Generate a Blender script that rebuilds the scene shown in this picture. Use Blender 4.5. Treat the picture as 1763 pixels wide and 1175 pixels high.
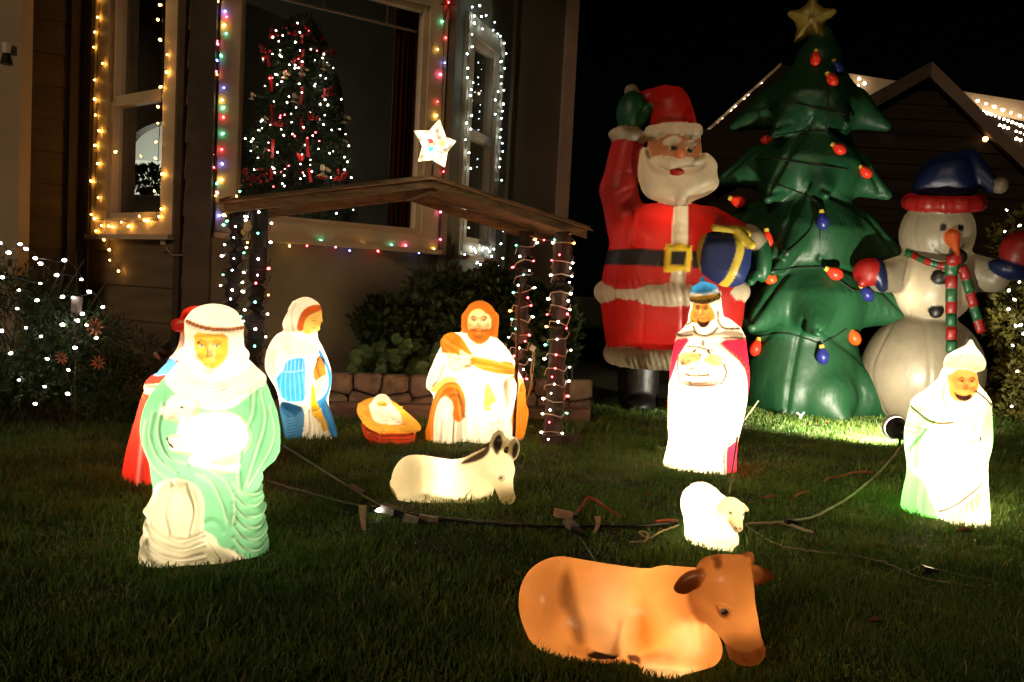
import bpy, math, random
import numpy as np
from mathutils import Vector, Matrix, Euler

for _o in list(bpy.data.objects):
    bpy.data.objects.remove(_o)
C = bpy.context.scene
COL = C.collection
RNG = random.Random(7)
NR = np.random.RandomState(5)

# ------------------------------------------------------------------ camera
CAM_H = 0.78
F_PX = 1500.0                      # focal length in pixels of a 1763 px wide frame
CX, CY = 881.5, 587.5
PITCH = math.atan(87.5 / F_PX)
ROLL = math.radians(2.9)
cam_d = bpy.data.cameras.new('camera')
cam = bpy.data.objects.new('camera', cam_d)
COL.objects.link(cam)
cam_d.sensor_width = 36.0
cam_d.lens = 36.0 * F_PX / 1763.0
cam_d.clip_start = 0.05
cam_d.clip_end = 500
CM = Matrix.Rotation(math.pi / 2 - PITCH, 3, 'X') @ Matrix.Rotation(ROLL, 3, 'Z')
cam.matrix_world = Matrix.Translation((0, 0, CAM_H)) @ CM.to_4x4()
C.camera = cam

# ------------------------------------------------------------------ night sky, street glow
W = bpy.data.worlds.new('World')
C.world = W
W.use_nodes = True
wn = W.node_tree
bg = wn.nodes['Background']
sky = wn.nodes.new('ShaderNodeTexSky')
sky.sky_type = 'NISHITA'
sky.sun_disc = False
SUN_EL, SUN_ROT = math.radians(32), math.radians(200)
sky.sun_elevation = SUN_EL
sky.sun_rotation = SUN_ROT
wn.links.new(sky.outputs[0], bg.inputs[0])
bg.inputs[1].default_value = 0.00006
sd = bpy.data.lights.new('street_glow', 'SUN')
sd.energy = 0.36
sd.angle = math.radians(12)
sd.color = (1.0, 0.72, 0.43)
so = bpy.data.objects.new('street_glow', sd)
COL.objects.link(so)
# comes from behind the camera, a little from the left
so.rotation_euler = Vector((0.42, 0.82, -0.42)).to_track_quat('-Z', 'Y').to_euler()

vs = C.view_settings
vs.view_transform = 'Standard'
vs.look = 'None'
vs.exposure = 0.75
vs.gamma = 1.0
vs.use_curve_mapping = False
C.cycles.use_denoising = True
C.cycles.max_bounces = 8
C.cycles.diffuse_bounces = 4
C.cycles.glossy_bounces = 3
C.cycles.transmission_bounces = 6
C.cycles.transparent_max_bounces = 8
C.cycles.sample_clamp_indirect = 4.0
C.cycles.use_light_tree = True
C.cycles.caustics_reflective = False
C.cycles.caustics_refractive = False


# ------------------------------------------------------------------ layout helpers
def ray(px, py):
    return CM @ Vector(((px - CX) / F_PX, -(py - CY) / F_PX, -1.0))


def P(px, py, Y):
    d = ray(px, py)
    return Vector((0, 0, CAM_H)) + d * (Y / d.y)


def G(px, py, z=0.0):
    d = ray(px, py)
    return Vector((0, 0, CAM_H)) + d * ((z - CAM_H) / d.z)


def XZ(px, Y, z):
    """the point at depth Y and height z that the column px (read at the horizon) shows"""
    a, b = P(px, 500, Y), P(px, 400, Y)
    t = (z - a.z) / (b.z - a.z)
    return a.lerp(b, t)


def hexc(h):
    h = h.lstrip('#')
    v = [int(h[i:i + 2], 16) / 255 for i in (0, 2, 4)]
    return tuple(x / 12.92 if x <= 0.04045 else ((x + 0.055) / 1.055) ** 2.4 for x in v)


# ------------------------------------------------------------------ object helpers
def tag(o, label=None, cat=None, group=None, kind=None):
    if label: o['label'] = label
    if cat: o['category'] = cat
    if group: o['group'] = group
    if kind: o['kind'] = kind
    return o


def empty(name, loc=(0, 0, 0), label=None, cat=None, group=None, rz=0.0):
    o = bpy.data.objects.new(name, None)
    o.empty_display_size = 0.05
    COL.objects.link(o)
    o.location = loc
    o.rotation_euler = (0, 0, rz)
    return tag(o, label, cat, group)


def mesh_obj(name, verts, faces, mat, parent=None, smooth=False, world=True):
    me = bpy.data.meshes.new(name)
    me.from_pydata([tuple(v) for v in verts], [], faces)
    if mat: me.materials.append(mat)
    if smooth:
        me.polygons.foreach_set('use_smooth', np.ones(len(me.polygons), bool))
    me.update()
    o = bpy.data.objects.new(name, me)
    COL.objects.link(o)
    if parent:
        o.parent = parent
        if world:
            o.matrix_parent_inverse = parent_matrix(parent).inverted()
    return o


def parent_matrix(p):
    m = Matrix.LocRotScale(p.location, p.rotation_euler, p.scale)
    if p.parent:
        return parent_matrix(p.parent) @ p.matrix_parent_inverse @ m
    return m


def share(name, me, loc, parent=None, rot=(0, 0, 0), scale=(1, 1, 1)):
    o = bpy.data.objects.new(name, me)
    COL.objects.link(o)
    o.location = loc
    o.rotation_euler = rot
    o.scale = scale if hasattr(scale, '__len__') else (scale,) * 3
    if parent:
        o.parent = parent
        o.matrix_parent_inverse = parent_matrix(parent).inverted()
    return o


class MB:
    """collects simple solids and builds them as one mesh"""
    def __init__(s):
        s.v, s.f = [], []

    def add(s, vs, fs):
        n = len(s.v)
        s.v += [Vector(v) for v in vs]
        s.f += [tuple(i + n for i in f) for f in fs]
        return s

    def box(s, c, size, R=None):
        c = Vector(c); x, y, z = [k / 2 for k in size]
        vs = [Vector((a * x, b * y, d * z)) for a in (-1, 1) for b in (-1, 1) for d in (-1, 1)]
        if R is not None: vs = [R @ v for v in vs]
        return s.add([c + v for v in vs], [(0, 1, 3, 2), (4, 6, 7, 5), (0, 4, 5, 1), (2, 3, 7, 6), (0, 2, 6, 4), (1, 5, 7, 3)])

    def hexa(s, p):
        """8 corners: bottom 4 round, then top 4 round"""
        return s.add(p, [(3, 2, 1, 0), (4, 5, 6, 7), (0, 1, 5, 4), (1, 2, 6, 5), (2, 3, 7, 6), (3, 0, 4, 7)])

    def tube(s, pts, r, n=6, cap=True):
        pts = [Vector(p) for p in pts]
        rs = r if hasattr(r, '__len__') else [r] * len(pts)
        base = len(s.v)
        up = Vector((0, 0, 1))
        for i, p in enumerate(pts):
            a = pts[max(i - 1, 0)]; b = pts[min(i + 1, len(pts) - 1)]
            t = (b - a).normalized() if (b - a).length > 1e-9 else Vector((0, 0, 1))
            u = t.cross(up)
            if u.length < 0.05: u = t.cross(Vector((1, 0, 0)))
            u.normalize(); w = t.cross(u)
            for k in range(n):
                q = 2 * math.pi * k / n
                s.v.append(p + (u * math.cos(q) + w * math.sin(q)) * rs[i])
        for i in range(len(pts) - 1):
            for k in range(n):
                a = base + i * n + k; b = base + i * n + (k + 1) % n
                s.f.append((a, b, b + n, a + n))
        if cap:
            s.f.append(tuple(base + k for k in range(n))[::-1])
            s.f.append(tuple(base + (len(pts) - 1) * n + k for k in range(n)))
        return s

    def build(s, name, mat, parent=None, smooth=False):
        return mesh_obj(name, s.v, s.f, mat, parent, smooth)


def slab(poly, thick, mat=None):
    """a polygon (world points) thickened along its normal"""
    n = (poly[1] - poly[0]).cross(poly[2] - poly[0]).normalized() * thick
    k = len(poly)
    vs = list(poly) + [p + n for p in poly]
    fs = [tuple(range(k))[::-1], tuple(range(k, 2 * k))] + [(i, (i + 1) % k, k + (i + 1) % k, k + i) for i in range(k)]
    return vs, fs


# ------------------------------------------------------------------ materials
def new_mat(name):
    m = bpy.data.materials.new(name)
    m.use_nodes = True
    nt = m.node_tree
    nt.nodes.clear()
    out = nt.nodes.new('ShaderNodeOutputMaterial')
    return m, nt, out


def nd(nt, t, **kw):
    n = nt.nodes.new(t)
    for k, v in kw.items():
        if k.startswith('i_'):
            n.inputs[k[2:].replace('_', ' ')].default_value = v
        else:
            setattr(n, k, v)
    return n


def surf(name, col, rough=0.7, var=0.35, scale=8.0, bump=0.3, bscale=60.0, stretch=(1, 1, 1), spec=0.3, col2=None, coord='Object', metal=0.0, bdist=0.004):
    """a Principled material with noise-mottled colour and fine relief"""
    m, nt, out = new_mat(name)
    b = nd(nt, 'ShaderNodeBsdfPrincipled')
    tc = nd(nt, 'ShaderNodeTexCoord')
    mp = nd(nt, 'ShaderNodeMapping')
    mp.inputs['Scale'].default_value = stretch
    nt.links.new(tc.outputs[coord], mp.inputs[0])
    n1 = nd(nt, 'ShaderNodeTexNoise'); n1.inputs['Scale'].default_value = scale; n1.inputs['Detail'].default_value = 5
    nt.links.new(mp.outputs[0], n1.inputs['Vector'])
    mx = nd(nt, 'ShaderNodeMix', data_type='RGBA')
    c2 = col2 or tuple(x * (1 - var) for x in col)
    mx.inputs[6].default_value = (*c2, 1); mx.inputs[7].default_value = (*[min(1, x * (1 + var * 0.4)) for x in col], 1)
    cr = nd(nt, 'ShaderNodeMapRange'); cr.inputs[1].default_value = 0.32; cr.inputs[2].default_value = 0.68
    nt.links.new(n1.outputs[0], cr.inputs[0])
    nt.links.new(cr.outputs[0], mx.inputs[0])
    nt.links.new(mx.outputs[2], b.inputs['Base Color'])
    b.inputs['Roughness'].default_value = rough
    b.inputs['Specular IOR Level'].default_value = spec
    b.inputs['Metallic'].default_value = metal
    if bump:
        n2 = nd(nt, 'ShaderNodeTexNoise'); n2.inputs['Scale'].default_value = bscale; n2.inputs['Detail'].default_value = 4
        nt.links.new(mp.outputs[0], n2.inputs['Vector'])
        bp = nd(nt, 'ShaderNodeBump'); bp.inputs['Strength'].default_value = bump; bp.inputs['Distance'].default_value = bdist
        nt.links.new(n2.outputs[0], bp.inputs['Height'])
        nt.links.new(bp.outputs[0], b.inputs['Normal'])
    nt.links.new(b.outputs[0], out.inputs[0])
    return m


def emit(name, col, strength):
    m, nt, out = new_mat(name)
    e = nd(nt, 'ShaderNodeEmission')
    e.inputs[0].default_value = (*col, 1); e.inputs[1].default_value = strength
    nt.links.new(e.outputs[0], out.inputs[0])
    return m


def shell_mat(name, trans=0.55, gloss=0.05, rough=0.3, bump=0.15, bscale=90.0, bdist=0.002, stretch=(1, 1, 1)):
    """thin painted plastic or nylon that lets the bulb inside shine through; paint from the colour attribute"""
    m, nt, out = new_mat(name)
    at = nd(nt, 'ShaderNodeAttribute', attribute_name='paint')
    tc = nd(nt, 'ShaderNodeTexCoord')
    mp = nd(nt, 'ShaderNodeMapping'); mp.inputs['Scale'].default_value = stretch
    nt.links.new(tc.outputs['Object'], mp.inputs[0])
    nz = nd(nt, 'ShaderNodeTexNoise'); nz.inputs['Scale'].default_value = 14; nz.inputs['Detail'].default_value = 5
    nt.links.new(mp.outputs[0], nz.inputs['Vector'])
    mr = nd(nt, 'ShaderNodeMapRange'); mr.inputs[1].default_value = 0.3; mr.inputs[2].default_value = 0.7
    mr.inputs[3].default_value = 0.86; mr.inputs[4].default_value = 1.04
    nt.links.new(nz.outputs[0], mr.inputs[0])
    mul = nd(nt, 'ShaderNodeVectorMath', operation='SCALE')
    nt.links.new(at.outputs['Color'], mul.inputs[0]); nt.links.new(mr.outputs[0], mul.inputs['Scale'])
    n2 = nd(nt, 'ShaderNodeTexNoise'); n2.inputs['Scale'].default_value = bscale; n2.inputs['Detail'].default_value = 3
    nt.links.new(mp.outputs[0], n2.inputs['Vector'])
    bp = nd(nt, 'ShaderNodeBump'); bp.inputs['Strength'].default_value = bump; bp.inputs['Distance'].default_value = bdist
    nt.links.new(n2.outputs[0], bp.inputs['Height'])
    tr = nd(nt, 'ShaderNodeBsdfTranslucent'); df = nd(nt, 'ShaderNodeBsdfDiffuse')
    gl = nd(nt, 'ShaderNodeBsdfGlossy'); gl.inputs['Roughness'].default_value = rough
    for s_ in (tr, df):
        nt.links.new(mul.outputs[0], s_.inputs['Color']); nt.links.new(bp.outputs[0], s_.inputs['Normal'])
    nt.links.new(bp.outputs[0], gl.inputs['Normal'])
    a = nd(nt, 'ShaderNodeMixShader'); a.inputs[0].default_value = trans
    nt.links.new(df.outputs[0], a.inputs[1]); nt.links.new(tr.outputs[0], a.inputs[2])
    b = nd(nt, 'ShaderNodeMixShader'); b.inputs[0].default_value = gloss
    nt.links.new(a.outputs[0], b.inputs[1]); nt.links.new(gl.outputs[0], b.inputs[2])
    nt.links.new(b.outputs[0], out.inputs[0])
    return m


PLASTIC = shell_mat('moulded_plastic', 0.55, 0.05, 0.3, 0.25, 70, 0.002)
NYLON = shell_mat('inflated_nylon', 0.50, 0.035, 0.45, 0.5, 10, 0.018, (1, 1, 0.6))
NYLON_DARK = shell_mat('inflated_nylon_opaque', 0.12, 0.035, 0.5, 0.5, 9, 0.022, (1, 1, 0.6))


# ------------------------------------------------------------------ sculpting: soft solids -> one continuous skin
# Solids are given in measured units (u right, v down, w towards the viewer), then set in the world at real size.
def seg_poly(poly, u, v):
    """signed distance to a closed polygon, negative inside"""
    shp = np.broadcast(u, v).shape
    d = np.full(shp, 1e12, np.float32)
    inside = np.zeros(shp, bool)
    n = len(poly)
    for i in range(n):
        ax, ay = poly[i]; bx, by = poly[(i + 1) % n]
        ex, ey = bx - ax, by - ay
        L = ex * ex + ey * ey + 1e-9
        t = np.clip(((u - ax) * ex + (v - ay) * ey) / L, 0, 1)
        q = (u - ax - t * ex) ** 2 + (v - ay - t * ey) ** 2
        np.minimum(d, q, out=d)
        if abs(ey) > 1e-9:
            c = ((v >= min(ay, by)) & (v < max(ay, by))) & (u < ax + (v - ay) / ey * ex)
            inside ^= np.broadcast_to(c, shp)
    d = np.sqrt(d)
    return np.where(inside, -d, d)


def smooth_poly(poly, n=1):
    for _ in range(n):
        q = []
        for i in range(len(poly)):
            a, b = poly[i], poly[(i + 1) % len(poly)]
            q.append((a[0] * .75 + b[0] * .25, a[1] * .75 + b[1] * .25))
            q.append((a[0] * .25 + b[0] * .75, a[1] * .25 + b[1] * .75))
        poly = q
    return poly


class Ell:
    def __init__(s, c, r, col=None, part=None, k=6, rot=0, tilt=0, sub=False):
        s.c, s.r, s.col, s.part, s.k, s.sub = c, r, col, part, k, sub
        s.ca, s.sa = math.cos(math.radians(rot)), math.sin(math.radians(rot))
        s.ct, s.st = math.cos(math.radians(tilt)), math.sin(math.radians(tilt))
        m = max(r)
        s.bb = [(x - m, x + m) for x in c]

    def f(s, u, v, w):
        x, y, z = u - s.c[0], v - s.c[1], w - s.c[2]
        x, y = x * s.ca + y * s.sa, -x * s.sa + y * s.ca
        y, z = y * s.ct + z * s.st, -y * s.st + z * s.ct
        a, b, c = s.r
        k0 = np.sqrt((x / a) ** 2 + (y / b) ** 2 + (z / c) ** 2) + 1e-6
        k1 = np.sqrt((x / a / a) ** 2 + (y / b / b) ** 2 + (z / c / c) ** 2) + 1e-6
        return k0 * (k0 - 1) / k1


class Cap:
    def __init__(s, a, b, ra, rb, col=None, part=None, k=5, sub=False):
        s.a, s.b, s.ra, s.rb, s.col, s.part, s.k, s.sub = a, b, ra, rb, col, part, k, sub
        m = max(ra, rb)
        s.bb = [(min(p, q) - m, max(p, q) + m) for p, q in zip(a, b)]

    def f(s, u, v, w):
        e = [q - p for p, q in zip(s.a, s.b)]
        L = sum(x * x for x in e) + 1e-9
        x, y, z = u - s.a[0], v - s.a[1], w - s.a[2]
        t = np.clip((x * e[0] + y * e[1] + z * e[2]) / L, 0, 1)
        d = np.sqrt((x - t * e[0]) ** 2 + (y - t * e[1]) ** 2 + (z - t * e[2]) ** 2)
        return d - (s.ra + (s.rb - s.ra) * t)


class Pil:
    """a traced outline with real, rounded thickness: w0 middle depth, T half thickness, R rim width"""
    def __init__(s, poly, w0, T, R, col=None, part=None, k=6, sm=1, lean=(0, 0), sub=False):
        s.poly = smooth_poly(poly, sm); s.w0, s.T, s.R, s.col, s.part, s.k, s.sub = w0, T, R, col, part, k, sub
        us = [p[0] for p in poly]; v_ = [p[1] for p in poly]
        s.cv = sum(v_) / len(v_); s.cu = sum(us) / len(us); s.lean = lean
        ex = abs(lean[0]) * (max(us) - min(us)) + abs(lean[1]) * (max(v_) - min(v_))
        s.bb = [(min(us), max(us)), (min(v_), max(v_)), (w0 - T - ex, w0 + T + ex)]

    def f(s, u, v, w):
        d = seg_poly(s.poly, u, v)
        q = np.maximum(1 + d / s.R, 0)
        wz = (w - s.w0 - s.lean[0] * (u - s.cu) - s.lean[1] * (v - s.cv)) / s.T
        return (np.sqrt(q * q + wz * wz) - 1) * min(s.R, s.T)


def surface_nets(F):
    s = F < 0
    n = sum(s[i:s.shape[0] - 1 + i, j:s.shape[1] - 1 + j, k:s.shape[2] - 1 + k].astype(np.uint8)
            for i in (0, 1) for j in (0, 1) for k in (0, 1))
    act = (n > 0) & (n < 8)
    I = np.argwhere(act)
    idx = np.full(act.shape, -1, np.int32)
    idx[act] = np.arange(len(I))
    off = [(i, j, k) for i in (0, 1) for j in (0, 1) for k in (0, 1)]
    V = np.stack([F[I[:, 0] + a, I[:, 1] + b, I[:, 2] + c] for a, b, c in off], 1)
    pos = np.zeros((len(I), 3)); cnt = np.zeros(len(I))
    for a in range(8):
        for b in range(a + 1, 8):
            if sum(abs(off[a][q] - off[b][q]) for q in range(3)) != 1: continue
            m = (V[:, a] < 0) != (V[:, b] < 0)
            t = np.where(m, V[:, a] / (V[:, a] - V[:, b] + 1e-12), 0)
            oa, ob = np.array(off[a]), np.array(off[b])
            pos += (oa + (ob - oa) * t[:, None]) * m[:, None]
            cnt += m
    pos = I + pos / cnt[:, None]
    quads = []
    for ax in range(3):
        o1, o2 = [(1, 2), (2, 0), (0, 1)][ax]
        sl0 = [slice(None)] * 3; sl1 = [slice(None)] * 3
        sl0[ax] = slice(None, -1); sl1[ax] = slice(1, None)
        for o in (o1, o2):
            sl0[o] = slice(1, -1); sl1[o] = slice(1, -1)
        A, B = s[tuple(sl0)], s[tuple(sl1)]
        E = np.argwhere(A != B)
        if not len(E): continue
        flip = A[E[:, 0], E[:, 1], E[:, 2]]
        e1 = np.zeros(3, int); e1[o1] = 1
        e2 = np.zeros(3, int); e2[o2] = 1
        g = lambda q: idx[q[:, 0], q[:, 1], q[:, 2]]
        c = np.stack([g(E), g(E + e1), g(E + e1 + e2), g(E + e2)], 1)
        c = np.where(flip[:, None], c, c[:, ::-1])
        quads.append(c)
    Q = np.concatenate(quads)
    return pos, Q[(Q >= 0).all(1)]


def vnormals(p, Q):
    n = np.cross(p[Q[:, 2]] - p[Q[:, 0]], p[Q[:, 3]] - p[Q[:, 1]])
    N = np.zeros_like(p)
    for c in range(3):
        for a in range(3):
            N[:, a] += np.bincount(Q[:, c], n[:, a], len(p))
    for a in range(3):
        N[:, a] += np.bincount(Q[:, 3], n[:, a], len(p))
    return N / (np.linalg.norm(N, axis=1)[:, None] + 1e-9)


def poly_dist(pts, u, v):
    d = np.full(u.shape, 1e9)
    for (ax, ay), (bx, by) in zip(pts[:-1], pts[1:]):
        ex, ey = bx - ax, by - ay
        t = np.clip(((u - ax) * ex + (v - ay) * ey) / (ex * ex + ey * ey + 1e-9), 0, 1)
        d = np.minimum(d, np.hypot(u - ax - t * ex, v - ay - t * ey))
    return d


def curve2(pts, n=6):
    """Catmull-Rom through points of any dimension"""
    if len(pts) < 3: return list(pts)
    P_ = [np.array(p, float) for p in pts]
    P_ = [2 * P_[0] - P_[1]] + P_ + [2 * P_[-1] - P_[-2]]
    out = []
    for i in range(1, len(P_) - 2):
        for k in range(n):
            t = k / n
            a, b, c, d = P_[i - 1:i + 3]
            out.append(tuple(.5 * ((2 * b) + (-a + c) * t + (2 * a - 5 * b + 4 * c - d) * t * t + (-a + 3 * b - 3 * c + d) * t ** 3)))
    out.append(tuple(P_[-2]))
    return out


class Paint:
    def __init__(s, poly, col, part=None, fe=2.0, front=False, a=1.0, sm=1):
        s.poly = smooth_poly(poly, sm); s.col, s.part, s.fe, s.front, s.a = col, part, fe, front, a


class Line:
    """a stroke along the surface: raised (h>0) or pressed in (h<0), optionally painted"""
    def __init__(s, pts, wd, h=0.0, col=None, a=1.0, front=True, part=None, fe=1.0, mul=None):
        s.mul = mul
        s.pts = curve2(pts, 5); s.wd, s.h, s.col, s.a, s.front, s.part, s.fe = wd, h, col, a, front, part, fe


def sculpt(name, cx, by, solids, ops, base_col, base_part, vox=2.0, label='', cat='', mat=None, lamps=(), D=None, group=None, smooth=1, noise=0.0, root_kind='empty'):
    org = G(cx, by) if D is None else Vector((P(cx, by, D).x, D, 0))
    Y = org.y
    zoff = 0.0 if D is None else P(cx, by, D).z
    th = math.atan2(org.x, org.y)
    lo = [min(s.bb[a][0] for s in solids if not s.sub) - 3 * vox for a in range(3)]
    hi = [max(s.bb[a][1] for s in solids if not s.sub) + 3 * vox for a in range(3)]
    N = [int((h - l) / vox) + 1 for l, h in zip(lo, hi)]
    ax = [np.float32(l) + np.arange(n, dtype=np.float32) * np.float32(vox) for l, n in zip(lo, N)]
    F = np.full(N, 40.0, np.float32)
    for s in solids:
        m = s.k + 2 * vox
        sl = []
        for a in range(3):
            i0 = max(0, int((s.bb[a][0] - m - lo[a]) / vox)); i1 = min(N[a], int((s.bb[a][1] + m - lo[a]) / vox) + 2)
            sl.append(slice(i0, max(i1, i0)))
        if any(q.stop <= q.start for q in sl): continue
        f = s.f(ax[0][sl[0]][:, None, None], ax[1][sl[1]][None, :, None], ax[2][sl[2]][None, None, :]).astype(np.float32)
        A = F[tuple(sl)]
        k = max(s.k, 0.01)
        if s.sub:
            h = np.clip(.5 - .5 * (A + f) / k, 0, 1)
            F[tuple(sl)] = A + (-f - A) * h + k * h * (1 - h)
        else:
            h = np.clip(.5 + .5 * (f - A) / k, 0, 1)
            F[tuple(sl)] = f + (A - f) * h - k * h * (1 - h)
    p, Q = surface_nets(F)
    p = p * vox + np.array(lo)
    for _ in range(smooth):
        acc = np.zeros_like(p); cnt = np.zeros(len(p))
        for c in range(4):
            for o in (1, 3):
                for a in range(3):
                    acc[:, a] += np.bincount(Q[:, c], p[Q[:, (c + o) % 4], a], len(p))
                cnt += np.bincount(Q[:, c], None, len(p))
        p = p * .5 + .5 * acc / np.maximum(cnt, 1)[:, None]
    nrm = vnormals(p, Q)
    if nrm[np.argmax(p[:, 2]), 2] < 0:
        Q = Q[:, ::-1]; nrm = -nrm
    # colours and part of the nearest solid
    parts = [base_part]
    col = np.tile(np.array(base_col, float), (len(p), 1))
    pid = np.zeros(len(p), int)
    best = np.full(len(p), 1e9)
    u, v, w = p[:, 0], p[:, 1], p[:, 2]
    for s in solids:
        if s.sub: continue
        m = vox * 4
        near = np.ones(len(p), bool)
        for a in range(3):
            near &= (p[:, a] > s.bb[a][0] - m) & (p[:, a] < s.bb[a][1] + m)
        ii = np.nonzero(near)[0]
        if not len(ii): continue
        f = s.f(u[ii], v[ii], w[ii])
        win = f < best[ii]
        jj = ii[win]
        best[jj] = f[win]
        col[jj] = s.col if s.col is not None else base_col
        pt = s.part or base_part
        if pt not in parts: parts.append(pt)
        pid[jj] = parts.index(pt)
    u0, v0 = u.copy(), v.copy()
    disp = np.zeros(len(p))
    for o in ops:
        if isinstance(o, Paint):
            us = [q[0] for q in o.poly]; vs_ = [q[1] for q in o.poly]
            ii = np.nonzero((u0 > min(us) - o.fe) & (u0 < max(us) + o.fe) & (v0 > min(vs_) - o.fe) & (v0 < max(vs_) + o.fe))[0]
            if o.front: ii = ii[nrm[ii, 2] > -0.1]
            if not len(ii): continue
            sdv = seg_poly(o.poly, u0[ii], v0[ii])
            al = np.clip(.5 - sdv / max(o.fe, .01), 0, 1) * o.a
            if o.col is not None:
                col[ii] = col[ii] * (1 - al[:, None]) + np.array(o.col) * al[:, None]
            if o.part:
                if o.part not in parts: parts.append(o.part)
                pid[ii[al > .5 * o.a]] = parts.index(o.part)
        else:
            us = [q[0] for q in o.pts]; vs_ = [q[1] for q in o.pts]; m = o.wd * 2.5 + 1
            ii = np.nonzero((u0 > min(us) - m) & (u0 < max(us) + m) & (v0 > min(vs_) - m) & (v0 < max(vs_) + m))[0]
            if o.front: ii = ii[nrm[ii, 2] > 0.0]
            if not len(ii): continue
            d = poly_dist(o.pts, u0[ii], v0[ii])
            if o.h: disp[ii] += o.h * np.exp(-(d / o.wd) ** 2)
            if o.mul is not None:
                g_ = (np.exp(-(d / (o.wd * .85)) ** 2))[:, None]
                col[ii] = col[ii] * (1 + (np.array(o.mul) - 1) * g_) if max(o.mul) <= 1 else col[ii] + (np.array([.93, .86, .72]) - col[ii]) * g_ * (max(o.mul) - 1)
            if o.col is not None:
                al = np.clip(.5 - (d - o.wd * .5) / max(o.fe, .5), 0, 1) * o.a
                col[ii] = col[ii] * (1 - al[:, None]) + np.array(o.col) * al[:, None]
            if o.part:
                if o.part not in parts: parts.append(o.part)
                pid[ii[d < o.wd * .7]] = parts.index(o.part)
    p = p + nrm * disp[:, None]
    # to the world: undo the camera roll, real size, face along the line of sight
    ca, sa = math.cos(ROLL), math.sin(ROLL)
    du, up = p[:, 0] - cx, by - p[:, 1]
    sx = Y * math.cos(th) / F_PX; sz = Y / F_PX
    lx = (du * ca - up * sa) * sx
    lz = (du * sa + up * ca) * sz + zoff
    ly = -p[:, 2] * sz
    L = np.stack([lx, ly, lz], 1)
    root = empty(name, org, label, cat, group, rz=-th)
    fp = pid[Q]
    fpid = np.sort(fp, 1)[:, 1]
    mm = mat or PLASTIC
    # pieces of a part that do not touch become objects of their own; specks join the main skin
    jobs = []
    base_q = [Q[fpid == 0]]
    for k, pt in enumerate(parts):
        if k == 0: continue
        q = Q[fpid == k]
        if not len(q): continue
        lab = np.arange(len(p))
        while True:
            mn = lab[q].min(1)
            new = lab.copy()
            for c in range(4): np.minimum.at(new, q[:, c], mn)
            new = new[new]
            if (new == lab).all(): break
            lab = new
        fl_ = lab[q[:, 0]]
        ids, cnt_ = np.unique(fl_, return_counts=True)
        big = max(24, cnt_.max() * .04)
        for i_, c_ in zip(ids, cnt_):
            if c_ >= big: jobs.append((pt, q[fl_ == i_]))
            else: base_q.append(q[fl_ == i_])
    bq = np.concatenate(base_q)
    if len(bq): jobs.insert(0, (parts[0], bq))
    for pt, q in jobs:
        q = q[:, ::-1]
        used, inv = np.unique(q, return_inverse=True)
        me = bpy.data.meshes.new(pt)
        q2 = inv.reshape(q.shape)
        me.vertices.add(len(used)); me.vertices.foreach_set('co', L[used].astype(np.float32).ravel())
        me.loops.add(q2.size); me.loops.foreach_set('vertex_index', q2.astype(np.int32).ravel())
        me.polygons.add(len(q2)); me.polygons.foreach_set('loop_start', np.arange(0, q2.size, 4, dtype=np.int32))
        me.polygons.foreach_set('loop_total', np.full(len(q2), 4, np.int32))
        me.polygons.foreach_set('use_smooth', np.ones(len(q2), bool))
        me.update(calc_edges=True)
        at = me.color_attributes.new('paint', 'FLOAT_COLOR', 'POINT')
        cc = np.concatenate([np.clip(col[used], 0, 1), np.ones((len(used), 1))], 1).astype(np.float32)
        at.data.foreach_set('color', cc.ravel())
        me.materials.append(mm)
        # keep the shading continuous across part borders
        wn_ = np.stack([nrm[used][:, 0], -nrm[used][:, 2], -nrm[used][:, 1]], 1)
        o = bpy.data.objects.new(pt, me)
        COL.objects.link(o); o.parent = root
    for (lu, lv, lw, pw, lc) in lamps:  # the figure's bulbs, plus added fill lamps that even out heads and limbs
        ld = bpy.data.lights.new('bulb', 'POINT')
        ld.energy = pw * 0.60; ld.color = lc; ld.shadow_soft_size = 0.02
        lo_ = bpy.data.objects.new('inner_bulb_and_fill', ld)
        COL.objects.link(lo_); lo_.parent = root
        a, b = lu - cx, by - lv
        lo_.location = ((a * ca - b * sa) * sx, -lw * sz, (a * sa + b * ca) * sz + zoff)
    return root
# ================================================================== materials of the place
M_SOIL = surf('soil', (0.035, 0.026, 0.018), 0.95, bump=0.8, bscale=30, bdist=.02)
M_TURF = surf('turf_floor', (0.04, 0.045, 0.016), 0.95, 0.5, 5, bump=0.9, bscale=45, bdist=.01)
M_SIDE = surf('taupe_wall_paint', (0.19, 0.165, 0.105), 0.75, 0.18, 3, bump=0.25, bscale=120, bdist=.002)
M_SIDE_D = surf('brown_siding_paint', (0.15, 0.11, 0.065), 0.75, 0.25, 3, bump=0.4, bscale=70, stretch=(1, 1, 6), bdist=.002)
M_BOARD = surf('dark_corner_board', (0.075, 0.055, 0.035), 0.7, 0.3, 6, bump=0.4, bscale=50, bdist=.002)
M_TRIM = surf('cream_window_trim', (0.56, 0.44, 0.29), 0.55, 0.12, 7, bump=0.2, bscale=80, bdist=.001)
M_TRIM_P = surf('pinkish_corner_trim', (0.44, 0.31, 0.22), 0.6, 0.15, 5, bump=0.2, bdist=.002)
M_WHITEW = surf('pale_stucco', (0.42, 0.33, 0.22), 0.85, 0.12, 2.5, bump=0.5, bscale=90, bdist=.003)
M_INT = surf('dim_room_wall', (0.10, 0.075, 0.05), 0.9, 0.2, 2, bump=0)
M_INTW = surf('white_room_wall', (0.62, 0.62, 0.54), 0.9, 0.05, 2, bump=0)
M_CURT = surf('dark_red_curtain', (0.06, 0.008, 0.006), 0.9, 0.4, 8, stretch=(1, 1, .05), bump=0.8, bscale=20, bdist=.02)
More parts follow.
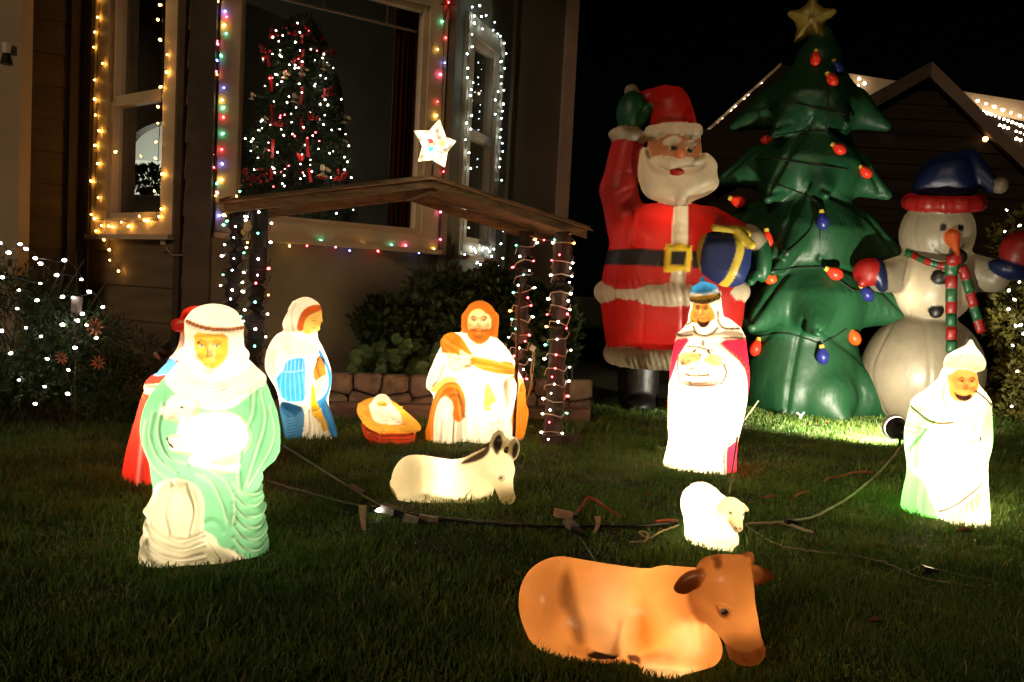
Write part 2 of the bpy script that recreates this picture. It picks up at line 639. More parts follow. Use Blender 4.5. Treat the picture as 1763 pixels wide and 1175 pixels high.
M_WOOD = surf('weathered_wood', (0.19, 0.125, 0.07), 0.8, 0.5, 9, stretch=(.6, 4, 5), bump=0.8, bscale=40, bdist=.004)
M_WOOD2 = surf('weathered_wood_underside', (0.24, 0.13, 0.065), 0.8, 0.5, 9, stretch=(.6, 4, 5), bump=0.8, bscale=40, bdist=.004)
M_EDGE = surf('pale_wood_edge', (0.34, 0.22, 0.12), 0.8, 0.4, 12, stretch=(.6, 4, 5), bump=0.6, bscale=40, bdist=.003)
M_BARK = surf('bark', (0.060, 0.038, 0.028), 0.9, 0.5, 18, stretch=(1, 1, .25), bump=1.0, bscale=45, bdist=.012)
M_BARK_D = surf('dark_bark', (0.026, 0.017, 0.013), 0.9, 0.5, 18, stretch=(1, 1, .25), bump=1.0, bscale=45, bdist=.012)
M_TIMBER = surf('landscape_timber', (0.17, 0.10, 0.07), 0.85, 0.4, 8, stretch=(.5, 3, 3), bump=0.8, bscale=30, bdist=.006)
M_STONES = [surf('wall_stone', c, 0.9, 0.35, 14, bump=1.0, bscale=38, bdist=.012) for c in ((0.22, 0.15, 0.115), (0.28, 0.20, 0.15), (0.19, 0.145, 0.12), (0.25, 0.165, 0.12))]
M_MORTAR = surf('mortar', (0.05, 0.038, 0.028), 0.95, bump=0.6)
M_WIREB = surf('dark_green_wire', (0.010, 0.014, 0.008), 0.5, bump=0)
M_WIREW = surf('white_wire', (0.55, 0.38, 0.28), 0.45, bump=0)
M_CORDG = surf('green_cord', (0.10, 0.17, 0.10), 0.5, bump=0)
M_CORDK = surf('black_cord', (0.008, 0.008, 0.008), 0.35, bump=0)
M_CORDO = surf('orange_cord', (0.34, 0.075, 0.03), 0.5, bump=0)
M_CORDT = surf('tan_cord', (0.38, 0.32, 0.20), 0.5, bump=0)
M_PLUG = surf('grey_plug', (0.22, 0.17, 0.14), 0.5, 0.4, 40, bump=0.2)
M_BLACKM = surf('black_plastic', (0.012, 0.012, 0.013), 0.4, bump=0.1)
M_WHITEP = surf('white_plastic', (0.75, 0.70, 0.66), 0.35, 0.05, bump=0)
M_RED = surf('red_ribbon', (0.42, 0.015, 0.012), 0.4, 0.3, 20, bump=0.3)
M_CREAMO = surf('cream_ornament', (0.55, 0.42, 0.25), 0.5, 0.3, 20, bump=0.2)


def leaf_mat(name, col, col2, tr=0.3, rough=0.5, scale=25):
    m, nt, out = new_mat(name)
    tc = nd(nt, 'ShaderNodeTexCoord'); n1 = nd(nt, 'ShaderNodeTexNoise'); n1.inputs['Scale'].default_value = scale; n1.inputs['Detail'].default_value = 3
    nt.links.new(tc.outputs['Object'], n1.inputs['Vector'])
    mx = nd(nt, 'ShaderNodeMix', data_type='RGBA'); mx.inputs[6].default_value = (*col, 1); mx.inputs[7].default_value = (*col2, 1)
    cr = nd(nt, 'ShaderNodeMapRange'); cr.inputs[1].default_value = 0.35; cr.inputs[2].default_value = 0.65
    nt.links.new(n1.outputs[0], cr.inputs[0]); nt.links.new(cr.outputs[0], mx.inputs[0])
    p = nd(nt, 'ShaderNodeBsdfPrincipled'); p.inputs['Roughness'].default_value = rough; p.inputs['Specular IOR Level'].default_value = 0.35
    t = nd(nt, 'ShaderNodeBsdfTranslucent'); s = nd(nt, 'ShaderNodeMixShader'); s.inputs[0].default_value = tr
    nt.links.new(mx.outputs[2], p.inputs['Base Color']); nt.links.new(mx.outputs[2], t.inputs['Color'])
    nt.links.new(p.outputs[0], s.inputs[1]); nt.links.new(t.outputs[0], s.inputs[2]); nt.links.new(s.outputs[0], out.inputs[0])
    return m


M_LEAFD = leaf_mat('dark_leaf', (0.022, 0.038, 0.012), (0.055, 0.085, 0.026))
M_LEAFR = leaf_mat('round_leaf', (0.05, 0.085, 0.028), (0.10, 0.16, 0.055))
M_LEAFY = leaf_mat('variegated_leaf', (0.06, 0.07, 0.014), (0.30, 0.25, 0.05), scale=40)
M_LEAFB = leaf_mat('bushy_leaf', (0.03, 0.05, 0.016), (0.07, 0.10, 0.03))
M_NEEDLE = leaf_mat('fir_needle', (0.012, 0.026, 0.010), (0.035, 0.055, 0.02), 0.1)
M_GRASS = leaf_mat('grass_blade', (0.055, 0.125, 0.018), (0.14, 0.22, 0.040), 0.35, 0.45, scale=2.2)


def glass_mat():
    m, nt, out = new_mat('window_glass')
    t = nd(nt, 'ShaderNodeBsdfTransparent'); t.inputs[0].default_value = (.93, .94, .93, 1)
    g = nd(nt, 'ShaderNodeBsdfGlossy'); g.inputs['Roughness'].default_value = 0.01
    lw = nd(nt, 'ShaderNodeFresnel'); lw.inputs[0].default_value = 1.45
    s = nd(nt, 'ShaderNodeMixShader')
    ge = nd(nt, 'ShaderNodeNewGeometry'); iv = nd(nt, 'ShaderNodeMath', operation='SUBTRACT'); iv.inputs[0].default_value = 1.0
    ml = nd(nt, 'ShaderNodeMath', operation='MULTIPLY'); nt.links.new(ge.outputs['Backfacing'], iv.inputs[1]); nt.links.new(iv.outputs[0], ml.inputs[0]); nt.links.new(lw.outputs[0], ml.inputs[1])
    nt.links.new(ml.outputs[0], s.inputs[0]); nt.links.new(t.outputs[0], s.inputs[1]); nt.links.new(g.outputs[0], s.inputs[2]); nt.links.new(s.outputs[0], out.inputs[0])
    return m


M_GLASS = glass_mat()

# ================================================================== lawn
bm_l = MB()
nx, ny = 60, 60
lx = np.linspace(-1, 1, nx); ly = np.linspace(0, 1, ny)
vs_ = []
for j in range(ny):
    for i in range(nx):
        x = math.copysign(abs(lx[i]) ** 2.2 * 120, lx[i]); y = -8 + ly[j] ** 3 * 220 + ly[j] * 10
        vs_.append((x, y, 0.0))
mesh_obj('lawn', vs_, [(j * nx + i, j * nx + i + 1, (j + 1) * nx + i + 1, (j + 1) * nx + i) for j in range(ny - 1) for i in range(nx - 1)], M_TURF)['kind'] = 'structure'


def grass(n=470000, name='grass', mat=None, label='short green lawn grass in uneven tufts under the lit figures', tall=1.0):
    mat = mat or M_GRASS
    # more blades where the lawn is nearer
    Yv = 1.35 + (6.6 - 1.35) * NR.uniform(0, 1, n) ** 1.35
    half = Yv * 0.66 + 0.15
    X = NR.uniform(-1, 1, n) * half
    # tufts
    ph = .9 * np.sin(X * 2.3 + 1.7 * np.sin(Yv * 1.9)) * np.sin(Yv * 2.9 + X) + np.sin(X * 9.1 + Yv * 3.7) * np.sin(Yv * 11.3 - X * 4.1) + .6 * np.sin(X * 23 + 1.3) * np.sin(Yv * 19)
    keep = NR.uniform(0, 1, n) < .60 + .24 * ph
    X, Yv, ph = X[keep], Yv[keep], ph[keep]; n = len(X)
    h = NR.uniform(.009, .027, n) * (1 + .30 * np.clip(ph, -1.6, 1.8)) * (1 + (NR.uniform(0, 1, n) < .04) * .8)
    h = h * tall
    a = NR.uniform(0, 6.283, n); w = NR.uniform(.0010, .0019, n) * (0.8 + Yv * .22)
    la = NR.uniform(0, 6.283, n); ln = h * NR.uniform(.15, .95, n)
    dx, dy = np.cos(a) * w, np.sin(a) * w
    lx_, ly_ = np.cos(la) * ln, np.sin(la) * ln
    V = np.zeros((n, 5, 3), np.float32)
    V[:, 0] = np.stack([X - dx, Yv - dy, np.full(n, -.003)], 1); V[:, 1] = np.stack([X + dx, Yv + dy, np.full(n, -.003)], 1)
    V[:, 2] = np.stack([X + dx * .7 + lx_ * .35, Yv + dy * .7 + ly_ * .35, h * .6], 1); V[:, 3] = np.stack([X - dx * .7 + lx_ * .35, Yv - dy * .7 + ly_ * .35, h * .6], 1)
    V[:, 4] = np.stack([X + lx_, Yv + ly_, h], 1)
    me = bpy.data.meshes.new(name)
    me.vertices.add(n * 5); me.vertices.foreach_set('co', V.ravel())
    b = (np.arange(n) * 5)[:, None]
    L = np.concatenate([b + 0, b + 1, b + 2, b + 3, b + 3, b + 2, b + 4], 1).astype(np.int32)
    me.loops.add(n * 7); me.loops.foreach_set('vertex_index', L.ravel())
    st = np.stack([np.arange(n) * 7, np.arange(n) * 7 + 4], 1).astype(np.int32)
    me.polygons.add(n * 2); me.polygons.foreach_set('loop_start', st.ravel()); me.polygons.foreach_set('loop_total', np.tile([4, 3], n).astype(np.int32))
    me.update(calc_edges=True)
    me.materials.append(mat)
    o = bpy.data.objects.new(name, me); COL.objects.link(o)
    tag(o, label, 'grass', kind='stuff')


grass()
grass(26000, 'dry_grass', leaf_mat('dry_grass_blade', (.16, .11, .04), (.26, .20, .08), .3, .6, scale=4), 'sparse yellowed dead blades mixed into the lawn', 1.12)
grass(9000, 'tall_grass', M_GRASS, 'scattered taller uncut blades standing above the lawn', 1.9)


# ================================================================== house with a bay
class Plane:
    def __init__(s, a, b, out=None):
        s.A = Vector((a[0], a[1], 0)); s.B = Vector((b[0], b[1], 0))
        s.u = (s.B - s.A).normalized(); s.L = (s.B - s.A).length
        s.n = Vector((s.u.y, -s.u.x, 0))
        if s.n.dot(-s.A) < 0: s.n = -s.n

    def hit(s, px, py):
        o = Vector((0, 0, CAM_H)); d = ray(px, py)
        q = o + d * ((s.A - o).dot(s.n) / d.dot(s.n))
        return (q - s.A).dot(s.u), q.z

    def pt(s, a, z, o=0.0):
        return s.A + s.u * a + s.n * o + Vector((0, 0, z))

    def box(s, mb, a0, a1, z0, z1, o0, o1):
        mb.hexa([s.pt(a0, z0, o0), s.pt(a1, z0, o0), s.pt(a1, z0, o1), s.pt(a0, z0, o1), s.pt(a0, z1, o0), s.pt(a1, z1, o0), s.pt(a1, z1, o1), s.pt(a0, z1, o1)])
        return mb


def pXY(px, Y):
    q = P(px, 490, Y)
    return (q.x, Y)


HT = 4.2
K0, K1, K2, K3, K4 = pXY(130, 5.9), pXY(340, 5.05), pXY(757, 6.0), pXY(868, 7.25), pXY(957, 7.65)
d01 = Vector((K2[0] - K1[0], K2[1] - K1[1])).normalized()
KL = (K0[0] - d01.x * 2.2, K0[1] - d01.y * 1.4)
W_left = Plane(KL, K0); W_lc = Plane(K0, K1); W_f = Plane(K1, K2); W_rc = Plane(K2, K3); W_r = Plane(K3, K4)
W_side = Plane(K4, (K4[0] - .1, K4[1] + 6)); W_side.n = Vector((W_side.u.y, -W_side.u.x, 0))
house = empty('house', W_f.pt(W_f.L / 2, 0), 'dark brown house with a bay of three lit windows behind the nativity', 'house')


def walls(pl, op, mat, boards=False, thick=.16):
    mb = MB(); e = 0.0
    if op:
        a0, a1, z0, z1 = op
        pl.box(mb, e, a0, 0, HT, -thick, 0); pl.box(mb, a1, pl.L - e, 0, HT, -thick, 0)
        pl.box(mb, a0 + .002, a1 - .002, 0, z0, -thick + .002, -.001); pl.box(mb, a0 + .002, a1 - .002, z1, HT, -thick + .002, -.001)
    else:
        pl.box(mb, e, pl.L - e, 0, HT, -thick, 0)
    mb.build('wall', mat, house)
    if boards:
        z = 0.05; h = .21
        while z < HT:
            segs = [(0.0, pl.L)]
            if op and z + h > op[2] and z < op[3]:
                segs = [(0.0, op[0]), (op[1], pl.L)]
            for a, b in segs:
                m = MB(); t0, t1 = .022, .009
                m.hexa([pl.pt(a, z, .001), pl.pt(b, z, .001), pl.pt(b, z, t0), pl.pt(a, z, t0), pl.pt(a, z + h, .001), pl.pt(b, z + h, .001), pl.pt(b, z + h, t1), pl.pt(a, z + h, t1)])
                m.build('siding_board', mat, house)
            z += h + .003


def window(pl, outer, inner, rail=None, label=None, ho=.035, extra=()):
    """outer trim and inner glass rectangles as (a0, a1, z0, z1) on the wall"""
    a0, a1, z0, z1 = outer; i0, i1, y0, y1 = inner
    fr = MB()
    pl.box(fr, a0, i0, z0, z1, 0.004, ho); pl.box(fr, i1, a1, z0, z1, 0.004, ho)
    pl.box(fr, i0, i1, z0, y0, 0.004, ho - .002); pl.box(fr, i0, i1, y1, z1, 0.004, ho - .002)
    w = fr.build('window', M_TRIM, house)
    if label: w['label'] = label
    sash = MB(); t = min(.035, (i1 - i0) * .11)
    for q0, q1 in ([(y0, y1)] if rail is None else [(y0, rail), (rail, y1)]):
        ou = .012 if (rail is not None and q0 == y0) else 0.0
        pl.box(sash, i0 + .002, i0 + t, q0, q1, -.06 + ou, .004 + ou); pl.box(sash, i1 - t, i1 - .002, q0, q1, -.06 + ou, .004 + ou)
        pl.box(sash, i0 + t, i1 - t, q0 + .002, q0 + t, -.058 + ou, .002 + ou); pl.box(sash, i0 + t, i1 - t, q1 - t, q1 - .002, -.058 + ou, .002 + ou)
        g = MB(); pl.box(g, i0 + t, i1 - t, q0 + t, q1 - t, -.034, -.030)
        g.build('pane', M_GLASS, w)
    sash.build('sash', M_TRIM, w)
    s = MB(); pl.box(s, a0 - .015, a1 + .015, z0 - .03, z0, 0.004, ho + .035)
    s.build('sill', M_TRIM, w)
    return w


def rect(pl, lt, rb, ztop=None):
    a0 = pl.hit(*lt)[0]; a1, z0 = pl.hit(*rb)
    return a0, a1, z0, ztop


# left cheek
zT = 3.05
lo = [W_lc.hit(165, 400)[0], W_lc.hit(305, 395)[0], W_lc.hit(230, 405)[1], zT]
li = [W_lc.hit(192, 300)[0], W_lc.hit(287, 300)[0], W_lc.hit(240, 376)[1], zT - .12]
walls(W_lc, li, M_SIDE_D, True)
window(W_lc, lo, li, rail=W_lc.hit(245, 168)[1])
# front
fo = [W_f.hit(366, 400)[0], W_f.hit(751, 400)[0], W_f.hit(560, 416)[1], W_f.hit(720, -20)[1]]
fi = [W_f.hit(402, 360)[0], W_f.hit(722, 390)[0], W_f.hit(560, 389)[1], W_f.hit(720, 8)[1]]
walls(W_f, fi, M_SIDE)
w_main = window(W_f, fo, fi, None, 'large picture window with cream trim')
# right cheek
ro = [W_rc.hit(788, 300)[0], W_rc.hit(852, 300)[0], W_rc.hit(820, 444)[1], W_rc.hit(825, 40)[1]]
ri = [W_rc.hit(800, 300)[0], W_rc.hit(843, 300)[0], W_rc.hit(820, 420)[1], W_rc.hit(825, 72)[1]]
walls(W_rc, ri, M_SIDE)
window(W_rc, ro, ri, rail=W_rc.hit(822, 235)[1])
walls(W_left, None, M_SIDE_D, True); walls(W_r, None, M_SIDE); walls(W_side, None, M_SIDE_D)


def corner_board(pt, w, mat, up=HT, nm='corner_board', lean=0.0):
    m = MB(); m.box((pt[0], pt[1], up / 2), (w, w, up), Matrix.Rotation(lean, 3, 'Z')); return m.build(nm, mat, house)


corner_board(K0, .13, M_BOARD, lean=.6); corner_board(K1, .14, M_BOARD, lean=.2); corner_board(K2, .05, M_SIDE, lean=.5); corner_board(K4, .11, M_TRIM_P, lean=.5)
m = MB(); W_rc.box(m, W_rc.L - .10, W_rc.L - .02, 0, HT, .002, .03); m.build('corner_board', M_SIDE, house)
# dark boards beside the left window and battens
for (pl, a, w_) in ((W_lc, lo[0] - .10, .07), (W_lc, lo[1] + .03, .06), (W_left, W_left.L - .5, .05)):
    m = MB(); pl.box(m, a, a + w_, 0, HT, .024, .04); m.build('batten', M_BOARD, house)
# roof slab far above keeps the sky out of the rooms
m = MB(); cc = [Vector((KL[0] - .3, KL[1] - .3, HT)), Vector((K1[0], K1[1] - .35, HT)), Vector((K2[0] + .25, K2[1] - .3, HT)), Vector((K4[0] + .05, K4[1] - .3, HT)), Vector((K4[0], K4[1] + 6, HT)), Vector((KL[0] - .6, KL[1] + 6, HT))]
v_, f_ = slab(cc, .15); mesh_obj('roof', v_, f_, M_BOARD, house)
# room inside the bay
m = MB()
m.box((-2.65, 9.6, 2.0), (6.0, .1, 4.2)); m.build('room_wall', M_INT, house)
m = MB(); m.box((-1.9, 7.85, .45), (3.8, 3.3, .06)); m.build('room_floor', M_INT, house)
# curtain just inside the picture window
m = MB()
q0 = W_f.hit(690, 300)[0]; q1 = W_f.hit(719, 300)[0]
n_ = 18
pts = [W_f.pt(q0 + (q1 - q0 + .05) * i / n_, 0, -.16 - .03 * math.sin(i * 1.9)) for i in range(n_ + 1)]
v_ = [p + Vector((0, 0, .9)) for p in pts] + [p + Vector((0, 0, 3.1)) for p in pts]
mesh_obj('curtain', v_, [(i, i + 1, n_ + 2 + i, n_ + 1 + i) for i in range(n_)], M_CURT, house, True)
m = MB(); a, b = W_f.hit(462, 0), W_f.hit(719, 45); m.tube([W_f.pt(fi[0] + .02, b[1], -.12), W_f.pt(fi[1] - .02, b[1], -.12)], .009, 6)
for px in (570, 682):
    h_ = W_f.hit(px, 20); m.tube([W_f.pt(h_[0], b[1], -.12), W_f.pt(h_[0], b[1] + .13, -.12)], .006, 5)
m.build('curtain_rod', M_TRIM_P, house)

# arched passage seen through the left window, with a lit room beyond it
Ya = 8.0
arch = []
cxa, cya, ra = 300, 262, 84
for i in range(25):
    t = math.pi - math.pi * i / 24
    arch.append((cxa + ra * math.cos(t), cya - 54 * math.sin(t)))
arch = [(216, 420)] + arch + [(384, 420)]
m = MB()
hole = [P(x, y, Ya) for x, y in arch]
n_ = len(hole)
outer_ = []
for (x, y) in arch:
    dx, dy = x - 300, y - 300
    outer_.append(P(300 + dx * 3.4, 300 + dy * 3.4 if dy < 0 else y, Ya))
outer_[0] = P(0, 420, Ya); outer_[-1] = P(600, 420, Ya)
bk = Vector((0, .14, 0))
v_ = hole + outer_ + [p + bk for p in hole] + [p + bk for p in outer_]
f_ = [(i, i + 1, n_ + i + 1, n_ + i) for i in range(n_ - 1)] + [(2 * n_ + i, 3 * n_ + i, 3 * n_ + i + 1, 2 * n_ + i + 1) for i in range(n_ - 1)] + [(i, 2 * n_ + i, 2 * n_ + i + 1, i + 1) for i in range(n_ - 1)]
mesh_obj('arched_partition', v_, f_, M_INT, house)
m = MB(); a = P(240, 330, 9.3); m.box((a.x, 9.42, 1.6), (2.6, .08, 3.2)); m.build('room_wall', M_INTW, house)
zr = P(240, 276, 9.37).z; m = MB(); m.box((a.x, 9.365, zr + .6), (2.6, .02, 1.2)); m.build('ceiling_stand_in', surf('grey_ceiling_tone', (.36, .37, .33), .9, .05, bump=0), house)  # grey panel on the back wall stands in for the ceiling
ld = bpy.data.lights.new('room_lamp', 'POINT'); ld.energy = 26; ld.color = (.96, 1, .86); ld.shadow_soft_size = .12
lo_ = bpy.data.objects.new('room_lamp', ld); COL.objects.link(lo_); lo_.location = (a.x + .3, 8.5, 1.75); lo_.parent = house; lo_.matrix_parent_inverse = parent_matrix(house).inverted()
# small cabinet and plant inside
q = P(252, 364, 7.2)
cab = empty('cabinet', (q.x, 7.2, .48), 'white cabinet top seen through the left bay window', 'cabinet')
m = MB(); zt = P(252, 344, 7.2).z; m.box((q.x, 7.2, (zt + .48) / 2), (.42, .30, zt - .48)); m.build('cabinet_body', M_INTW, cab)
m = MB(); m.box((q.x, 7.2, zt + .012), (.46, .34, .022)); m.build('cabinet_top', M_INTW, cab)
pot = empty('house_plant', (q.x, 7.2, zt + .024), 'bushy green house plant on the white cabinet behind the left window', 'plant')
m = MB(); m.tube([(q.x, 7.2, zt + .024), (q.x, 7.2, zt + .09)], [.05, .07], 12); m.build('pot', M_BOARD, pot, True)


def leaf_cloud(name, blobs, n, size, mat, parent=None, label=None, cat=None, kind=None, up=.4, seed=3, aspect=.45, shell=.55, group=None):
    """many small folded leaves spread through soft ellipsoids (cx, cy, cz, rx, ry, rz, weight)"""
    r = np.random.RandomState(seed)
    wt = np.array([b[6] if len(b) > 6 else b[3] * b[4] * b[5] for b in blobs]); wt = wt / wt.sum()
    which = r.choice(len(blobs), n, p=wt)
    B = np.array([b[:6] for b in blobs])[which]
    d = r.normal(size=(n, 3)); d /= np.linalg.norm(d, axis=1)[:, None]
    rad = (shell + (1 - shell) * r.uniform(0, 1, n)) * (1 + r.normal(0, .07, n))
    c = B[:, :3] + d * B[:, 3:6] * rad[:, None]
    ok = c[:, 2] > .01
    c, d = c[ok], d[ok]; n = len(c)
    t = d * .8 + r.normal(size=(n, 3)) * .7 + np.array([0, 0, up]); t /= np.linalg.norm(t, axis=1)[:, None]
    s = np.cross(t, r.normal(size=(n, 3))); s /= np.linalg.norm(s, axis=1)[:, None] + 1e-9
    nn = np.cross(t, s)
    L = size * r.uniform(.6, 1.3, n)[:, None]; Wd = L * aspect
    V = np.stack([c, c + t * L * .5 + s * Wd * .5 + nn * Wd * .15, c + t * L, c + t * L * .5 - s * Wd * .5 + nn * Wd * .15, c + t * L * .5], 1).astype(np.float32)
    F = (np.arange(n) * 5)[:, None, None] + np.array([[0, 1, 4], [1, 2, 4], [2, 3, 4], [3, 0, 4]])[None]
    me = bpy.data.meshes.new(name)
    me.vertices.add(n * 5); me.vertices.foreach_set('co', V.ravel())
    me.loops.add(n * 12); me.loops.foreach_set('vertex_index', F.astype(np.int32).ravel())
    me.polygons.add(n * 4); me.polygons.foreach_set('loop_start', (np.arange(n * 4) * 3).astype(np.int32)); me.polygons.foreach_set('loop_total', np.full(n * 4, 3, np.int32))
    me.update(calc_edges=True); me.materials.append(mat)
    o = bpy.data.objects.new(name, me); COL.objects.link(o)
    if parent:
        o.parent = parent; o.matrix_parent_inverse = parent_matrix(parent).inverted()
    return tag(o, label, cat, group, kind)


leaf_cloud('foliage', [(q.x, 7.2, zt + .17, .17, .14, .10)], 420, .07, M_LEAFB, pot, kind='stuff', seed=2, aspect=.4)

# white wall of the porch at the far left with a small lamp fitting
pw = empty('porch_wall', P(-60, 500, 5.0) - Vector((0, 0, P(-60, 500, 5.0).z)), 'pale stucco porch wall at the far left edge', 'wall')
a, b = P(-330, 480, 4.9), P(30, 440, 5.1)
m = MB(); m.hexa([Vector((a.x, a.y, 0)), Vector((b.x, b.y, 0)), Vector((b.x - .1, b.y + .3, 0)), Vector((a.x, a.y + .3, 0)), Vector((a.x, a.y, 4)), Vector((b.x, b.y, 4)), Vector((b.x - .1, b.y + .3, 4)), Vector((a.x, a.y + .3, 4))])
m.build('wall_panel', M_WHITEW, pw)
sc = P(17, 98, 4.98)
ol = empty('wall_lantern', sc, 'small unlit outdoor lamp on the pale wall at the far left', 'lamp')
m = MB(); m.box(sc + Vector((0, .0, .035)), (.05, .05, .05)); m.tube([sc + Vector((0, -.03, .01)), sc + Vector((0, -.03, -.05))], [.02, .034], 10); m.build('lamp_shade', M_BLACKM, ol)
m = MB(); m.tube([sc + Vector((0, -.03, .065)), sc + Vector((0, -.03, .012))], [.026, .02], 10); m.build('glass_cup', M_WHITEP, ol)

# ================================================================== stone retaining wall with timber edging and planting bed
RW = Plane(tuple(G(545, 712))[:2], tuple(G(1018, 722))[:2])
rw = empty('stone_retaining_wall', RW.pt(RW.L / 2, 0), 'low retaining wall of reddish brown stones in front of the planting bed', 'wall')
m = MB(); RW.box(m, 0, RW.L, 0, .232, -.20, -.018); m.build('mortar', M_MORTAR, rw)
m = MB(); RW.box(m, -.5, RW.L - .01, 0, .20, -1.6, -.21); so_ = m.build('planting_bed', M_SOIL); so_['kind'] = 'structure'


def clip_poly(poly, n, c):
    out = []
    for i in range(len(poly)):
        a, b = poly[i], poly[(i + 1) % len(poly)]
        da, db = a[0] * n[0] + a[1] * n[1] - c, b[0] * n[0] + b[1] * n[1] - c
        if da <= 0: out.append(a)
        if (da < 0) != (db < 0) and abs(da - db) > 1e-12:
            t = da / (da - db); out.append((a[0] + (b[0] - a[0]) * t, a[1] + (b[1] - a[1]) * t))
    return out


rs = random.Random(11)
seeds = []
x = .0
while x < RW.L + .1:
    w_ = rs.uniform(.15, .25)
    if rs.random() < .3: seeds += [(x + w_ / 2, rs.uniform(.10, .14))]
    else: seeds += [(x + w_ / 2 + rs.uniform(-.03, .03), rs.uniform(.17, .20)), (x + w_ / 2 + rs.uniform(-.03, .03), rs.uniform(.05, .08))]
    x += w_
for i, sdd in enumerate(seeds):
    poly = [(0.003, .0), (RW.L - .003, .0), (RW.L - .003, .245 + rs.uniform(-.01, .008)), (0.003, .245)]
    for j, t in enumerate(seeds):
        if i == j or abs(t[0] - sdd[0]) > .6: continue
        n = (t[0] - sdd[0], (t[1] - sdd[1])); L_ = math.hypot(*n); n = (n[0] / L_, n[1] / L_)
        mid = ((t[0] + sdd[0]) / 2, (t[1] + sdd[1]) / 2)
        poly = clip_poly(poly, n, mid[0] * n[0] + mid[1] * n[1] - .0045)
        if len(poly) < 3: break
    if len(poly) < 3: continue
    pq = []
    for q_i in range(len(poly)):
        q_a, q_b = poly[q_i], poly[(q_i + 1) % len(poly)]
        pq += [(q_a[0] * .88 + q_b[0] * .12, q_a[1] * .88 + q_b[1] * .12), (q_a[0] * .5 + q_b[0] * .5 + rs.uniform(-.003, .003), q_a[1] * .5 + q_b[1] * .5 + rs.uniform(-.003, .003)), (q_a[0] * .12 + q_b[0] * .88, q_a[1] * .12 + q_b[1] * .88)]
    poly = pq
    cx_ = sum(p[0] for p in poly) / len(poly); cz_ = sum(p[1] for p in poly) / len(poly)
    b_ = rs.uniform(.0, .018); k = len(poly); tl = rs.uniform(-.08, .08)
    v_ = [RW.pt(p[0], p[1], -.03) for p in poly] + [RW.pt(p[0], p[1], -.004 + b_) for p in poly] + \
         [RW.pt(cx_ + (p[0] - cx_) * .88, cz_ + (p[1] - cz_) * .86, .012 + b_ + rs.uniform(-.004, .005) + tl * (p[0] - cx_)) for p in poly] + [RW.pt(cx_, cz_, .017 + b_)]
    f_ = [(a, (a + 1) % k, k + (a + 1) % k, k + a) for a in range(k)] + [(k + a, k + (a + 1) % k, 2 * k + (a + 1) % k, 2 * k + a) for a in range(k)] + [(2 * k + a, 2 * k + (a + 1) % k, 3 * k) for a in range(k)]
    mesh_obj('stone', v_, f_, rs.choice(M_STONES), rw)
te = empty('timber_edging', RW.pt(.9, 0, .12), 'long brown landscape timbers laid on the grass along the stone wall', 'edging')
for a0, a1 in ((-.55, .85), (.855, 1.62)):
    m = MB(); RW.box(m, a0, a1, 0, .085, .07, .17); m.build('timber', M_TIMBER, te)

# plants in the bed: large round leaves, then dark bushes
def round_leaf_mesh(r=.045):
    v_ = [(0, 0, .0)]; n_ = 10
    for i in range(n_):
        a = 2 * math.pi * i / n_ + .3
        rr = r * (1.0 + .12 * math.cos(5 * a)) * (.55 if i == 0 else 1)
        v_.append((rr * math.cos(a), rr * math.sin(a), r * .22 + .004 * math.sin(3 * a)))
    me = bpy.data.meshes.new('leaf'); me.from_pydata(v_, [], [(0, 1 + i, 1 + (i + 1) % n_) for i in range(n_)])
    me.materials.append(M_LEAFR); me.polygons.foreach_set('use_smooth', np.ones(n_, bool)); me.update(); return me


lm = round_leaf_mesh()
for gi, (px, nl, wd, lab) in enumerate(((690, 120, .30, 'clump of large round green leaves directly above the manger'), (770, 60, .2, 'clump of round leaves just left of the bearded man figure'), (905, 60, .24, 'clump of round leaves behind the lit back post on the right'))):
    a0 = RW.hit(px, 650)[0]
    base = RW.pt(a0, .2, -.28)
    pl_ = empty('broadleaf_plant', base, lab, 'plant', 'broad leaved plants behind the stone wall')
    for i in range(nl):
        a = rs.uniform(-wd, wd); z = rs.uniform(.02, .26) * (1 - .5 * abs(a) / wd) ; o_ = rs.uniform(-.16, .22)
        loc = RW.pt(a0 + a, .2 + z, -.28 + o_)
        share('leaf', lm, loc, pl_, (rs.uniform(.5, 1.5), rs.uniform(-.6, .6), rs.uniform(-.7, .7)), rs.uniform(.6, 1.15))
    st = MB()
    for i in range(10):
        a = rs.uniform(-wd, wd) * .8
        st.tube([RW.pt(a0 + a * .4, .19, -.26), RW.pt(a0 + a, .2 + rs.uniform(.1, .25), -.2 + rs.uniform(-.1, .1))], .004, 4)
    tag(st.build('stems', M_LEAFD, pl_), kind='stuff')


def bush(px, z0, rx, rz, n, lab, mat=M_LEAFD, size=.06, off=-.45, cat='bush', grp='dark bushes against the house wall', seed=1):
    a0 = RW.hit(px, 620)[0]; c = RW.pt(a0, z0, off)
    b = empty('bush', RW.pt(a0, .2, off), lab, cat, grp)
    r_ = random.Random(seed)
    blobs = [(c.x + r_.uniform(-.6, .6) * rx, c.y + r_.uniform(-.1, .1), c.z + r_.uniform(-.5, .5) * rz, rx * r_.uniform(.4, .7), .2, rz * r_.uniform(.4, .7)) for _ in range(7)]
    leaf_cloud('foliage', blobs, n, size, mat, b, kind='stuff', seed=seed, aspect=.5)
    m = MB()
    for i in range(9):
        m.tube([RW.pt(a0 + r_.uniform(-.08, .08), .19, off), RW.pt(a0 + r_.uniform(-.7, .7) * rx, z0 + r_.uniform(0, 1) * rz, off + r_.uniform(-.1, .1))], [.008, .003], 5)
    tag(m.build('stems', M_BOARD, b), kind='stuff')


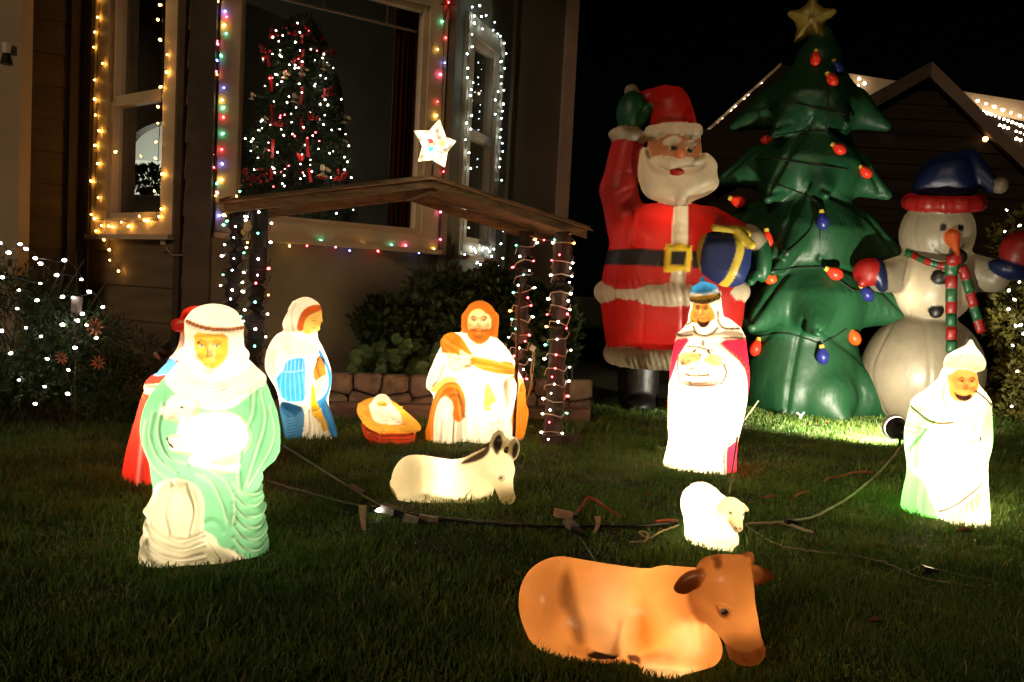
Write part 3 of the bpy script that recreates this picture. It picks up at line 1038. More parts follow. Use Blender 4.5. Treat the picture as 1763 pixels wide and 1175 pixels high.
bush(680, .48, .26, .22, 2200, 'low dark bush against the wall, above the round leaves', seed=4)
bush(770, .60, .26, .34, 2600, 'dark bush behind the head of the bearded man figure', seed=5, mat=M_LEAFB)
bush(858, .62, .24, .34, 2600, 'dark bush between the bearded man and the back right post', seed=6)
bush(945, .56, .26, .34, 2600, 'dark bush behind the right front post of the stable', seed=7, mat=M_LEAFB)
bush(1000, .46, .16, .26, 1400, 'small dark bush at the right end of the stone wall', seed=8)
# dried flower stalks
fl = empty('dried_flower_stalks', RW.pt(RW.hit(850, 620)[0], .2, -.3), 'thin stalks with dark dried flower heads below the small right window', 'plant')
for i in range(7):
    a0 = RW.hit(822 + i * 8 + rs.uniform(-3, 3), 600)[0]; h_ = rs.uniform(.85, 1.0)
    m = MB(); top = RW.pt(a0 + rs.uniform(-.04, .04), h_, -.32); m.tube([RW.pt(a0, .2, -.32), top], .003, 4); s_ = m.build('stalk', M_LEAFB, fl)
    m = MB(); m.tube([top, top + Vector((0, 0, .02)), top + Vector((0, 0, .034))], [.007, .017, .008], 7); m.build('flower_head', M_BOARD, s_)

# left flowering bush
lb = empty('flowering_bush', P(70, 700, 4.2) - Vector((0, 0, P(70, 700, 4.2).z)), 'large dark bush hung with white lights at the left edge', 'bush')
bl = []
r_ = random.Random(2)
for i in range(26):
    px = r_.uniform(-60, 190); py = r_.uniform(455 + max(0, px) * .62, 690); Y = r_.uniform(4.05, 4.5)
    q = P(px, py, Y); bl.append((q.x, q.y, max(q.z, .1), r_.uniform(.12, .2), .16, r_.uniform(.1, .16)))
for i in range(8):
    q = P(r_.uniform(190, 290), r_.uniform(590, 680), r_.uniform(4.2, 4.6)); bl.append((q.x, q.y, max(q.z, .08), .14, .12, .11))
leaf_cloud('foliage', bl, 15000, .035, M_LEAFD, lb, kind='stuff', seed=9, aspect=.22, shell=.3)
leaf_cloud('bright_foliage', [(*P(90, 600, 4.08), .22, .12, .16), (*P(150, 570, 4.05), .12, .1, .1), (*P(40, 660, 4.05), .2, .12, .12)], 1700, .034, M_LEAFB, lb, kind='stuff', seed=10, aspect=.25, shell=.3)
m = MB()
for i in range(34):
    a = P(r_.uniform(-20, 120), 700, 4.3); b = P(r_.uniform(-40, 230), r_.uniform(430, 600), r_.uniform(4.1, 4.5)); a.z = .0
    m.tube([a, a.lerp(b, .5) + Vector((r_.uniform(-.05, .05), 0, .08)), b], [.008, .005, .002], 4)
tag(m.build('stems', M_BOARD, lb), kind='stuff')
M_PETAL = surf('orange_petal', (0.40, 0.16, 0.06), 0.6, 0.3, 20, bump=0)
for (px, py, s_, lab) in ((165, 563, .05, 'daisy shaped orange flower beside the lights of the left bush'), (107, 616, .035, 'small orange flower low in the left bush'), (170, 625, .04, 'drooping orange flower under the daisy in the left bush')):
    c = P(px, py, 3.98); f = empty('flower', c, lab, 'flower')
    for k in range(9):
        a = 2 * math.pi * k / 9
        d = Vector((math.cos(a), -.25, math.sin(a))); t = Vector((-math.sin(a), 0, math.cos(a)))
        mesh_obj('petal', [c, c + d * s_ * .5 + t * s_ * .13, c + d * s_, c + d * s_ * .5 - t * s_ * .13, c + d * s_ * .5 + Vector((0, -.004, 0))], [(0, 1, 4), (1, 2, 4), (2, 3, 4), (3, 0, 4)], M_PETAL, f)
    m = MB(); m.tube([c + Vector((0, .004, 0)), c + Vector((0, -.008, 0))], s_ * .2, 8); m.build('flower_centre', M_BOARD, f)
    m = MB(); m.tube([c, c + Vector((.02, .05, -.15)), c + Vector((.0, .1, -.35))], .002, 4); m.build('stem', M_LEAFB, f)
q = P(132, 525, 3.98); pg = empty('plant_tag', q, 'small pale rectangular plant tag among the lights of the left bush', 'tag')
m = MB(); m.box(q, (.048, .004, .075), Matrix.Rotation(.05, 3, 'Y')); m.build('tag_plate', surf('tag_card', (.22, .18, .16), .8, .3, 50), pg)
m = MB(); m.tube([q, q - Vector((0, -.004, q.z))], .003, 5); m.build('tag_stake', M_BOARD, pg)

# right hedge with yellow green leaves
hb = empty('variegated_bush', P(1745, 740, 6.6) - Vector((0, 0, P(1745, 740, 6.6).z)), 'tall yellow green bush with white lights at the right edge', 'bush')
bl = []
for i in range(22):
    py = 380 + i * 18; q = P(1752 + r_.uniform(-26, 40) + (8 if py < 450 else 0), py, r_.uniform(6.4, 6.9)); bl.append((q.x, q.y, max(q.z, .05), .16, .15, .15))
leaf_cloud('foliage', bl, 9000, .055, M_LEAFY, hb, kind='stuff', seed=12, aspect=.5, shell=.4)
m = MB(); q = P(1755, 720, 6.65); m.tube([(q.x, q.y, 0), (q.x, q.y, 1.0)], [.025, .01], 6); m.build('trunk', M_BARK, hb)
# dark hedge behind snowman on the right and the yard fence of night
hd = empty('dark_hedge', P(1700, 700, 7.6) - Vector((0, 0, P(1700, 700, 7.6).z)), 'dark hedge in the shade behind the snowman', 'hedge')
bl = [(P(x, 600, 7.8).x, 7.8 + r_.uniform(-.1, .1), z, .3, .25, .25) for x in range(1690, 1830, 30) for z in (.2, .55, .85)]
leaf_cloud('foliage', bl, 5000, .06, M_LEAFD, hd, kind='stuff', seed=13, aspect=.4)

# ================================================================== neighbouring houses on the right
M_FASC = surf('white_fascia', (0.50, 0.38, 0.26), 0.6, 0.15, 4, bump=0.2)
M_FASC2 = surf('dull_bargeboard', (0.17, 0.12, 0.09), 0.7, 0.2, 4, bump=0.2)
M_CEIL = surf('carport_boards', (0.020, 0.012, 0.007), 0.9, 0.35, 3, stretch=(.3, 3, 3), bump=0.3, bscale=20, bdist=.01)
M_SHING = surf('roof_shingle', (0.03, 0.027, 0.025), 0.9, 0.3, 6, bump=0.7, bscale=20, bdist=.01)
nh = empty('neighbour_house', P(1450, 600, 13.5) - Vector((0, 0, P(1450, 600, 13.5).z)), 'far house with white eaves trimmed in icicle lights', 'house')
Yn = 13.0
e1, e2, e3 = P(1195, 243, Yn), P(1345, 108, Yn), P(1900, 205, Yn)
e3.z = P(1763, 172, Yn).z + .0
def fascia(a, b, h, t, name, mat, parent):
    n = Vector((0, -t, 0)); d = Vector((0, 0, -h))
    m = MB(); m.hexa([a + d, b + d, b + d - n, a + d - n, a, b, b - n, a - n]); return m.build(name, mat, parent)
fascia(e1, e2, .17, .08, 'fascia', M_FASC, nh)
ea, eb = P(1400, 117, Yn - .25), P(1900, 196, Yn - .25)
fascia(ea, eb, .26, .08, 'fascia', M_FASC, nh)
m = MB(); g0 = Vector((e1.x, Yn + .15, 0)); 
v_ = [Vector((e1.x, Yn + .12, 0)), Vector((eb.x, Yn + .12, 0)), Vector((eb.x, Yn + .12, eb.z - .1)), Vector((e2.x, Yn + .12, e2.z - .05)), Vector((e1.x, Yn + .12, e1.z - .05))]
v2, f2 = slab(v_, .2); mesh_obj('wall', v2, f2, M_CEIL, nh)
v_ = [e1 + Vector((0, .1, .01)), e2 + Vector((0, .1, .01)), e2 + Vector((.8, 5, .4)), e1 + Vector((.8, 5, .4))]
v2, f2 = slab(v_, -.08); mesh_obj('roof', v2, f2, M_SHING, nh)

cp = empty('carport', P(1600, 640, 9.5) - Vector((0, 0, P(1600, 640, 9.5).z)), 'dark gabled carport behind the inflatable tree and snowman', 'carport')
Yc = 9.4
ap, l_, rr_ = P(1605, 106, Yc), P(1330, 262, Yc), P(1850, 345, Yc)
def rake(a, b, wd, nm):
    t = (b - a).normalized(); n = Vector((0, 0, -1)) * wd
    m = MB(); o = Vector((0, .07, 0)); m.hexa([a + n, b + n, b + n + o, a + n + o, a, b, b + o, a + o]); return m.build(nm, M_FASC2 if nm == 'bargeboard' else M_SHING, cp)
rake(ap, rr_, .17, 'bargeboard'); k_ = rake(l_, ap, .15, 'bargeboard'); k_.data.materials[0] = M_TRIM_P
k_.data.materials[0] = surf('dark_bargeboard', (.06, .045, .035), .8)  # left bargeboard in a darker tone than the right one
for a, b in ((l_, ap), (ap, rr_)):
    v2, f2 = slab([a + Vector((0, .06, .004)), b + Vector((0, .06, .004)), b + Vector((0, 3.2, .004)), a + Vector((0, 3.2, .004))], -.06); mesh_obj('roof', v2, f2, M_SHING, cp)
# boarded gable front
nb = 14
for i in range(nb):
    z0 = 1.55 + i * .16
    if z0 + .15 > ap.z - .2: break
    def xa(z): 
        t = (z - l_.z) / (ap.z - l_.z); return l_.x + (ap.x - l_.x) * max(t, -1.0)
    def xb(z):
        t = (z - rr_.z) / (ap.z - rr_.z); return rr_.x + (ap.x - rr_.x) * max(t, -1.0)
    z1 = z0 + .153
    m = MB(); y0 = Yc + .10
    m.hexa([Vector((xa(z0 + .18), y0, z0)), Vector((xb(z0 + .18), y0, z0)), Vector((xb(z0 + .18), y0 + .05, z0)), Vector((xa(z0 + .18), y0 + .05, z0)), Vector((xa(z1 + .18), y0 + .012, z1)), Vector((xb(z1 + .18), y0 + .012, z1)), Vector((xb(z1 + .18), y0 + .05, z1)), Vector((xa(z1 + .18), y0 + .05, z1))])
    m.build('gable_board', M_CEIL, cp)
for x in (l_.x + .1, rr_.x - .1):
    m = MB(); m.box((x, Yc + .2, l_.z / 2 - .1), (.12, .12, l_.z - .2)); m.build('post', M_BOARD, cp)
m = MB(); m.box((ap.x, Yc + 3.2, 1.6), (4.6, .1, 3.2)); m.build('back_wall', M_CEIL, cp)

# ================================================================== wooden stable
stb = empty('stable', G(700, 770), 'rough wooden nativity stable with a shallow gable roof on four log posts', 'stable')
TH = .055
FL, FR_, FA = P(374, 343, 4.05), P(1021, 390, 4.5), P(745, 300, 4.28)
dv = Vector((-.20, .68, 0)); dv2 = Vector((-.30, .62, 0))
def plank(a, b, c, d, th, nm, mat):
    v2 = [a, b, c, d, a - Vector((0, 0, th)), b - Vector((0, 0, th)), c - Vector((0, 0, th)), d - Vector((0, 0, th))]
    m = MB(); m.hexa([v2[4], v2[5], v2[6], v2[7], v2[0], v2[1], v2[2], v2[3]]); return m.build(nm, mat, stb)
NB = 5
for side in (0, 1):
    a, b = (FL, FA) if side == 0 else (FA, FR_)
    for i in range(NB):
        t0, t1 = i / NB + .006, (i + 1) / NB - .006
        j = RNG.uniform(-.004, .004)
        q = [a + dv * t0, b + dv * t0, b + dv * t1, a + dv * t1]
        e_ = (b - a).normalized() * RNG.uniform(-.015, .02)
        if side: q[1] += e_; q[2] += e_
        else: q[0] -= e_; q[3] -= e_
        plank(*[p_ + Vector((0, 0, j)) for p_ in q], .018, 'roof_plank', M_WOOD2 if side else M_WOOD)
# front and back rafters on edge, under the planks
def rafter(a, b, off, h, t, nm='rafter', mat=M_WOOD):
    o = Vector((0, off, -.021)); u = Vector((0, t, 0)); d = Vector((0, 0, -h))
    m = MB(); m.hexa([a + o + d, b + o + d, b + o + d + u, a + o + d + u, a + o, b + o, b + o + u, a + o + u]); return m.build(nm, mat, stb)
rafter(FL + Vector((.03, 0, 0)), FA - Vector((.001, 0, 0)), -.004, .042, .035); rafter(FA + Vector((.001, 0, 0)), FR_ - Vector((.03, 0, 0)), -.004, .042, .035)
BL, BA, BR = FL + dv, FA + dv, FR_ + dv
rafter(BL + Vector((.03, 0, 0)), BA, -.06, .05, .04, 'rafter', M_WOOD2); rafter(BA, BR - Vector((.03, 0, 0)), -.06, .05, .04, 'rafter', M_WOOD2)
for a_, b_ in ((FL, FA), (FA, FR_)):
    o_ = Vector((0, -.016, -.019)); m = MB(); a2, b2 = a_ + o_, b_ + o_; d_ = Vector((0, 0, -.006)); u_ = Vector((0, .03, 0))
    m.hexa([a2 + d_, b2 + d_, b2 + d_ + u_, a2 + d_ + u_, a2, b2, b2 + u_, a2 + u_]); m.build('edge_strip', M_EDGE, stb)
# ridge beam
plank(FA + Vector((-.02, .04, -.03)), FA + Vector((.02, .04, -.03)), BA + Vector((.02, -.07, -.03)), BA + Vector((-.02, -.07, -.03)), .05, 'ridge_beam', M_WOOD)


def log_post(name, base, top, r, lab=None, n=16):
    m = MB(); pts = []; K_ = 26
    for i in range(K_):
        t = i / (K_ - 1); p = base.lerp(top, t) + Vector((RNG.uniform(-.003, .003), RNG.uniform(-.003, .003), 0)); pts.append(p)
    m.tube(pts, [r * RNG.uniform(.93, 1.07) * (1.06 - .1 * i / K_) for i in range(K_)], n)
    ph = [RNG.uniform(-.06, .06) for _ in range(n)]
    for i in range(K_):
        for k in range(n):
            q = m.v[i * n + k]; d = q - pts[i]; m.v[i * n + k] = pts[i] + d * (1 + ph[(k + i // 5) % n] + RNG.uniform(-.05, .05))
    o = m.build(name, M_BARK_D if r < .0425 and base.x < -.9 else M_BARK, stb, True)
    if lab: o['label'] = lab
    return pts, r


def gy(px, py, Y):
    q = P(px, py, Y); return q
def zroof(x):
    return 1.10
pFR = (Vector((P(950, 760, 4.42).x, 4.42, 0)), P(972, 400, 4.42))
pBR = (Vector((P(888, 700, 4.95).x, 4.95, 0)), P(906, 398, 4.95))
pFL = (Vector((P(434, 700, 4.2).x, 4.2, 0)), P(449, 352, 4.2))
pBL = (Vector((P(390, 700, 4.55).x, 4.55, 0)), P(408, 362, 4.55))
POSTS = [log_post('post', a, b, r) for (a, b), r in ((pFR, .043), (pBR, .042), (pFL, .042), (pBL, .038))]
# block at the foot of the front right post
fb = P(966, 765, 4.35); m = MB(); m.box((fb.x, 4.4, .03), (.2, .08, .06), Matrix.Rotation(.1, 3, 'Z')); m.build('foot_block', M_BARK, stb)
# ================================================================== lit plastic nativity figures
WHITE = hexc('#f3e8d2'); CREAM = hexc('#eedfc4'); MINT = hexc('#78b88e'); FACE = hexc('#cfa640'); BLACK = hexc('#1d150e')
GOLD = hexc('#7a5c1e'); TAN = hexc('#dc9a3e'); BROWN = hexc('#b5641a'); RED = hexc('#e0402c'); BLUE = hexc('#3f93c9')
WARM = (1.0, 0.85, 0.62)


def set_near(items, w, cx, yh):
    """size a group of solids and marks that reach w units out towards the viewer so that it keeps its measured size"""
    k = 1 - w / F_PX
    m = lambda q: (cx + (q[0] - cx) * k, yh + (q[1] - yh) * k) + tuple(q[2:])
    for s in items:
        if isinstance(s, Pil):
            s.poly = [m(q) for q in s.poly]; us = [q[0] for q in s.poly]; v_ = [q[1] for q in s.poly]
            s.cu, s.cv = sum(us) / len(us), sum(v_) / len(v_); s.bb = [(min(us), max(us)), (min(v_), max(v_)), s.bb[2]]
        elif isinstance(s, Ell):
            o = s.c; s.c = m(s.c); s.bb = [(a + c - b, d + c - b) for (a, d), b, c in zip(s.bb, o, s.c)]
        elif isinstance(s, Cap):
            s.a, s.b = m(s.a), m(s.b); r = max(s.ra, s.rb); s.bb = [(min(p, q) - r, max(p, q) + r) for p, q in zip(s.a, s.b)]
        elif isinstance(s, Paint): s.poly = [m(q) for q in s.poly]
        elif isinstance(s, Line): s.pts = [m(q) for q in s.pts]
    return items

CORD = surf('brown_cord', hexc('#6a3a20'), 0.7)


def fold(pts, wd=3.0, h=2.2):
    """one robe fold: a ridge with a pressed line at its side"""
    return [Line(pts, wd, h * 1.3, front=False, mul=(1.26,)), Line([(x + wd * 1.5, y + wd * .8) for x, y in pts], wd * .7, -h * 1.15, front=False, mul=(.70, .73, .70))]  # worn pale ridge; crease shade painted into the groove for stronger relief


def face_ops(cx, cy, s, iris=BLACK, brow=BLACK, mouth=hexc('#b06038'), skew=0.0, brow_w=1.0, eye_w=1.0, lid=True, white=True):
    """painted eyes, brows and mouth; s is the width between the eyes"""
    o = []
    for d in (-1, 1):
        ex, ey = cx + d * s * .5 + skew * s * .3, cy + d * skew * 0
        if white:
            o.append(Paint([(ex - s * .24, ey), (ex, ey - s * .13), (ex + s * .24, ey), (ex, ey + s * .12)], hexc('#f5ead8'), fe=1.2, front=True))
        o.append(Paint([(ex - s * .09 * eye_w, ey - s * .1), (ex + s * .09 * eye_w, ey - s * .1), (ex + s * .09 * eye_w, ey + s * .1), (ex - s * .09 * eye_w, ey + s * .1)], iris, fe=1.2, front=True))
        if lid: o.append(Line([(ex - s * .25, ey - s * .02), (ex, ey - s * .15), (ex + s * .25, ey - s * .02)], 1.0 * eye_w, .4, iris, a=.65))
        o.append(Line([(ex - s * .28, ey - s * .3 + (s * .08 if d < 0 else 0)), (ex, ey - s * .42), (ex + s * .28, ey - s * .3 + (s * .08 if d > 0 else 0))], brow_w, .7, brow, a=.85))
    if mouth: o.append(Line([(cx - s * .34, cy + s * 1.0), (cx, cy + s * 1.07), (cx + s * .34, cy + s * 1.0)], 1.6, .5, mouth, a=.7))
    return o


def face_solids(cx, cy, w, s, part='face', col=None, nose=1.0):
    """brow, nose, cheeks, lips and chin set on a head at depth w"""
    return [Ell((cx, cy - s * .3, w - 1.5), (s * .85, s * .2, 3.5), col, part, 3),
            Cap((cx, cy - s * .05, w + .5), (cx, cy + s * .52, w + s * .24 * nose), s * .11, s * .17, col, part, 3),
            Ell((cx - s * .13, cy + s * .6, w + s * .06), (s * .13, s * .1, s * .13), col, part, 2),
            Ell((cx + s * .13, cy + s * .6, w + s * .06), (s * .13, s * .1, s * .13), col, part, 2),
            Ell((cx - s * .62, cy + s * .5, w - s * .3), (s * .36, s * .34, s * .34), col, part, 4),
            Ell((cx + s * .62, cy + s * .5, w - s * .3), (s * .36, s * .34, s * .34), col, part, 4),
            Ell((cx, cy + s * .95, w), (s * .34, s * .09, s * .12), col, part, 2),
            Ell((cx, cy + s * 1.1, w), (s * .28, s * .09, s * .12), col, part, 2),
            Ell((cx, cy + s * 1.42, w - s * .05), (s * .36, s * .26, s * .25), col, part, 4),
            Ell((cx - s * .5, cy, w + 1.5), (s * .26, s * .15, s * .2), None, None, 2, sub=True),
            Ell((cx + s * .5, cy, w + 1.5), (s * .26, s * .15, s * .2), None, None, 2, sub=True)]


# ------------------------------------------------------------------ shepherd kneeling with a lamb (front left)
def make_shepherd():
    robe = [(318, 612), (291, 640), (268, 665), (254, 690), (246, 725), (249, 752), (257, 772), (262, 790), (264, 815), (268, 838), (258, 856), (251, 868), (258, 882),
            (247, 894), (250, 906), (241, 920), (244, 932), (237, 950), (243, 972), (275, 988), (330, 996), (390, 996), (440, 990), (464, 975), (469, 940), (462, 922),
            (465, 908), (456, 893), (464, 880), (455, 864), (460, 846), (451, 836), (461, 826), (456, 812), (466, 802), (486, 784), (491, 765), (490, 740), (482, 700), (468, 656), (450, 630), (430, 612)]
    S = [Pil(robe, 0, 74, 74, MINT, 'robe', 6, 2),
         # sleeves
         Pil([(262, 668), (300, 650), (330, 690), (332, 770), (320, 808), (296, 812), (272, 792), (252, 745)], 34, 40, 34, MINT, 'robe', 8),
         Pil([(400, 668), (452, 640), (482, 690), (489, 742), (486, 782), (456, 804), (432, 836), (410, 842), (402, 815), (392, 760)], 40, 36, 32, MINT, 'robe', 8),
         # bent knee under the white under-robe
         Pil([(288, 806), (320, 796), (348, 818), (358, 860), (352, 910), (300, 985), (255, 985), (262, 900), (272, 850)], 52, 40, 32, CREAM, 'under_robe', 9, 2),
         Pil([(248, 905), (300, 925), (360, 915), (395, 925), (432, 965), (425, 992), (250, 992), (240, 950)], 46, 40, 30, CREAM, 'under_robe', 8, 2),
         # head cloth
         Pil([(335, 530), (352, 521), (376, 517), (402, 521), (421, 533), (427, 558), (428, 592), (436, 618), (455, 634), (472, 648), (440, 668), (380, 690), (335, 672), (296, 648), (312, 622), (326, 598), (327, 562)], 6, 52, 46, WHITE, 'head_cloth', 8, 2),
         Ell((375, 556, 14), (48, 38, 46), WHITE, 'head_cloth', 8),
         Cap((326, 600, 20), (345, 640, 50), 11, 13, WHITE, 'head_cloth', 8), Cap((345, 640, 50), (392, 648, 56), 13, 13, WHITE, 'head_cloth', 8),
         Cap((392, 648, 56), (426, 604, 24), 13, 11, WHITE, 'head_cloth', 8),
         Pil([(300, 640), (330, 655), (370, 670), (430, 655), (468, 644), (452, 668), (405, 690), (370, 692), (335, 678)], 44, 24, 18, WHITE, 'head_cloth', 6, 2),
         # face
         Ell((370, 592, 31), (28, 34, 29), FACE, 'face', 4)]
    S += face_solids(368, 586, 60, 25, 'face', FACE)
    # lamb held in the arms
    S += [Pil([(330, 700), (372, 690), (410, 696), (430, 720), (433, 745), (418, 765), (380, 778), (345, 776), (330, 750)], 62, 34, 30, WHITE, 'lamb', 5, 2),
          Ell((322, 684, 64), (27, 20, 19), WHITE, 'lamb', 4, rot=8), Ell((301, 690, 70), (14, 12, 12), WHITE, 'lamb', 3),
          Ell((338, 678, 72), (15, 9, 8), WHITE, 'lamb', 3, rot=35), Cap((330, 700, 64), (320, 735, 68), 14, 10, WHITE, 'lamb', 6),
          Cap((345, 735, 72), (303, 737, 80), 9, 7, WHITE, 'lamb', 4), Cap((345, 752, 72), (306, 748, 78), 8, 6, WHITE, 'lamb', 3),
          Cap((340, 772, 64), (406, 786, 68), 13, 11, WHITE, 'lamb', 5),
          # hands under the lamb
          Ell((402, 772, 74), (14, 10, 9), hexc('#f0dc9c'), 'hand', 3, rot=-15)]
    for i in range(4):
        S.append(Cap((396 - i * 1.5, 766 + i * 5.2, 78), (374 - i * 2, 760 + i * 5.4, 79), 3.2, 2.6, hexc('#f0dc9c'), 'hand', 1.5))
    S.append(Cap((404, 764, 80), (396, 752, 81), 3.4, 2.8, hexc('#f0dc9c'), 'hand', 1.5))
    O = []
    # paint
    O += [Paint([(283, 806), (318, 800), (345, 815), (356, 845), (352, 878), (352, 892), (372, 903), (378, 922), (398, 928), (420, 943), (432, 960), (432, 1000), (200, 1000), (230, 930), (240, 870), (262, 838)], CREAM, 'under_robe', 2),
          Paint([(425, 968), (470, 960), (470, 1000), (425, 1000)], MINT, 'robe', 3),
          Paint([(342, 560), (368, 564), (400, 564), (400, 596), (393, 612), (374, 625), (356, 616), (344, 596)], FACE, 'face', 3, True),
          Paint([(368, 580), (376, 580), (378, 606), (366, 606)], hexc('#f2e2a8'), None, 5, True, .6)]
    O.insert(0, Paint([(318, 596), (300, 625), (288, 641), (308, 659), (335, 676), (361, 689), (386, 692), (410, 685), (432, 670), (462, 648), (452, 630), (432, 610), (420, 590), (330, 590)], WHITE, 'head_cloth', 2.5))
    # face oval border
    O += [Line([(342, 600), (341, 575), (348, 566), (398, 568), (401, 590), (398, 612), (376, 629), (352, 618), (343, 600)], 2.2, 1.4)]
    # twisted cord
    O += [Line([(334, 545), (350, 551), (372, 556), (398, 558), (424, 557)], 6, 3.2, hexc('#7a3d1c'), part='head_cord')]
    for i in range(15):
        t = i / 14; x = 337 + t * 85; y = 546 + 11 * math.sin(t * 1.6) + t * 1
        O.append(Line([(x - 2, y + 4), (x + 2.5, y - 4)], 1.2, .9, hexc('#c07a4a'), .6))
    O += face_ops(368, 585, 25, hexc('#7a7468'), hexc('#7a4a1c'), hexc('#f1d28a'), brow_w=1.2)
    # folds of the head cloth collar
    for i in range(6):
        q = i * 8.5
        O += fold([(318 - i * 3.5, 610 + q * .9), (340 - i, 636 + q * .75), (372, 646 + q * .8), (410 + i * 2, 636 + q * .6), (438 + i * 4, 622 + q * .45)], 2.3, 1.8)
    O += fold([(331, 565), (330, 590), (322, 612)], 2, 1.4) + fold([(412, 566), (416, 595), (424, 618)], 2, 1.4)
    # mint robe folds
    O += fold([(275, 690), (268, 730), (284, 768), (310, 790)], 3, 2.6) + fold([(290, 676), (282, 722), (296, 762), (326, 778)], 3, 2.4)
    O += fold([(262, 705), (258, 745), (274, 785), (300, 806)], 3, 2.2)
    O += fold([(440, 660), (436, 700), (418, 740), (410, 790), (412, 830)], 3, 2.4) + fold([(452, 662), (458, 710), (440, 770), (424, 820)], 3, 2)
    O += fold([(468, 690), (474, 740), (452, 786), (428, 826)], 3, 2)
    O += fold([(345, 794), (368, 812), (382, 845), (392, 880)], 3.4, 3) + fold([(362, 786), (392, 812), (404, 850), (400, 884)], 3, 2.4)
    O += [Ell and Line([(354, 880), (366, 876), (378, 884), (384, 896)], 5, 3.4, front=False)]
    for i in range(7):
        y = 838 + i * 19
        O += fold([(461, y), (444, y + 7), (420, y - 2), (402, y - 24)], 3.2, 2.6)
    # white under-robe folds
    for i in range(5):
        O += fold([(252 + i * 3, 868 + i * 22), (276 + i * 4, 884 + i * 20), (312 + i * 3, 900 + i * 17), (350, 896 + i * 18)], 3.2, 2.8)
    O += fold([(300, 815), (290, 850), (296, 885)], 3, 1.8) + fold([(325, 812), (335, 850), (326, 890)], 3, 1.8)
    # lamb marks
    LN = hexc('#cda468')
    O += [Line([(290, 700), (312, 706), (334, 704), (348, 690)], 2.0, -1.2, LN, .5), Line([(347, 672), (352, 684), (342, 694)], 2.0, -1.6, LN, .5), Line([(300, 728), (330, 728), (352, 724)], 1.8, -1.4, LN, .45), Line([(303, 757), (335, 762), (372, 776), (404, 780)], 2.0, -1.6, LN, .5), Line([(348, 700), (380, 692), (412, 700), (432, 722), (436, 746), (424, 764)], 2.4, -2.2, LN, .35), Line([(352, 778), (384, 796), (408, 796)], 2, -1.6, LN, .4)]
    O += [Line([(321, 682), (322.5, 682.4)], 4.0, -.6, BLACK), Line([(297, 733), (302, 742)], 4.5, 0, BLACK), Line([(301, 742), (305, 746)], 4, 0, BLACK),
          Line([(299, 735), (303, 740)], 1.2, 0, WHITE), Line([(287, 692), (293, 695)], 1.3, -.6, hexc('#cbb894')), Line([(380, 730), (400, 742), (392, 760)], 3, -1.6), Line([(345, 760), (372, 768), (398, 772)], 2.4, -2.0)]
    for i in range(16):
        a = NR.uniform(0, 6.28); x, y = NR.uniform(345, 420), NR.uniform(700, 762)
        O.append(Line([(x, y), (x + 5 * math.cos(a), y + 5 * math.sin(a))], 3, NR.uniform(-1.4, 1.4)))
    sculpt('shepherd_figure', 355, 946, S, O, MINT, 'robe', 2.0,
           'glowing kneeling shepherd in mint robe and white head cloth, lamb in arms', 'nativity figure', lamps=[(372, 752, -18, 7.6, WARM), (372, 600, -10, 1.5, WARM), (345, 880, -22, 1.8, WARM)])


# ------------------------------------------------------------------ king in red behind the shepherd
def make_red_king():
    red = hexc('#e63a2a')
    S = [Pil([(300, 612), (272, 640), (250, 668), (236, 715), (220, 765), (210, 812), (214, 842), (262, 848), (340, 850), (420, 846), (430, 800), (424, 700), (400, 630), (350, 600)], 0, 56, 52, red, 'robe', 6, 2),
         Ell((345, 574, 6), (25, 30, 27), TAN, 'face', 5),
         Pil([(318, 560), (330, 540), (360, 534), (372, 560), (376, 600), (396, 630), (345, 655), (286, 622), (312, 598)], -4, 34, 28, WHITE, 'shawl', 6, 2),
         Cap((312, 556, 6), (372, 548, 8), 12, 12, red, 'turban', 5), Ell((345, 540, 4), (27, 17, 26), red, 'turban', 5),
         Pil([(262, 640), (300, 628), (316, 670), (300, 690), (262, 676), (250, 660)], 22, 24, 20, red, 'robe', 6)]
    O = [Paint([(262, 632), (300, 606), (318, 632), (300, 636), (270, 640)], hexc('#4f9be0'), 'collar', 2), Paint([(240, 655), (290, 650), (300, 664), (250, 672)], hexc('#f2d8b0'), 'cuff', 2),
         Line([(246, 660), (270, 655), (300, 660)], 1.8, .8, hexc('#5a4a1c')), Line([(246, 668), (254, 676)], 3, .6, GOLD), Line([(314, 549), (330, 553), (345, 553)], 3, 1.2, hexc('#e8d29a'), part='band')]
    for i in range(5):
        O.append(Line([(322 + i * 4, 546 - i * 2), (330 + i * 4, 536)], 1.4, -1.0, hexc('#8a2018')))
    for i in range(5):
        O += fold([(262 + i * 22, 690), (250 + i * 22, 750), (240 + i * 24, 830)], 4, 2.4)
    O += face_ops(350, 572, 20)
    sculpt('red_king_figure', 320, 824, S, O, red, 'robe', 3.0,
           'glowing king figure in red robe, mostly hidden behind the shepherd with the lamb', 'nativity figure', lamps=[(310, 700, 0, 10, WARM)])


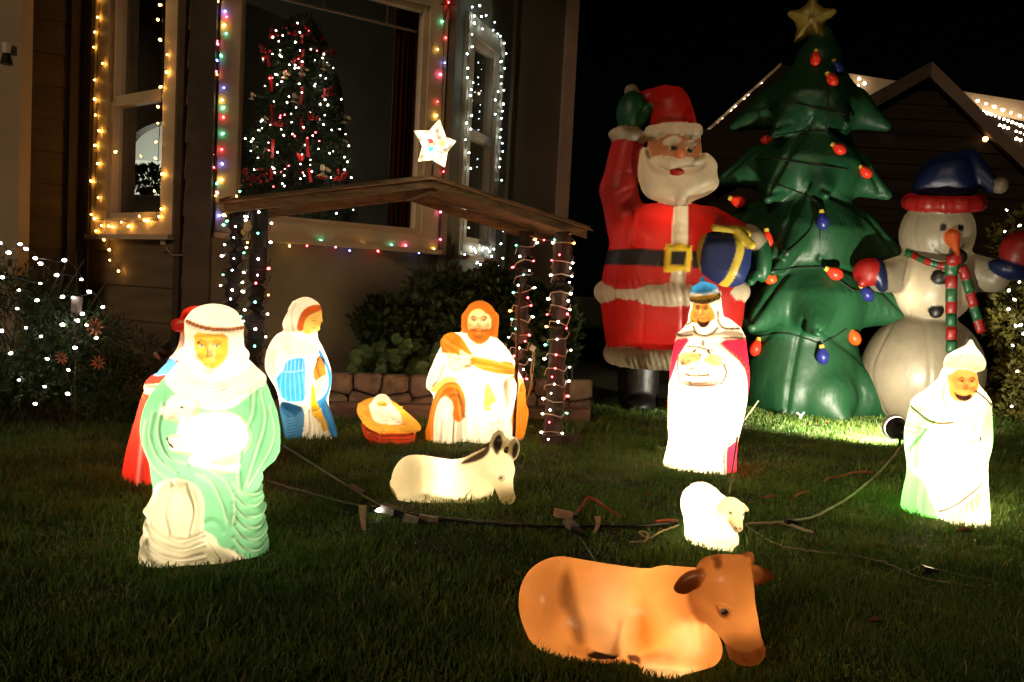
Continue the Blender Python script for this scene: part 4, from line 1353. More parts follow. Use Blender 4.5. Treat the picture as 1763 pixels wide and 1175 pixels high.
# ------------------------------------------------------------------ praying woman in blue
def make_mary():
    sky_b = hexc('#2f8ed0'); deep = hexc('#2a6a96'); gold = hexc('#e0a818'); face = hexc('#e9bd62'); hand = hexc('#c9782a')
    M = lambda pts: [(440 + x * .2553, 480 + y * .2553) for x, y in pts]
    body = M([(180, 340), (120, 400), (80, 480), (66, 590), (100, 660), (150, 740), (168, 850), (190, 960), (205, 1110), (290, 1125), (350, 1135), (545, 1090), (557, 1055), (530, 960), (490, 840), (515, 730), (526, 650), (500, 545), (470, 475), (435, 405), (400, 350)])
    S = [Pil(body, 0, 42, 36, WHITE, 'veil', 5, 2),
         Pil(M([(370, 112), (440, 155), (460, 200), (452, 260), (430, 330), (420, 400), (330, 420), (190, 350), (205, 260), (245, 165), (305, 122)]), 0, 30, 26, WHITE, 'veil', 6, 2),
         Ell((538, 540, 4), (18, 24, 20), face, 'face', 4, rot=-8),
         # nose and lips in profile, head bowed
         Cap((554, 541, 6), (556, 551, 7), 2.6, 3, face, 'face', 3), Ell((552, 557, 6), (3.2, 2.6, 4), face, 'face', 2), Ell((548, 564, 5), (6, 5, 7), face, 'face', 3), Ell((542, 549, 18), (7, 6, 6), face, 'face', 3),
         # blue bodice, sleeve, skirt over the knees
         Pil(M([(205, 520), (290, 498), (350, 505), (356, 600), (352, 800), (310, 820), (200, 800), (155, 700), (150, 640), (190, 590)]), 28, 26, 22, sky_b, 'dress', 5, 2),
         Pil(M([(180, 800), (320, 812), (348, 880), (344, 960), (325, 1050), (290, 1130), (205, 1130), (186, 960), (165, 870)]), 24, 32, 26, deep, 'skirt', 5, 2),
         Pil(M([(400, 660), (470, 610), (505, 640), (505, 700), (470, 780), (410, 800), (392, 740)]), 30, 20, 16, WHITE, 'sleeve', 4, 2),
         Pil(M([(455, 790), (500, 850), (545, 990), (560, 1070), (520, 1080), (470, 960), (430, 850)]), 20, 16, 13, deep, 'mantle', 4, 2),
         Pil(M([(330, 830), (420, 820), (480, 960), (540, 1110), (400, 1150), (290, 1140)]), 22, 26, 22, WHITE, 'under_robe', 5, 2),
         Ell((550, 638, 36), (12, 15, 9), hand, 'hand', 4)]
    # praying fingers, pointing up
    for i in range(4):
        S.append(Cap((546.5 + i * 4.0, 634 + i, 41 - i * 2), (549.5 + i * 3.0, 609 + abs(i - 1.3) * 3.2, 40 - i * 2), 2.9, 2.0, hand, 'hand', 1.3))
        S.append(Cap((546.5 + i * 4.0, 634 + i, 32 - i * 2), (549.5 + i * 3.0, 610 + abs(i - 1.3) * 3.2, 35 - i * 2), 2.9, 2.0, hand, 'hand', 1.3))
    S.append(Cap((553, 640, 45), (548, 620, 44), 3.2, 2.4, hand, 'hand', 1.5))
    S.append(Cap((546, 645, 36), (540, 650, 30), 7, 8, hand, 'hand', 4))
    O = [Paint(M([(335, 205), (380, 175), (445, 165), (475, 205), (468, 265), (450, 305), (410, 350), (360, 370), (330, 345), (320, 280)]), face, 'face', 1.6),
         Paint(M([(288, 335), (298, 270), (328, 205), (378, 172), (450, 165), (466, 205), (430, 212), (372, 236), (342, 270), (330, 347)]), hexc('#b4521a'), 'hair', 1.6),
         Line(M([(392, 272), (406, 276), (416, 272)]), 1.3, -.5, hexc('#6a4a20')), Line(M([(388, 252), (404, 250), (420, 258)]), 1.0, .3, hexc('#9a6a30')), Line(M([(398, 322), (410, 324)]), 1.3, .3, hexc('#b0683c')),
         Paint(M([(435, 462), (452, 480), (510, 600), (528, 660), (515, 730), (470, 830), (560, 1060), (530, 1090), (480, 970), (436, 870), (406, 806), (450, 790), (484, 744), (498, 680), (488, 600), (470, 560), (430, 490)]), hexc('#2c7cb8'), 'mantle', 1.8),
         Paint(M([(378, 690), (400, 690), (408, 790), (440, 870), (470, 930), (500, 1000), (455, 1012), (430, 945), (375, 880)]), gold, 'sash', 1.6),
         Line(M([(384, 880), (440, 862)]), 2, 1.2, hexc('#f2d070')),
         Line(M([(180, 600), (260, 600), (348, 592)]), 2.2, 1.6, hexc('#9cc8e8'), .7)]
    for i in range(6):
        x = 195 + i * 26
        O.append(Line(M([(x + 5, 520 + abs(3 - i) * 6), (x, 590)]), 1.5, -1.0, hexc('#d8e8f0'), .35))
        O.append(Line(M([(x - 2, 610), (x - 14 + i * 5, 700), (x - 6 + i * 4, 795)]), 1.7, 1.1, hexc('#a8d0ea'), .4))
    for i in range(7):
        q = i * 24
        O.append(Line(M([(175 + i * 6, 850 + q), (230, 905 + q * .9), (300, 880 + q * .9), (336, 830 + q * 1.1)]), 1.7, 1.3, hexc('#7fb4d6'), .42))
    for i in range(7):
        O += fold(M([(170 + i * 5, 370 + i * 12), (240 + i * 5, 365 + i * 22), (330 + i * 3, 400 + i * 14), (430 - i * 2, 380 + i * 16)]), 1.8, 1.3)
    O += fold(M([(215, 200), (200, 280), (215, 340)]), 2, 1.2) + fold(M([(270, 150), (240, 230), (262, 330)]), 2, 1.2)
    O += fold(M([(100, 480), (95, 580), (140, 690)]), 2.2, 1.6) + fold(M([(130, 460), (120, 560), (150, 640)]), 2, 1.4)
    for i in range(5):
        O += fold(M([(345 + i * 22, 850 + i * 22), (350 + i * 30, 960), (330 + i * 42, 1100)]), 2, 1.4)
    sculpt('praying_woman_figure', 522, 750, S, O, WHITE, 'veil', 1.6,
           'glowing kneeling woman in white veil and blue dress with hands pressed together', 'nativity figure', lamps=[(522, 655, 0, 6, WARM), (532, 580, -4, 1.6, WARM)])


# ------------------------------------------------------------------ bearded man with a staff
def make_joseph():
    hairc = hexc('#b0661c'); shawl = hexc('#c87c22'); skin = hexc('#efce86')
    M = lambda pts: [(580 + x * .3574, 480 + y * .3574) for x, y in pts]
    body = M([(600, 250), (520, 262), (500, 330), (468, 385), (432, 490), (445, 535), (470, 560), (455, 650), (412, 760), (435, 800), (560, 830), (700, 835), (890, 820), (905, 750), (928, 640), (908, 590), (908, 500), (875, 440), (850, 370), (800, 305), (760, 270)])
    S = [Pil(body, 0, 58, 50, WHITE, 'robe', 5, 2),
         Ell((827, 552, 6), (29, 36, 30), hairc, 'hair', 6), Cap((804, 545, 4), (803, 578, 8), 9, 8, hairc, 'hair', 5), Cap((851, 545, 4), (849, 578, 8), 9, 8, hairc, 'hair', 5),
         Ell((825, 553, 18), (20, 26, 24), skin, 'face', 4), Ell((824, 579, 24), (17, 16, 17), hairc, 'beard', 5),
         # forearms, knee
         Pil(M([(470, 385), (540, 330), (600, 380), (640, 440), (700, 440), (710, 490), (560, 500), (480, 530), (440, 520), (435, 480)]), 40, 32, 26, WHITE, 'robe', 7, 2),
         Pil(M([(480, 520), (540, 480), (620, 540), (630, 640), (600, 830), (430, 830), (440, 690)]), 46, 38, 32, WHITE, 'robe', 7, 2),
         Pil(M([(640, 500), (720, 480), (830, 500), (860, 700), (850, 830), (600, 840), (620, 650)]), 36, 30, 28, WHITE, 'robe', 7, 2),
         Pil(M([(790, 460), (860, 450), (880, 500), (860, 600), (830, 640), (792, 600)]), 44, 26, 20, WHITE, 'robe', 6, 2),
         Pil(M([(505, 270), (570, 240), (620, 300), (700, 350), (850, 400), (868, 450), (740, 440), (640, 400), (560, 385), (505, 335)]), 34, 24, 18, shawl, 'shawl', 5, 2),
         Ell((802, 617, 56), (17, 11, 10), hexc('#f7e6c0'), 'hand', 4, rot=-12), Ell((886, 656, 46), (10, 13, 12), skin, 'hand', 3)]
    for i in range(4):
        S.append(Cap((792 - i * .5, 610 + i * 5, 61), (775 + i * 3, 606 + i * 6.4, 56), 3.3, 2.8, hexc('#f7e6c0'), 'hand', 1.5))
        S.append(Cap((880, 647 + i * 5.6, 56), (896, 648 + i * 5.6, 52), 2.8, 2.4, skin, 'hand', 1.5))
    S.append(Cap((806, 608, 61), (796, 600, 60), 3.4, 2.6, hexc('#f7e6c0'), 'hand', 2))
    S.append(Cap((884, 645, 54), (890, 634, 52), 3.2, 2.4, skin, 'hand', 2))
    S += face_solids(825, 549, 41, 17, 'face', skin)
    B = hexc('#8a4a14')
    O = [Paint(M([(640, 170), (700, 150), (745, 175), (742, 240), (720, 250), (690, 235), (650, 250), (636, 215)]), hexc('#f3dc9c'), 'face', 1.8, True),
         Paint(M([(636, 236), (660, 228), (690, 236), (725, 232), (745, 236), (735, 280), (700, 308), (665, 300), (640, 270)]), hairc, 'beard', 2.2, True),
         Paint(M([(460, 520), (480, 490), (540, 440), (600, 470), (470, 535), (450, 520)]), hexc('#f0d878'), 'lining', 3),
         Paint(M([(450, 640), (470, 560), (500, 500), (550, 470), (595, 480), (628, 550), (622, 640), (590, 662), (562, 632), (572, 570), (535, 530), (500, 560), (480, 640), (478, 720), (470, 795), (425, 800), (405, 760)]), hexc('#b4641a'), 'cloak', 2.4),
         Paint(M([(835, 640), (862, 560), (880, 480), (905, 490), (940, 640), (910, 770), (862, 760), (838, 700)]), hexc('#bf6c1e'), 'cloak', 2.4),
         Paint(M([(712, 482), (735, 482), (772, 570), (742, 575), (738, 615), (704, 608), (708, 540)]), hexc('#e0b850'), 'sash', 2),
         Paint(M([(640, 360), (700, 360), (860, 410), (870, 455), (740, 435), (650, 400)]), shawl, 'shawl', 2)]
    O += face_ops(825, 549, 17, hexc('#4a3418'), B, None, brow_w=1.5)
    O += [Line([(814, 566), (825, 562), (836, 566)], 2.0, 1, B), Line([(820, 571), (830, 571)], 1.4, -.5, hexc('#c07a4a'))]
    for i in range(9):
        O.append(Line([(812 + i * 3.2, 572), (813 + i * 2.8, 582), (818 + i * 1.7, 594)], 1.0, .8, B, .6))
    for i in range(7):
        O.append(Line([(826 + (i - 3) * 2, 518), (826 + (i - 3) * 7, 527), (826 + (i - 3) * 9.5, 545)], 1.0, .9, B, .6))
    for i in range(5):
        O.append(Line([(799 + i * 2.4, 545), (798 + i * 2.2, 575)], .9, .7, B, .5)); O.append(Line([(847 + i * 2.2, 545), (846 + i * 2, 575)], .9, .7, B, .5))
    for i in range(5):
        O += [Line(M([(520 + i * 4, 262 + i * 20), (580, 300 + i * 18), (660, 345 + i * 16), (760, 370 + i * 15), (855, 405 + i * 11)]), 1.3, 1.2, hexc('#e8b060') if i % 2 else B, .65)]
        O += [Line(M([(470 + i * 9, 760 - i * 5), (470 + i * 7, 640), (510 + i * 12, 520 + i * 8), (575 + i * 6, 500 + i * 16), (600 + i * 3, 640)]), 1.4, 1.1, hexc('#8a4410') if i % 2 else hexc('#e09a4a'), .55)]
        O += [Line(M([(880 + i * 9, 520), (858 + i * 16, 640), (870 + i * 8, 745)]), 1.4, 1.1, hexc('#8a4410'), .5)]
    for i in range(6):
        O += fold(M([(640 + i * 4, 530 + i * 34), (690, 590 + i * 34), (745 + i * 2, 585 + i * 34), (790, 540 + i * 40)]), 2.2, .9)
    for i in range(4):
        O += [Line([(794 - i * .5, 612.5 + i * 5), (777 + i * 3, 609 + i * 6.2)], 1.0, -.5, hexc('#b98a44'), .8)]
    O += [Line([(786, 602), (776, 606), (776, 618), (786, 630), (800, 628), (818, 620)], 1.4, -.8, hexc('#c79a50'), .7)]
    for i in range(6):
        O += fold(M([(510 + i * 55, 640), (505 + i * 56, 720), (490 + i * 64, 820)]), 2.6, 1.6)
    O += fold(M([(480, 400), (460, 450), (450, 500)]), 2.4, 1.8) + fold(M([(520, 390), (500, 440), (470, 490)]), 2.4, 1.8)
    for i in range(6):
        O.append(Line(M([(712 + i * 9, 560), (708 + i * 8, 608)]), 1, .8, hexc('#9a7420'), .7))
    sculpt('bearded_man_figure', 820, 752, S, O, WHITE, 'robe', 1.8,
           'glowing bearded man in white robe and orange shawl beside the manger', 'nativity figure', lamps=[(820, 668, -2, 17, WARM), (826, 560, -12, 1.6, WARM)])
    st = MB()
    Y = G(820, 752).y - .165
    q = [P(895.5, 500, Y + .02), P(892, 560, Y), P(889, 640, Y), P(887, 700, Y), P(884.5, 752, Y)]
    st.tube(q, [.010, .0095, .009, .009, .008], 8)
    st.tube([q[0] + Vector((0, 0, .0)), q[0] + Vector((.001, 0, .02))], [.013, .008], 8)
    tag(st.build('walking_staff', CORD, None, True), 'thin reddish brown staff held upright by the bearded man figure', 'staff')


# ------------------------------------------------------------------ baby in a straw filled manger
def make_manger():
    straw = hexc('#dfa63a'); wood = hexc('#9c3016')
    M = lambda pts: [(560 + x * .2894, 440 + y * .2894) for x, y in pts]
    S = [Pil(M([(205, 960), (320, 1010), (545, 1020), (522, 1160), (330, 1160), (235, 1080)]), 8, 36, 14, wood, 'crib', 3, 1),
         Pil(M([(172, 905), (250, 850), (390, 860), (490, 935), (575, 1005), (565, 1035), (400, 1035), (310, 1030), (225, 985)]), 6, 44, 20, straw, 'straw', 4, 2, lean=(0, 1.1)),
         Pil(M([(265, 880), (300, 850), (385, 870), (450, 930), (488, 992), (400, 1000), (300, 985), (262, 940)]), 26, 24, 20, WHITE, 'swaddled_baby', 4, 2, lean=(0, .9)),
         Ell((658, 690, 14), (14, 14, 15), WHITE, 'swaddled_baby', 4), Ell((658, 692, 22), (9.5, 9, 9), hexc('#f1c860'), 'face', 2), Ell((658, 693.5, 31), (1.6, 1.8, 1.8), hexc('#f1c860'), 'face', 1.5),
         Ell((653.5, 695, 29), (2.6, 2.2, 2), hexc('#f1c860'), 'face', 2), Ell((662.5, 695, 29), (2.6, 2.2, 2), hexc('#f1c860'), 'face', 2)]
    O = [Line([(653, 690), (655.5, 690.5)], 1.2, -.3, BLACK, .7), Line([(660.5, 690.5), (663, 690)], 1.2, -.3, BLACK, .7), Line([(656, 697.5), (660.5, 697.5)], 1.1, 0, hexc('#b4503c'), .7),
         Line(M([(287, 880), (300, 842), (345, 822), (384, 850), (388, 885)]), 3, 1.2, WHITE)]
    for i in range(70):
        x, y = NR.uniform(175, 570), NR.uniform(860, 1035); a = NR.uniform(-.5, .7)
        O.append(Line(M([(x, y), (x + 26 * math.cos(a), y + 26 * math.sin(a))]), 1.1, NR.uniform(.4, 1.6), hexc('#b57a1c') if i % 2 else hexc('#f4cf74'), .55))
    O[3:3] = []
    dk = hexc('#2e0c06')
    for k in range(4):
        O.append(Line(M([(215 + k * 5, 985 + k * 26), (322, 1040 + k * 27)]), 1.6, -1.4, dk, .8)); O.append(Line(M([(335, 1045 + k * 26), (530, 1045 + k * 25)]), 1.6, -1.4, dk, .8))
    O += [Line(M([(326, 1030), (332, 1135)]), 3, 2, hexc('#a8401c')), Line(M([(532, 1035), (515, 1135)]), 3, 2, hexc('#a8401c')), Paint(M([(395, 1110), (420, 1090), (448, 1110), (440, 1132), (402, 1132)]), hexc('#e8963c'), None, 3, True, .9)]
    for i in range(24):
        x, y = NR.uniform(225, 520), NR.uniform(1000, 1130)
        O.append(Line(M([(x, y), (x + 30, y + NR.uniform(-4, 4))]), .9, -.5, hexc('#5a1c0c'), .5))
    sculpt('manger', 668, 758, S, O, straw, 'straw', 1.4,
           'small lit manger with straw and a swaddled baby between the two kneeling figures', 'manger', lamps=[(664, 714, 8, 1.15, WARM), (684, 748, 4, 1.3, WARM)])


# ------------------------------------------------------------------ lying donkey
def make_donkey():
    coat = hexc('#e9d9b2'); dark = hexc('#3a2a1e'); grey = hexc('#b89f72')
    M = lambda pts: [(580 + x * .3574, 480 + y * .3574) for x, y in pts]
    S = [Pil(M([(258, 1000), (268, 930), (300, 870), (345, 842), (430, 848), (520, 868), (600, 872), (680, 845), (740, 850), (780, 930), (760, 1010), (745, 1080), (600, 1110), (430, 1090), (300, 1070)]), 0, 46, 42, coat, 'body', 6, 2),
         Ell((706, 824, 14), (30, 38, 40), coat, 'body', 8), Ell((730, 855, 40), (44, 16, 18), coat, 'leg', 7, rot=5), Ell((790, 830, 6), (44, 36, 36), coat, 'body', 8),
         Cap((800, 862, 38), (850, 868, 30), 15, 11, coat, 'leg', 6), Cap((770, 864, 40), (822, 872, 48), 14, 12, coat, 'leg', 6),
         # neck and head turned down to the right
         Cap((806, 820, 10), (842, 790, 24), 33, 24, coat, 'neck', 9),
         Cap((858, 795, 34), (871, 843, 48), 24, 13, coat, 'head', 7), Ell((857, 802, 32), (29, 26, 24), coat, 'head', 6), Ell((873, 847, 50), (13, 12, 13), grey, 'muzzle', 5),
         Ell((866, 756, 26), (13, 9, 8), coat, 'head', 6),
         Pil(M([(738, 830), (738, 765), (755, 728), (790, 712), (812, 740), (812, 785), (800, 835), (765, 850)]), 22, 9, 7, coat, 'ear', 4, 2),
         Pil(M([(822, 830), (832, 775), (856, 748), (876, 760), (884, 800), (868, 850), (842, 862), (822, 850)]), 30, 9, 7, coat, 'ear', 4, 2),
         Cap((803, 787, 6), (846, 765, 14), 5, 8, dark, 'mane', 4), Cap((676, 830, -2), (683, 852, 4), 6, 5, coat, 'tail', 4)]
    O = [Paint(M([(752, 808), (752, 765), (768, 738), (788, 730), (798, 760), (794, 800), (772, 826)]), dark, None, 3, True), Paint(M([(840, 815), (848, 775), (866, 764), (876, 790), (866, 835), (850, 848), (840, 836)]), dark, None, 3, True),
         Paint(M([(592, 872), (680, 822), (735, 788), (738, 810), (690, 850), (610, 876)]), dark, 'mane', 2.5), Paint(M([(256, 990), (272, 985), (292, 1010), (290, 1032), (268, 1028)]), dark, 'tail', 3),
         Paint(M([(780, 985), (845, 985), (850, 1060), (790, 1062), (770, 1030)]), grey, 'muzzle', 12, False, .75),
         Paint(M([(420, 850), (470, 860), (480, 960), (440, 1040), (410, 960)]), grey, None, 20, False, .5), Paint(M([(250, 900), (330, 850), (400, 850), (400, 1000), (260, 1030)]), grey, None, 40, False, .45),
         Paint(M([(690, 900), (740, 890), (760, 990), (720, 980)]), grey, None, 14, True, .5), Paint(M([(430, 1045), (470, 1045), (476, 1070), (436, 1070)]), hexc('#7a5a48'), 'hoof', 3), Paint(M([(545, 1072), (585, 1075), (585, 1098), (550, 1095)]), hexc('#8a5a40'), 'hoof', 3),
         Line(M([(775, 925), (790, 912), (805, 925), (790, 940), (775, 926)]), 1.6, .6, hexc('#5a4630'), .9), Line(M([(786, 925), (792, 926)]), 4.2, .4, BLACK),
         Line(M([(800, 1045), (812, 1035)]), 2.4, -1, dark, .6), Line(M([(832, 1025), (838, 1040)]), 2.0, -1, dark, .6),
         Line(M([(805, 1052), (830, 1056), (842, 1048)]), 1.2, -.8, grey), Line([(726, 868), (760, 862), (790, 864)], 4, -3), Line([(745, 835), (738, 856), (715, 868)], 5, -2.4),
         Line([(812, 845), (800, 858), (798, 868)], 3, -3), Line([(838, 798), (830, 822), (838, 838)], 4, -2)]
    sculpt('donkey_figure', 780, 854, S, O, coat, 'body', 1.8,
           'glowing cream donkey with dark inner ears lying on the lawn before the manger', 'nativity figure', lamps=[(765, 826, -4, 3.3, WARM), (857, 805, 25, .5, WARM)])


# ------------------------------------------------------------------ small sheep
def make_sheep():
    wool = hexc('#f1e3c2')
    S = [Ell((1205, 868, -6), (36, 38, 34), wool, 'fleece', 8), Ell((1222, 892, 8), (46, 50, 38), wool, 'fleece', 8), Ell((1232, 922, 14), (40, 30, 32), wool, 'fleece', 8), Ell((1205, 920, 0), (28, 26, 28), wool, 'fleece', 8),
         Cap((1246, 890, 30), (1258, 872, 42), 24, 22, wool, 'fleece', 8), Ell((1257, 862, 44), (21, 19, 20), hexc('#e6d3a8'), 'head', 5), Cap((1264, 872, 56), (1269, 888, 68), 13, 9, hexc('#e6d3a8'), 'head', 5),
         Cap((1241, 862, 40), (1237, 876, 42), 6, 4.5, hexc('#d8c090'), 'ear', 3), Cap((1276, 858, 40), (1284, 864, 40), 6, 4, hexc('#d8c090'), 'ear', 3),
         Cap((1215, 930, 26), (1214, 952, 26), 9, 8, wool, 'leg', 5), Cap((1256, 930, 30), (1258, 952, 30), 9, 8, wool, 'leg', 5)]
    O = [Line([(1256, 864.5), (1257.5, 865)], 4.2, -.6, BLACK), Line([(1278.5, 870), (1279.5, 870.5)], 3.8, -.6, BLACK), Line([(1258, 888), (1263, 894), (1272, 896), (1277, 892)], 1.6, -.9, hexc('#5a3424')),
         Line([(1265, 886), (1267, 888)], 3, -.4, hexc('#4a2c20')), Line([(1273, 886.5), (1274.5, 888)], 2.6, -.4, hexc('#4a2c20'))]
    for i in range(90):
        a = NR.uniform(0, 6.28); x, y = NR.uniform(1172, 1270), NR.uniform(835, 940)
        if 1240 < x and y < 900: continue
        O.append(Line([(x, y), (x + 4 * math.cos(a), y + 4 * math.sin(a)), (x + 8 * math.cos(a + .9), y + 8 * math.sin(a + .9))], 2.4, NR.choice([-1.3, 1.2]), front=False))
    for i in range(6):
        O += fold([(1240 - i * 5, 880 + i * 5), (1236 - i * 4, 905 + i * 3), (1252 - i * 4, 925)], 2, 1.2)
    sculpt('sheep_figure', 1225, 936, S, O, wool, 'fleece', 1.8,
           'small glowing white sheep standing on the lawn behind the brown cow', 'nativity figure', lamps=[(1212, 888, -8, 3.3, WARM), (1248, 872, 30, .35, WARM)])


# ------------------------------------------------------------------ lying cow, nearest to the camera
def make_cow():
    coat = hexc('#cf8946'); dark = hexc('#a2622f'); pale = hexc('#f0c489')
    M = lambda pts: [(860 + x * .2836, 900 + y * .2836) for x, y in pts]
    S = [Pil(M([(98, 560), (108, 400), (160, 300), (250, 235), (340, 214), (430, 224), (600, 246), (850, 272), (1000, 262), (1150, 290), (1220, 420), (1225, 560), (1200, 700), (1000, 800), (700, 860), (400, 850), (200, 780), (110, 650)]), 0, 84, 80, coat, 'body', 8, 2),
         Ell((940, 1030, 24), (50, 62, 66), coat, 'body', 14), Ell((1010, 1090, 66), (64, 26, 28), coat, 'leg', 12, rot=14), Cap((960, 1105, 60), (1050, 1118, 80), 20, 15, coat, 'leg', 10),
         Ell((1140, 1040, 20), (82, 66, 64), coat, 'chest', 14), Ell((1190, 1095, 44), (44, 44, 46), coat, 'chest', 12),
         Cap((1215, 1116, 46), (1150, 1136, 60), 32, 29, coat, 'leg', 14), Cap((1150, 1136, 60), (1124, 1140, 62), 27, 23, coat, 'leg', 12),
         # neck and head, turned to the viewer's right and reaching out
         Cap((1150, 1010, 30), (1220, 990, 66), 52, 42, coat, 'neck', 14),
         Pil(M([(1225, 190), (1320, 158), (1480, 152), (1535, 150), (1528, 225), (1538, 350), (1530, 450), (1560, 600), (1600, 690), (1590, 740), (1500, 780), (1410, 750), (1360, 660), (1240, 560), (1175, 470), (1165, 380), (1190, 280)]), 96, 40, 42, coat, 'head', 10, 2),
         Ell((1250, 985, 110), (42, 36, 36), coat, 'head', 12), Cap((1262, 1010, 118), (1284, 1082, 122), 34, 26, coat, 'head', 12), Ell((1286, 1098, 122), (30, 24, 26), dark, 'muzzle', 8),
         Ell((1291, 948, 96), (9, 12, 9), dark, 'horn', 5), Ell((1236, 951, 104), (10, 9, 9), dark, 'horn', 5),
         Pil(M([(1052, 355), (1090, 285), (1150, 235), (1230, 218), (1280, 240), (1270, 275), (1220, 310), (1170, 365), (1110, 384)]), 120, 11, 9, dark, 'ear', 4, 2),
         Pil(M([(1522, 215), (1600, 225), (1680, 268), (1690, 290), (1640, 320), (1545, 360), (1525, 300)]), 84, 10, 8, dark, 'ear', 4, 2),
         Ell((1246, 1024, 146), (12, 9, 8), coat, 'head', 5)]
    dd = hexc('#6a3210')
    O = [Paint(M([(380, 240), (440, 250), (480, 400), (540, 540), (530, 640), (470, 640), (440, 500), (370, 380)]), hexc('#7a4a20'), None, 14, False, .85),
         Paint(M([(90, 540), (125, 560), (165, 670), (150, 690), (95, 640)]), hexc('#3a2210'), 'tail', 5, False),
         Paint(M([(820, 400), (900, 380), (950, 520), (940, 660), (860, 660), (800, 560)]), hexc('#c65f1c'), None, 30, False, .95),
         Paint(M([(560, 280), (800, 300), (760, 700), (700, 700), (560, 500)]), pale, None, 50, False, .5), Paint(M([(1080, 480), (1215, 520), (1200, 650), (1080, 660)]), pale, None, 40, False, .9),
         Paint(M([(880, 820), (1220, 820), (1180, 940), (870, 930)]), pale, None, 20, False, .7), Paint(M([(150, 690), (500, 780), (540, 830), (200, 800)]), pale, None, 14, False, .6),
         Paint(M([(420, 620), (560, 650), (700, 750), (700, 780), (520, 720), (420, 690)]), dark, None, 14, False, .6),
         Paint(M([(1370, 620), (1440, 585), (1560, 600), (1620, 690), (1600, 760), (1490, 810), (1400, 770)]), dd, 'muzzle', 18, False, .55),
         Paint(M([(1165, 400), (1230, 550), (1370, 660), (1360, 690), (1220, 580), (1150, 470)]), dark, None, 14, False, .4), Paint(M([(1210, 180), (1280, 150), (1540, 140), (1540, 200), (1280, 215)]), hexc('#b4652a'), None, 16, False, .25),
         Paint(M([(1305, 165), (1335, 155), (1358, 170), (1345, 205), (1305, 210)]), hexc('#5a2c18'), 'horn', 5, True, .8),
         Paint(M([(530, 775), (720, 768), (728, 850), (540, 850)]), hexc('#24140c'), 'hoof', 4, False), Paint(M([(775, 800), (862, 800), (864, 860), (790, 858)]), hexc('#5a3420'), 'hoof', 5, False),
         Line(M([(1322, 420), (1335, 445), (1360, 462), (1385, 455), (1402, 430)]), 1.6, .8, dd, .8), Line(M([(1322, 418), (1345, 405), (1385, 412), (1404, 432)]), 2.0, 1.2, dd, .4),
         Paint(M([(1335, 430), (1360, 415), (1388, 425), (1385, 455), (1350, 460)]), BLACK, 'eye', 2, True),
         Line(M([(1462, 700), (1480, 730), (1505, 740)]), 3, -2, dd, .8), Line(M([(1430, 765), (1500, 780), (1590, 745)]), 2, -1.6, dd, .6), Line(M([(1560, 660), (1580, 690)]), 2.4, -1.5, dd, .5),
         Line(M([(560, 660), (650, 700), (720, 770)]), 6, -4), Line(M([(1190, 560), (1230, 640), (1250, 760)]), 6, -3), Line(M([(760, 500), (740, 620), (760, 760)]), 7, -4), Line(M([(870, 880), (1000, 850), (1160, 870)]), 5, -3)]
    head = S[9:] ; legs = [S[2], S[3]] + S[5:8]
    set_near(head, 104, 1085, 516); set_near(legs, 66, 1085, 516)
    hp = [o for o in O if (o.poly if isinstance(o, Paint) else o.pts)[0][0] > 1190 or ((o.poly if isinstance(o, Paint) else o.pts)[0][0] > 1155 and (o.poly if isinstance(o, Paint) else o.pts)[0][1] < 1010)]
    lg = [o for o in O if o not in hp and (o.poly if isinstance(o, Paint) else o.pts)[0][1] > 1110]
    set_near(hp, 110, 1085, 516); set_near(lg, 72, 1085, 516)
    sculpt('cow_figure', 1085, 1128, S, O, coat, 'body', 2.4,
           'glowing orange brown cow lying on the lawn, nearest to the viewer', 'nativity figure', lamps=[(1140, 1052, 0, 2.1, WARM), (985, 1050, -10, .75, WARM), (1262, 1010, 96, .26, WARM), (1165, 1122, 46, .08, WARM)])


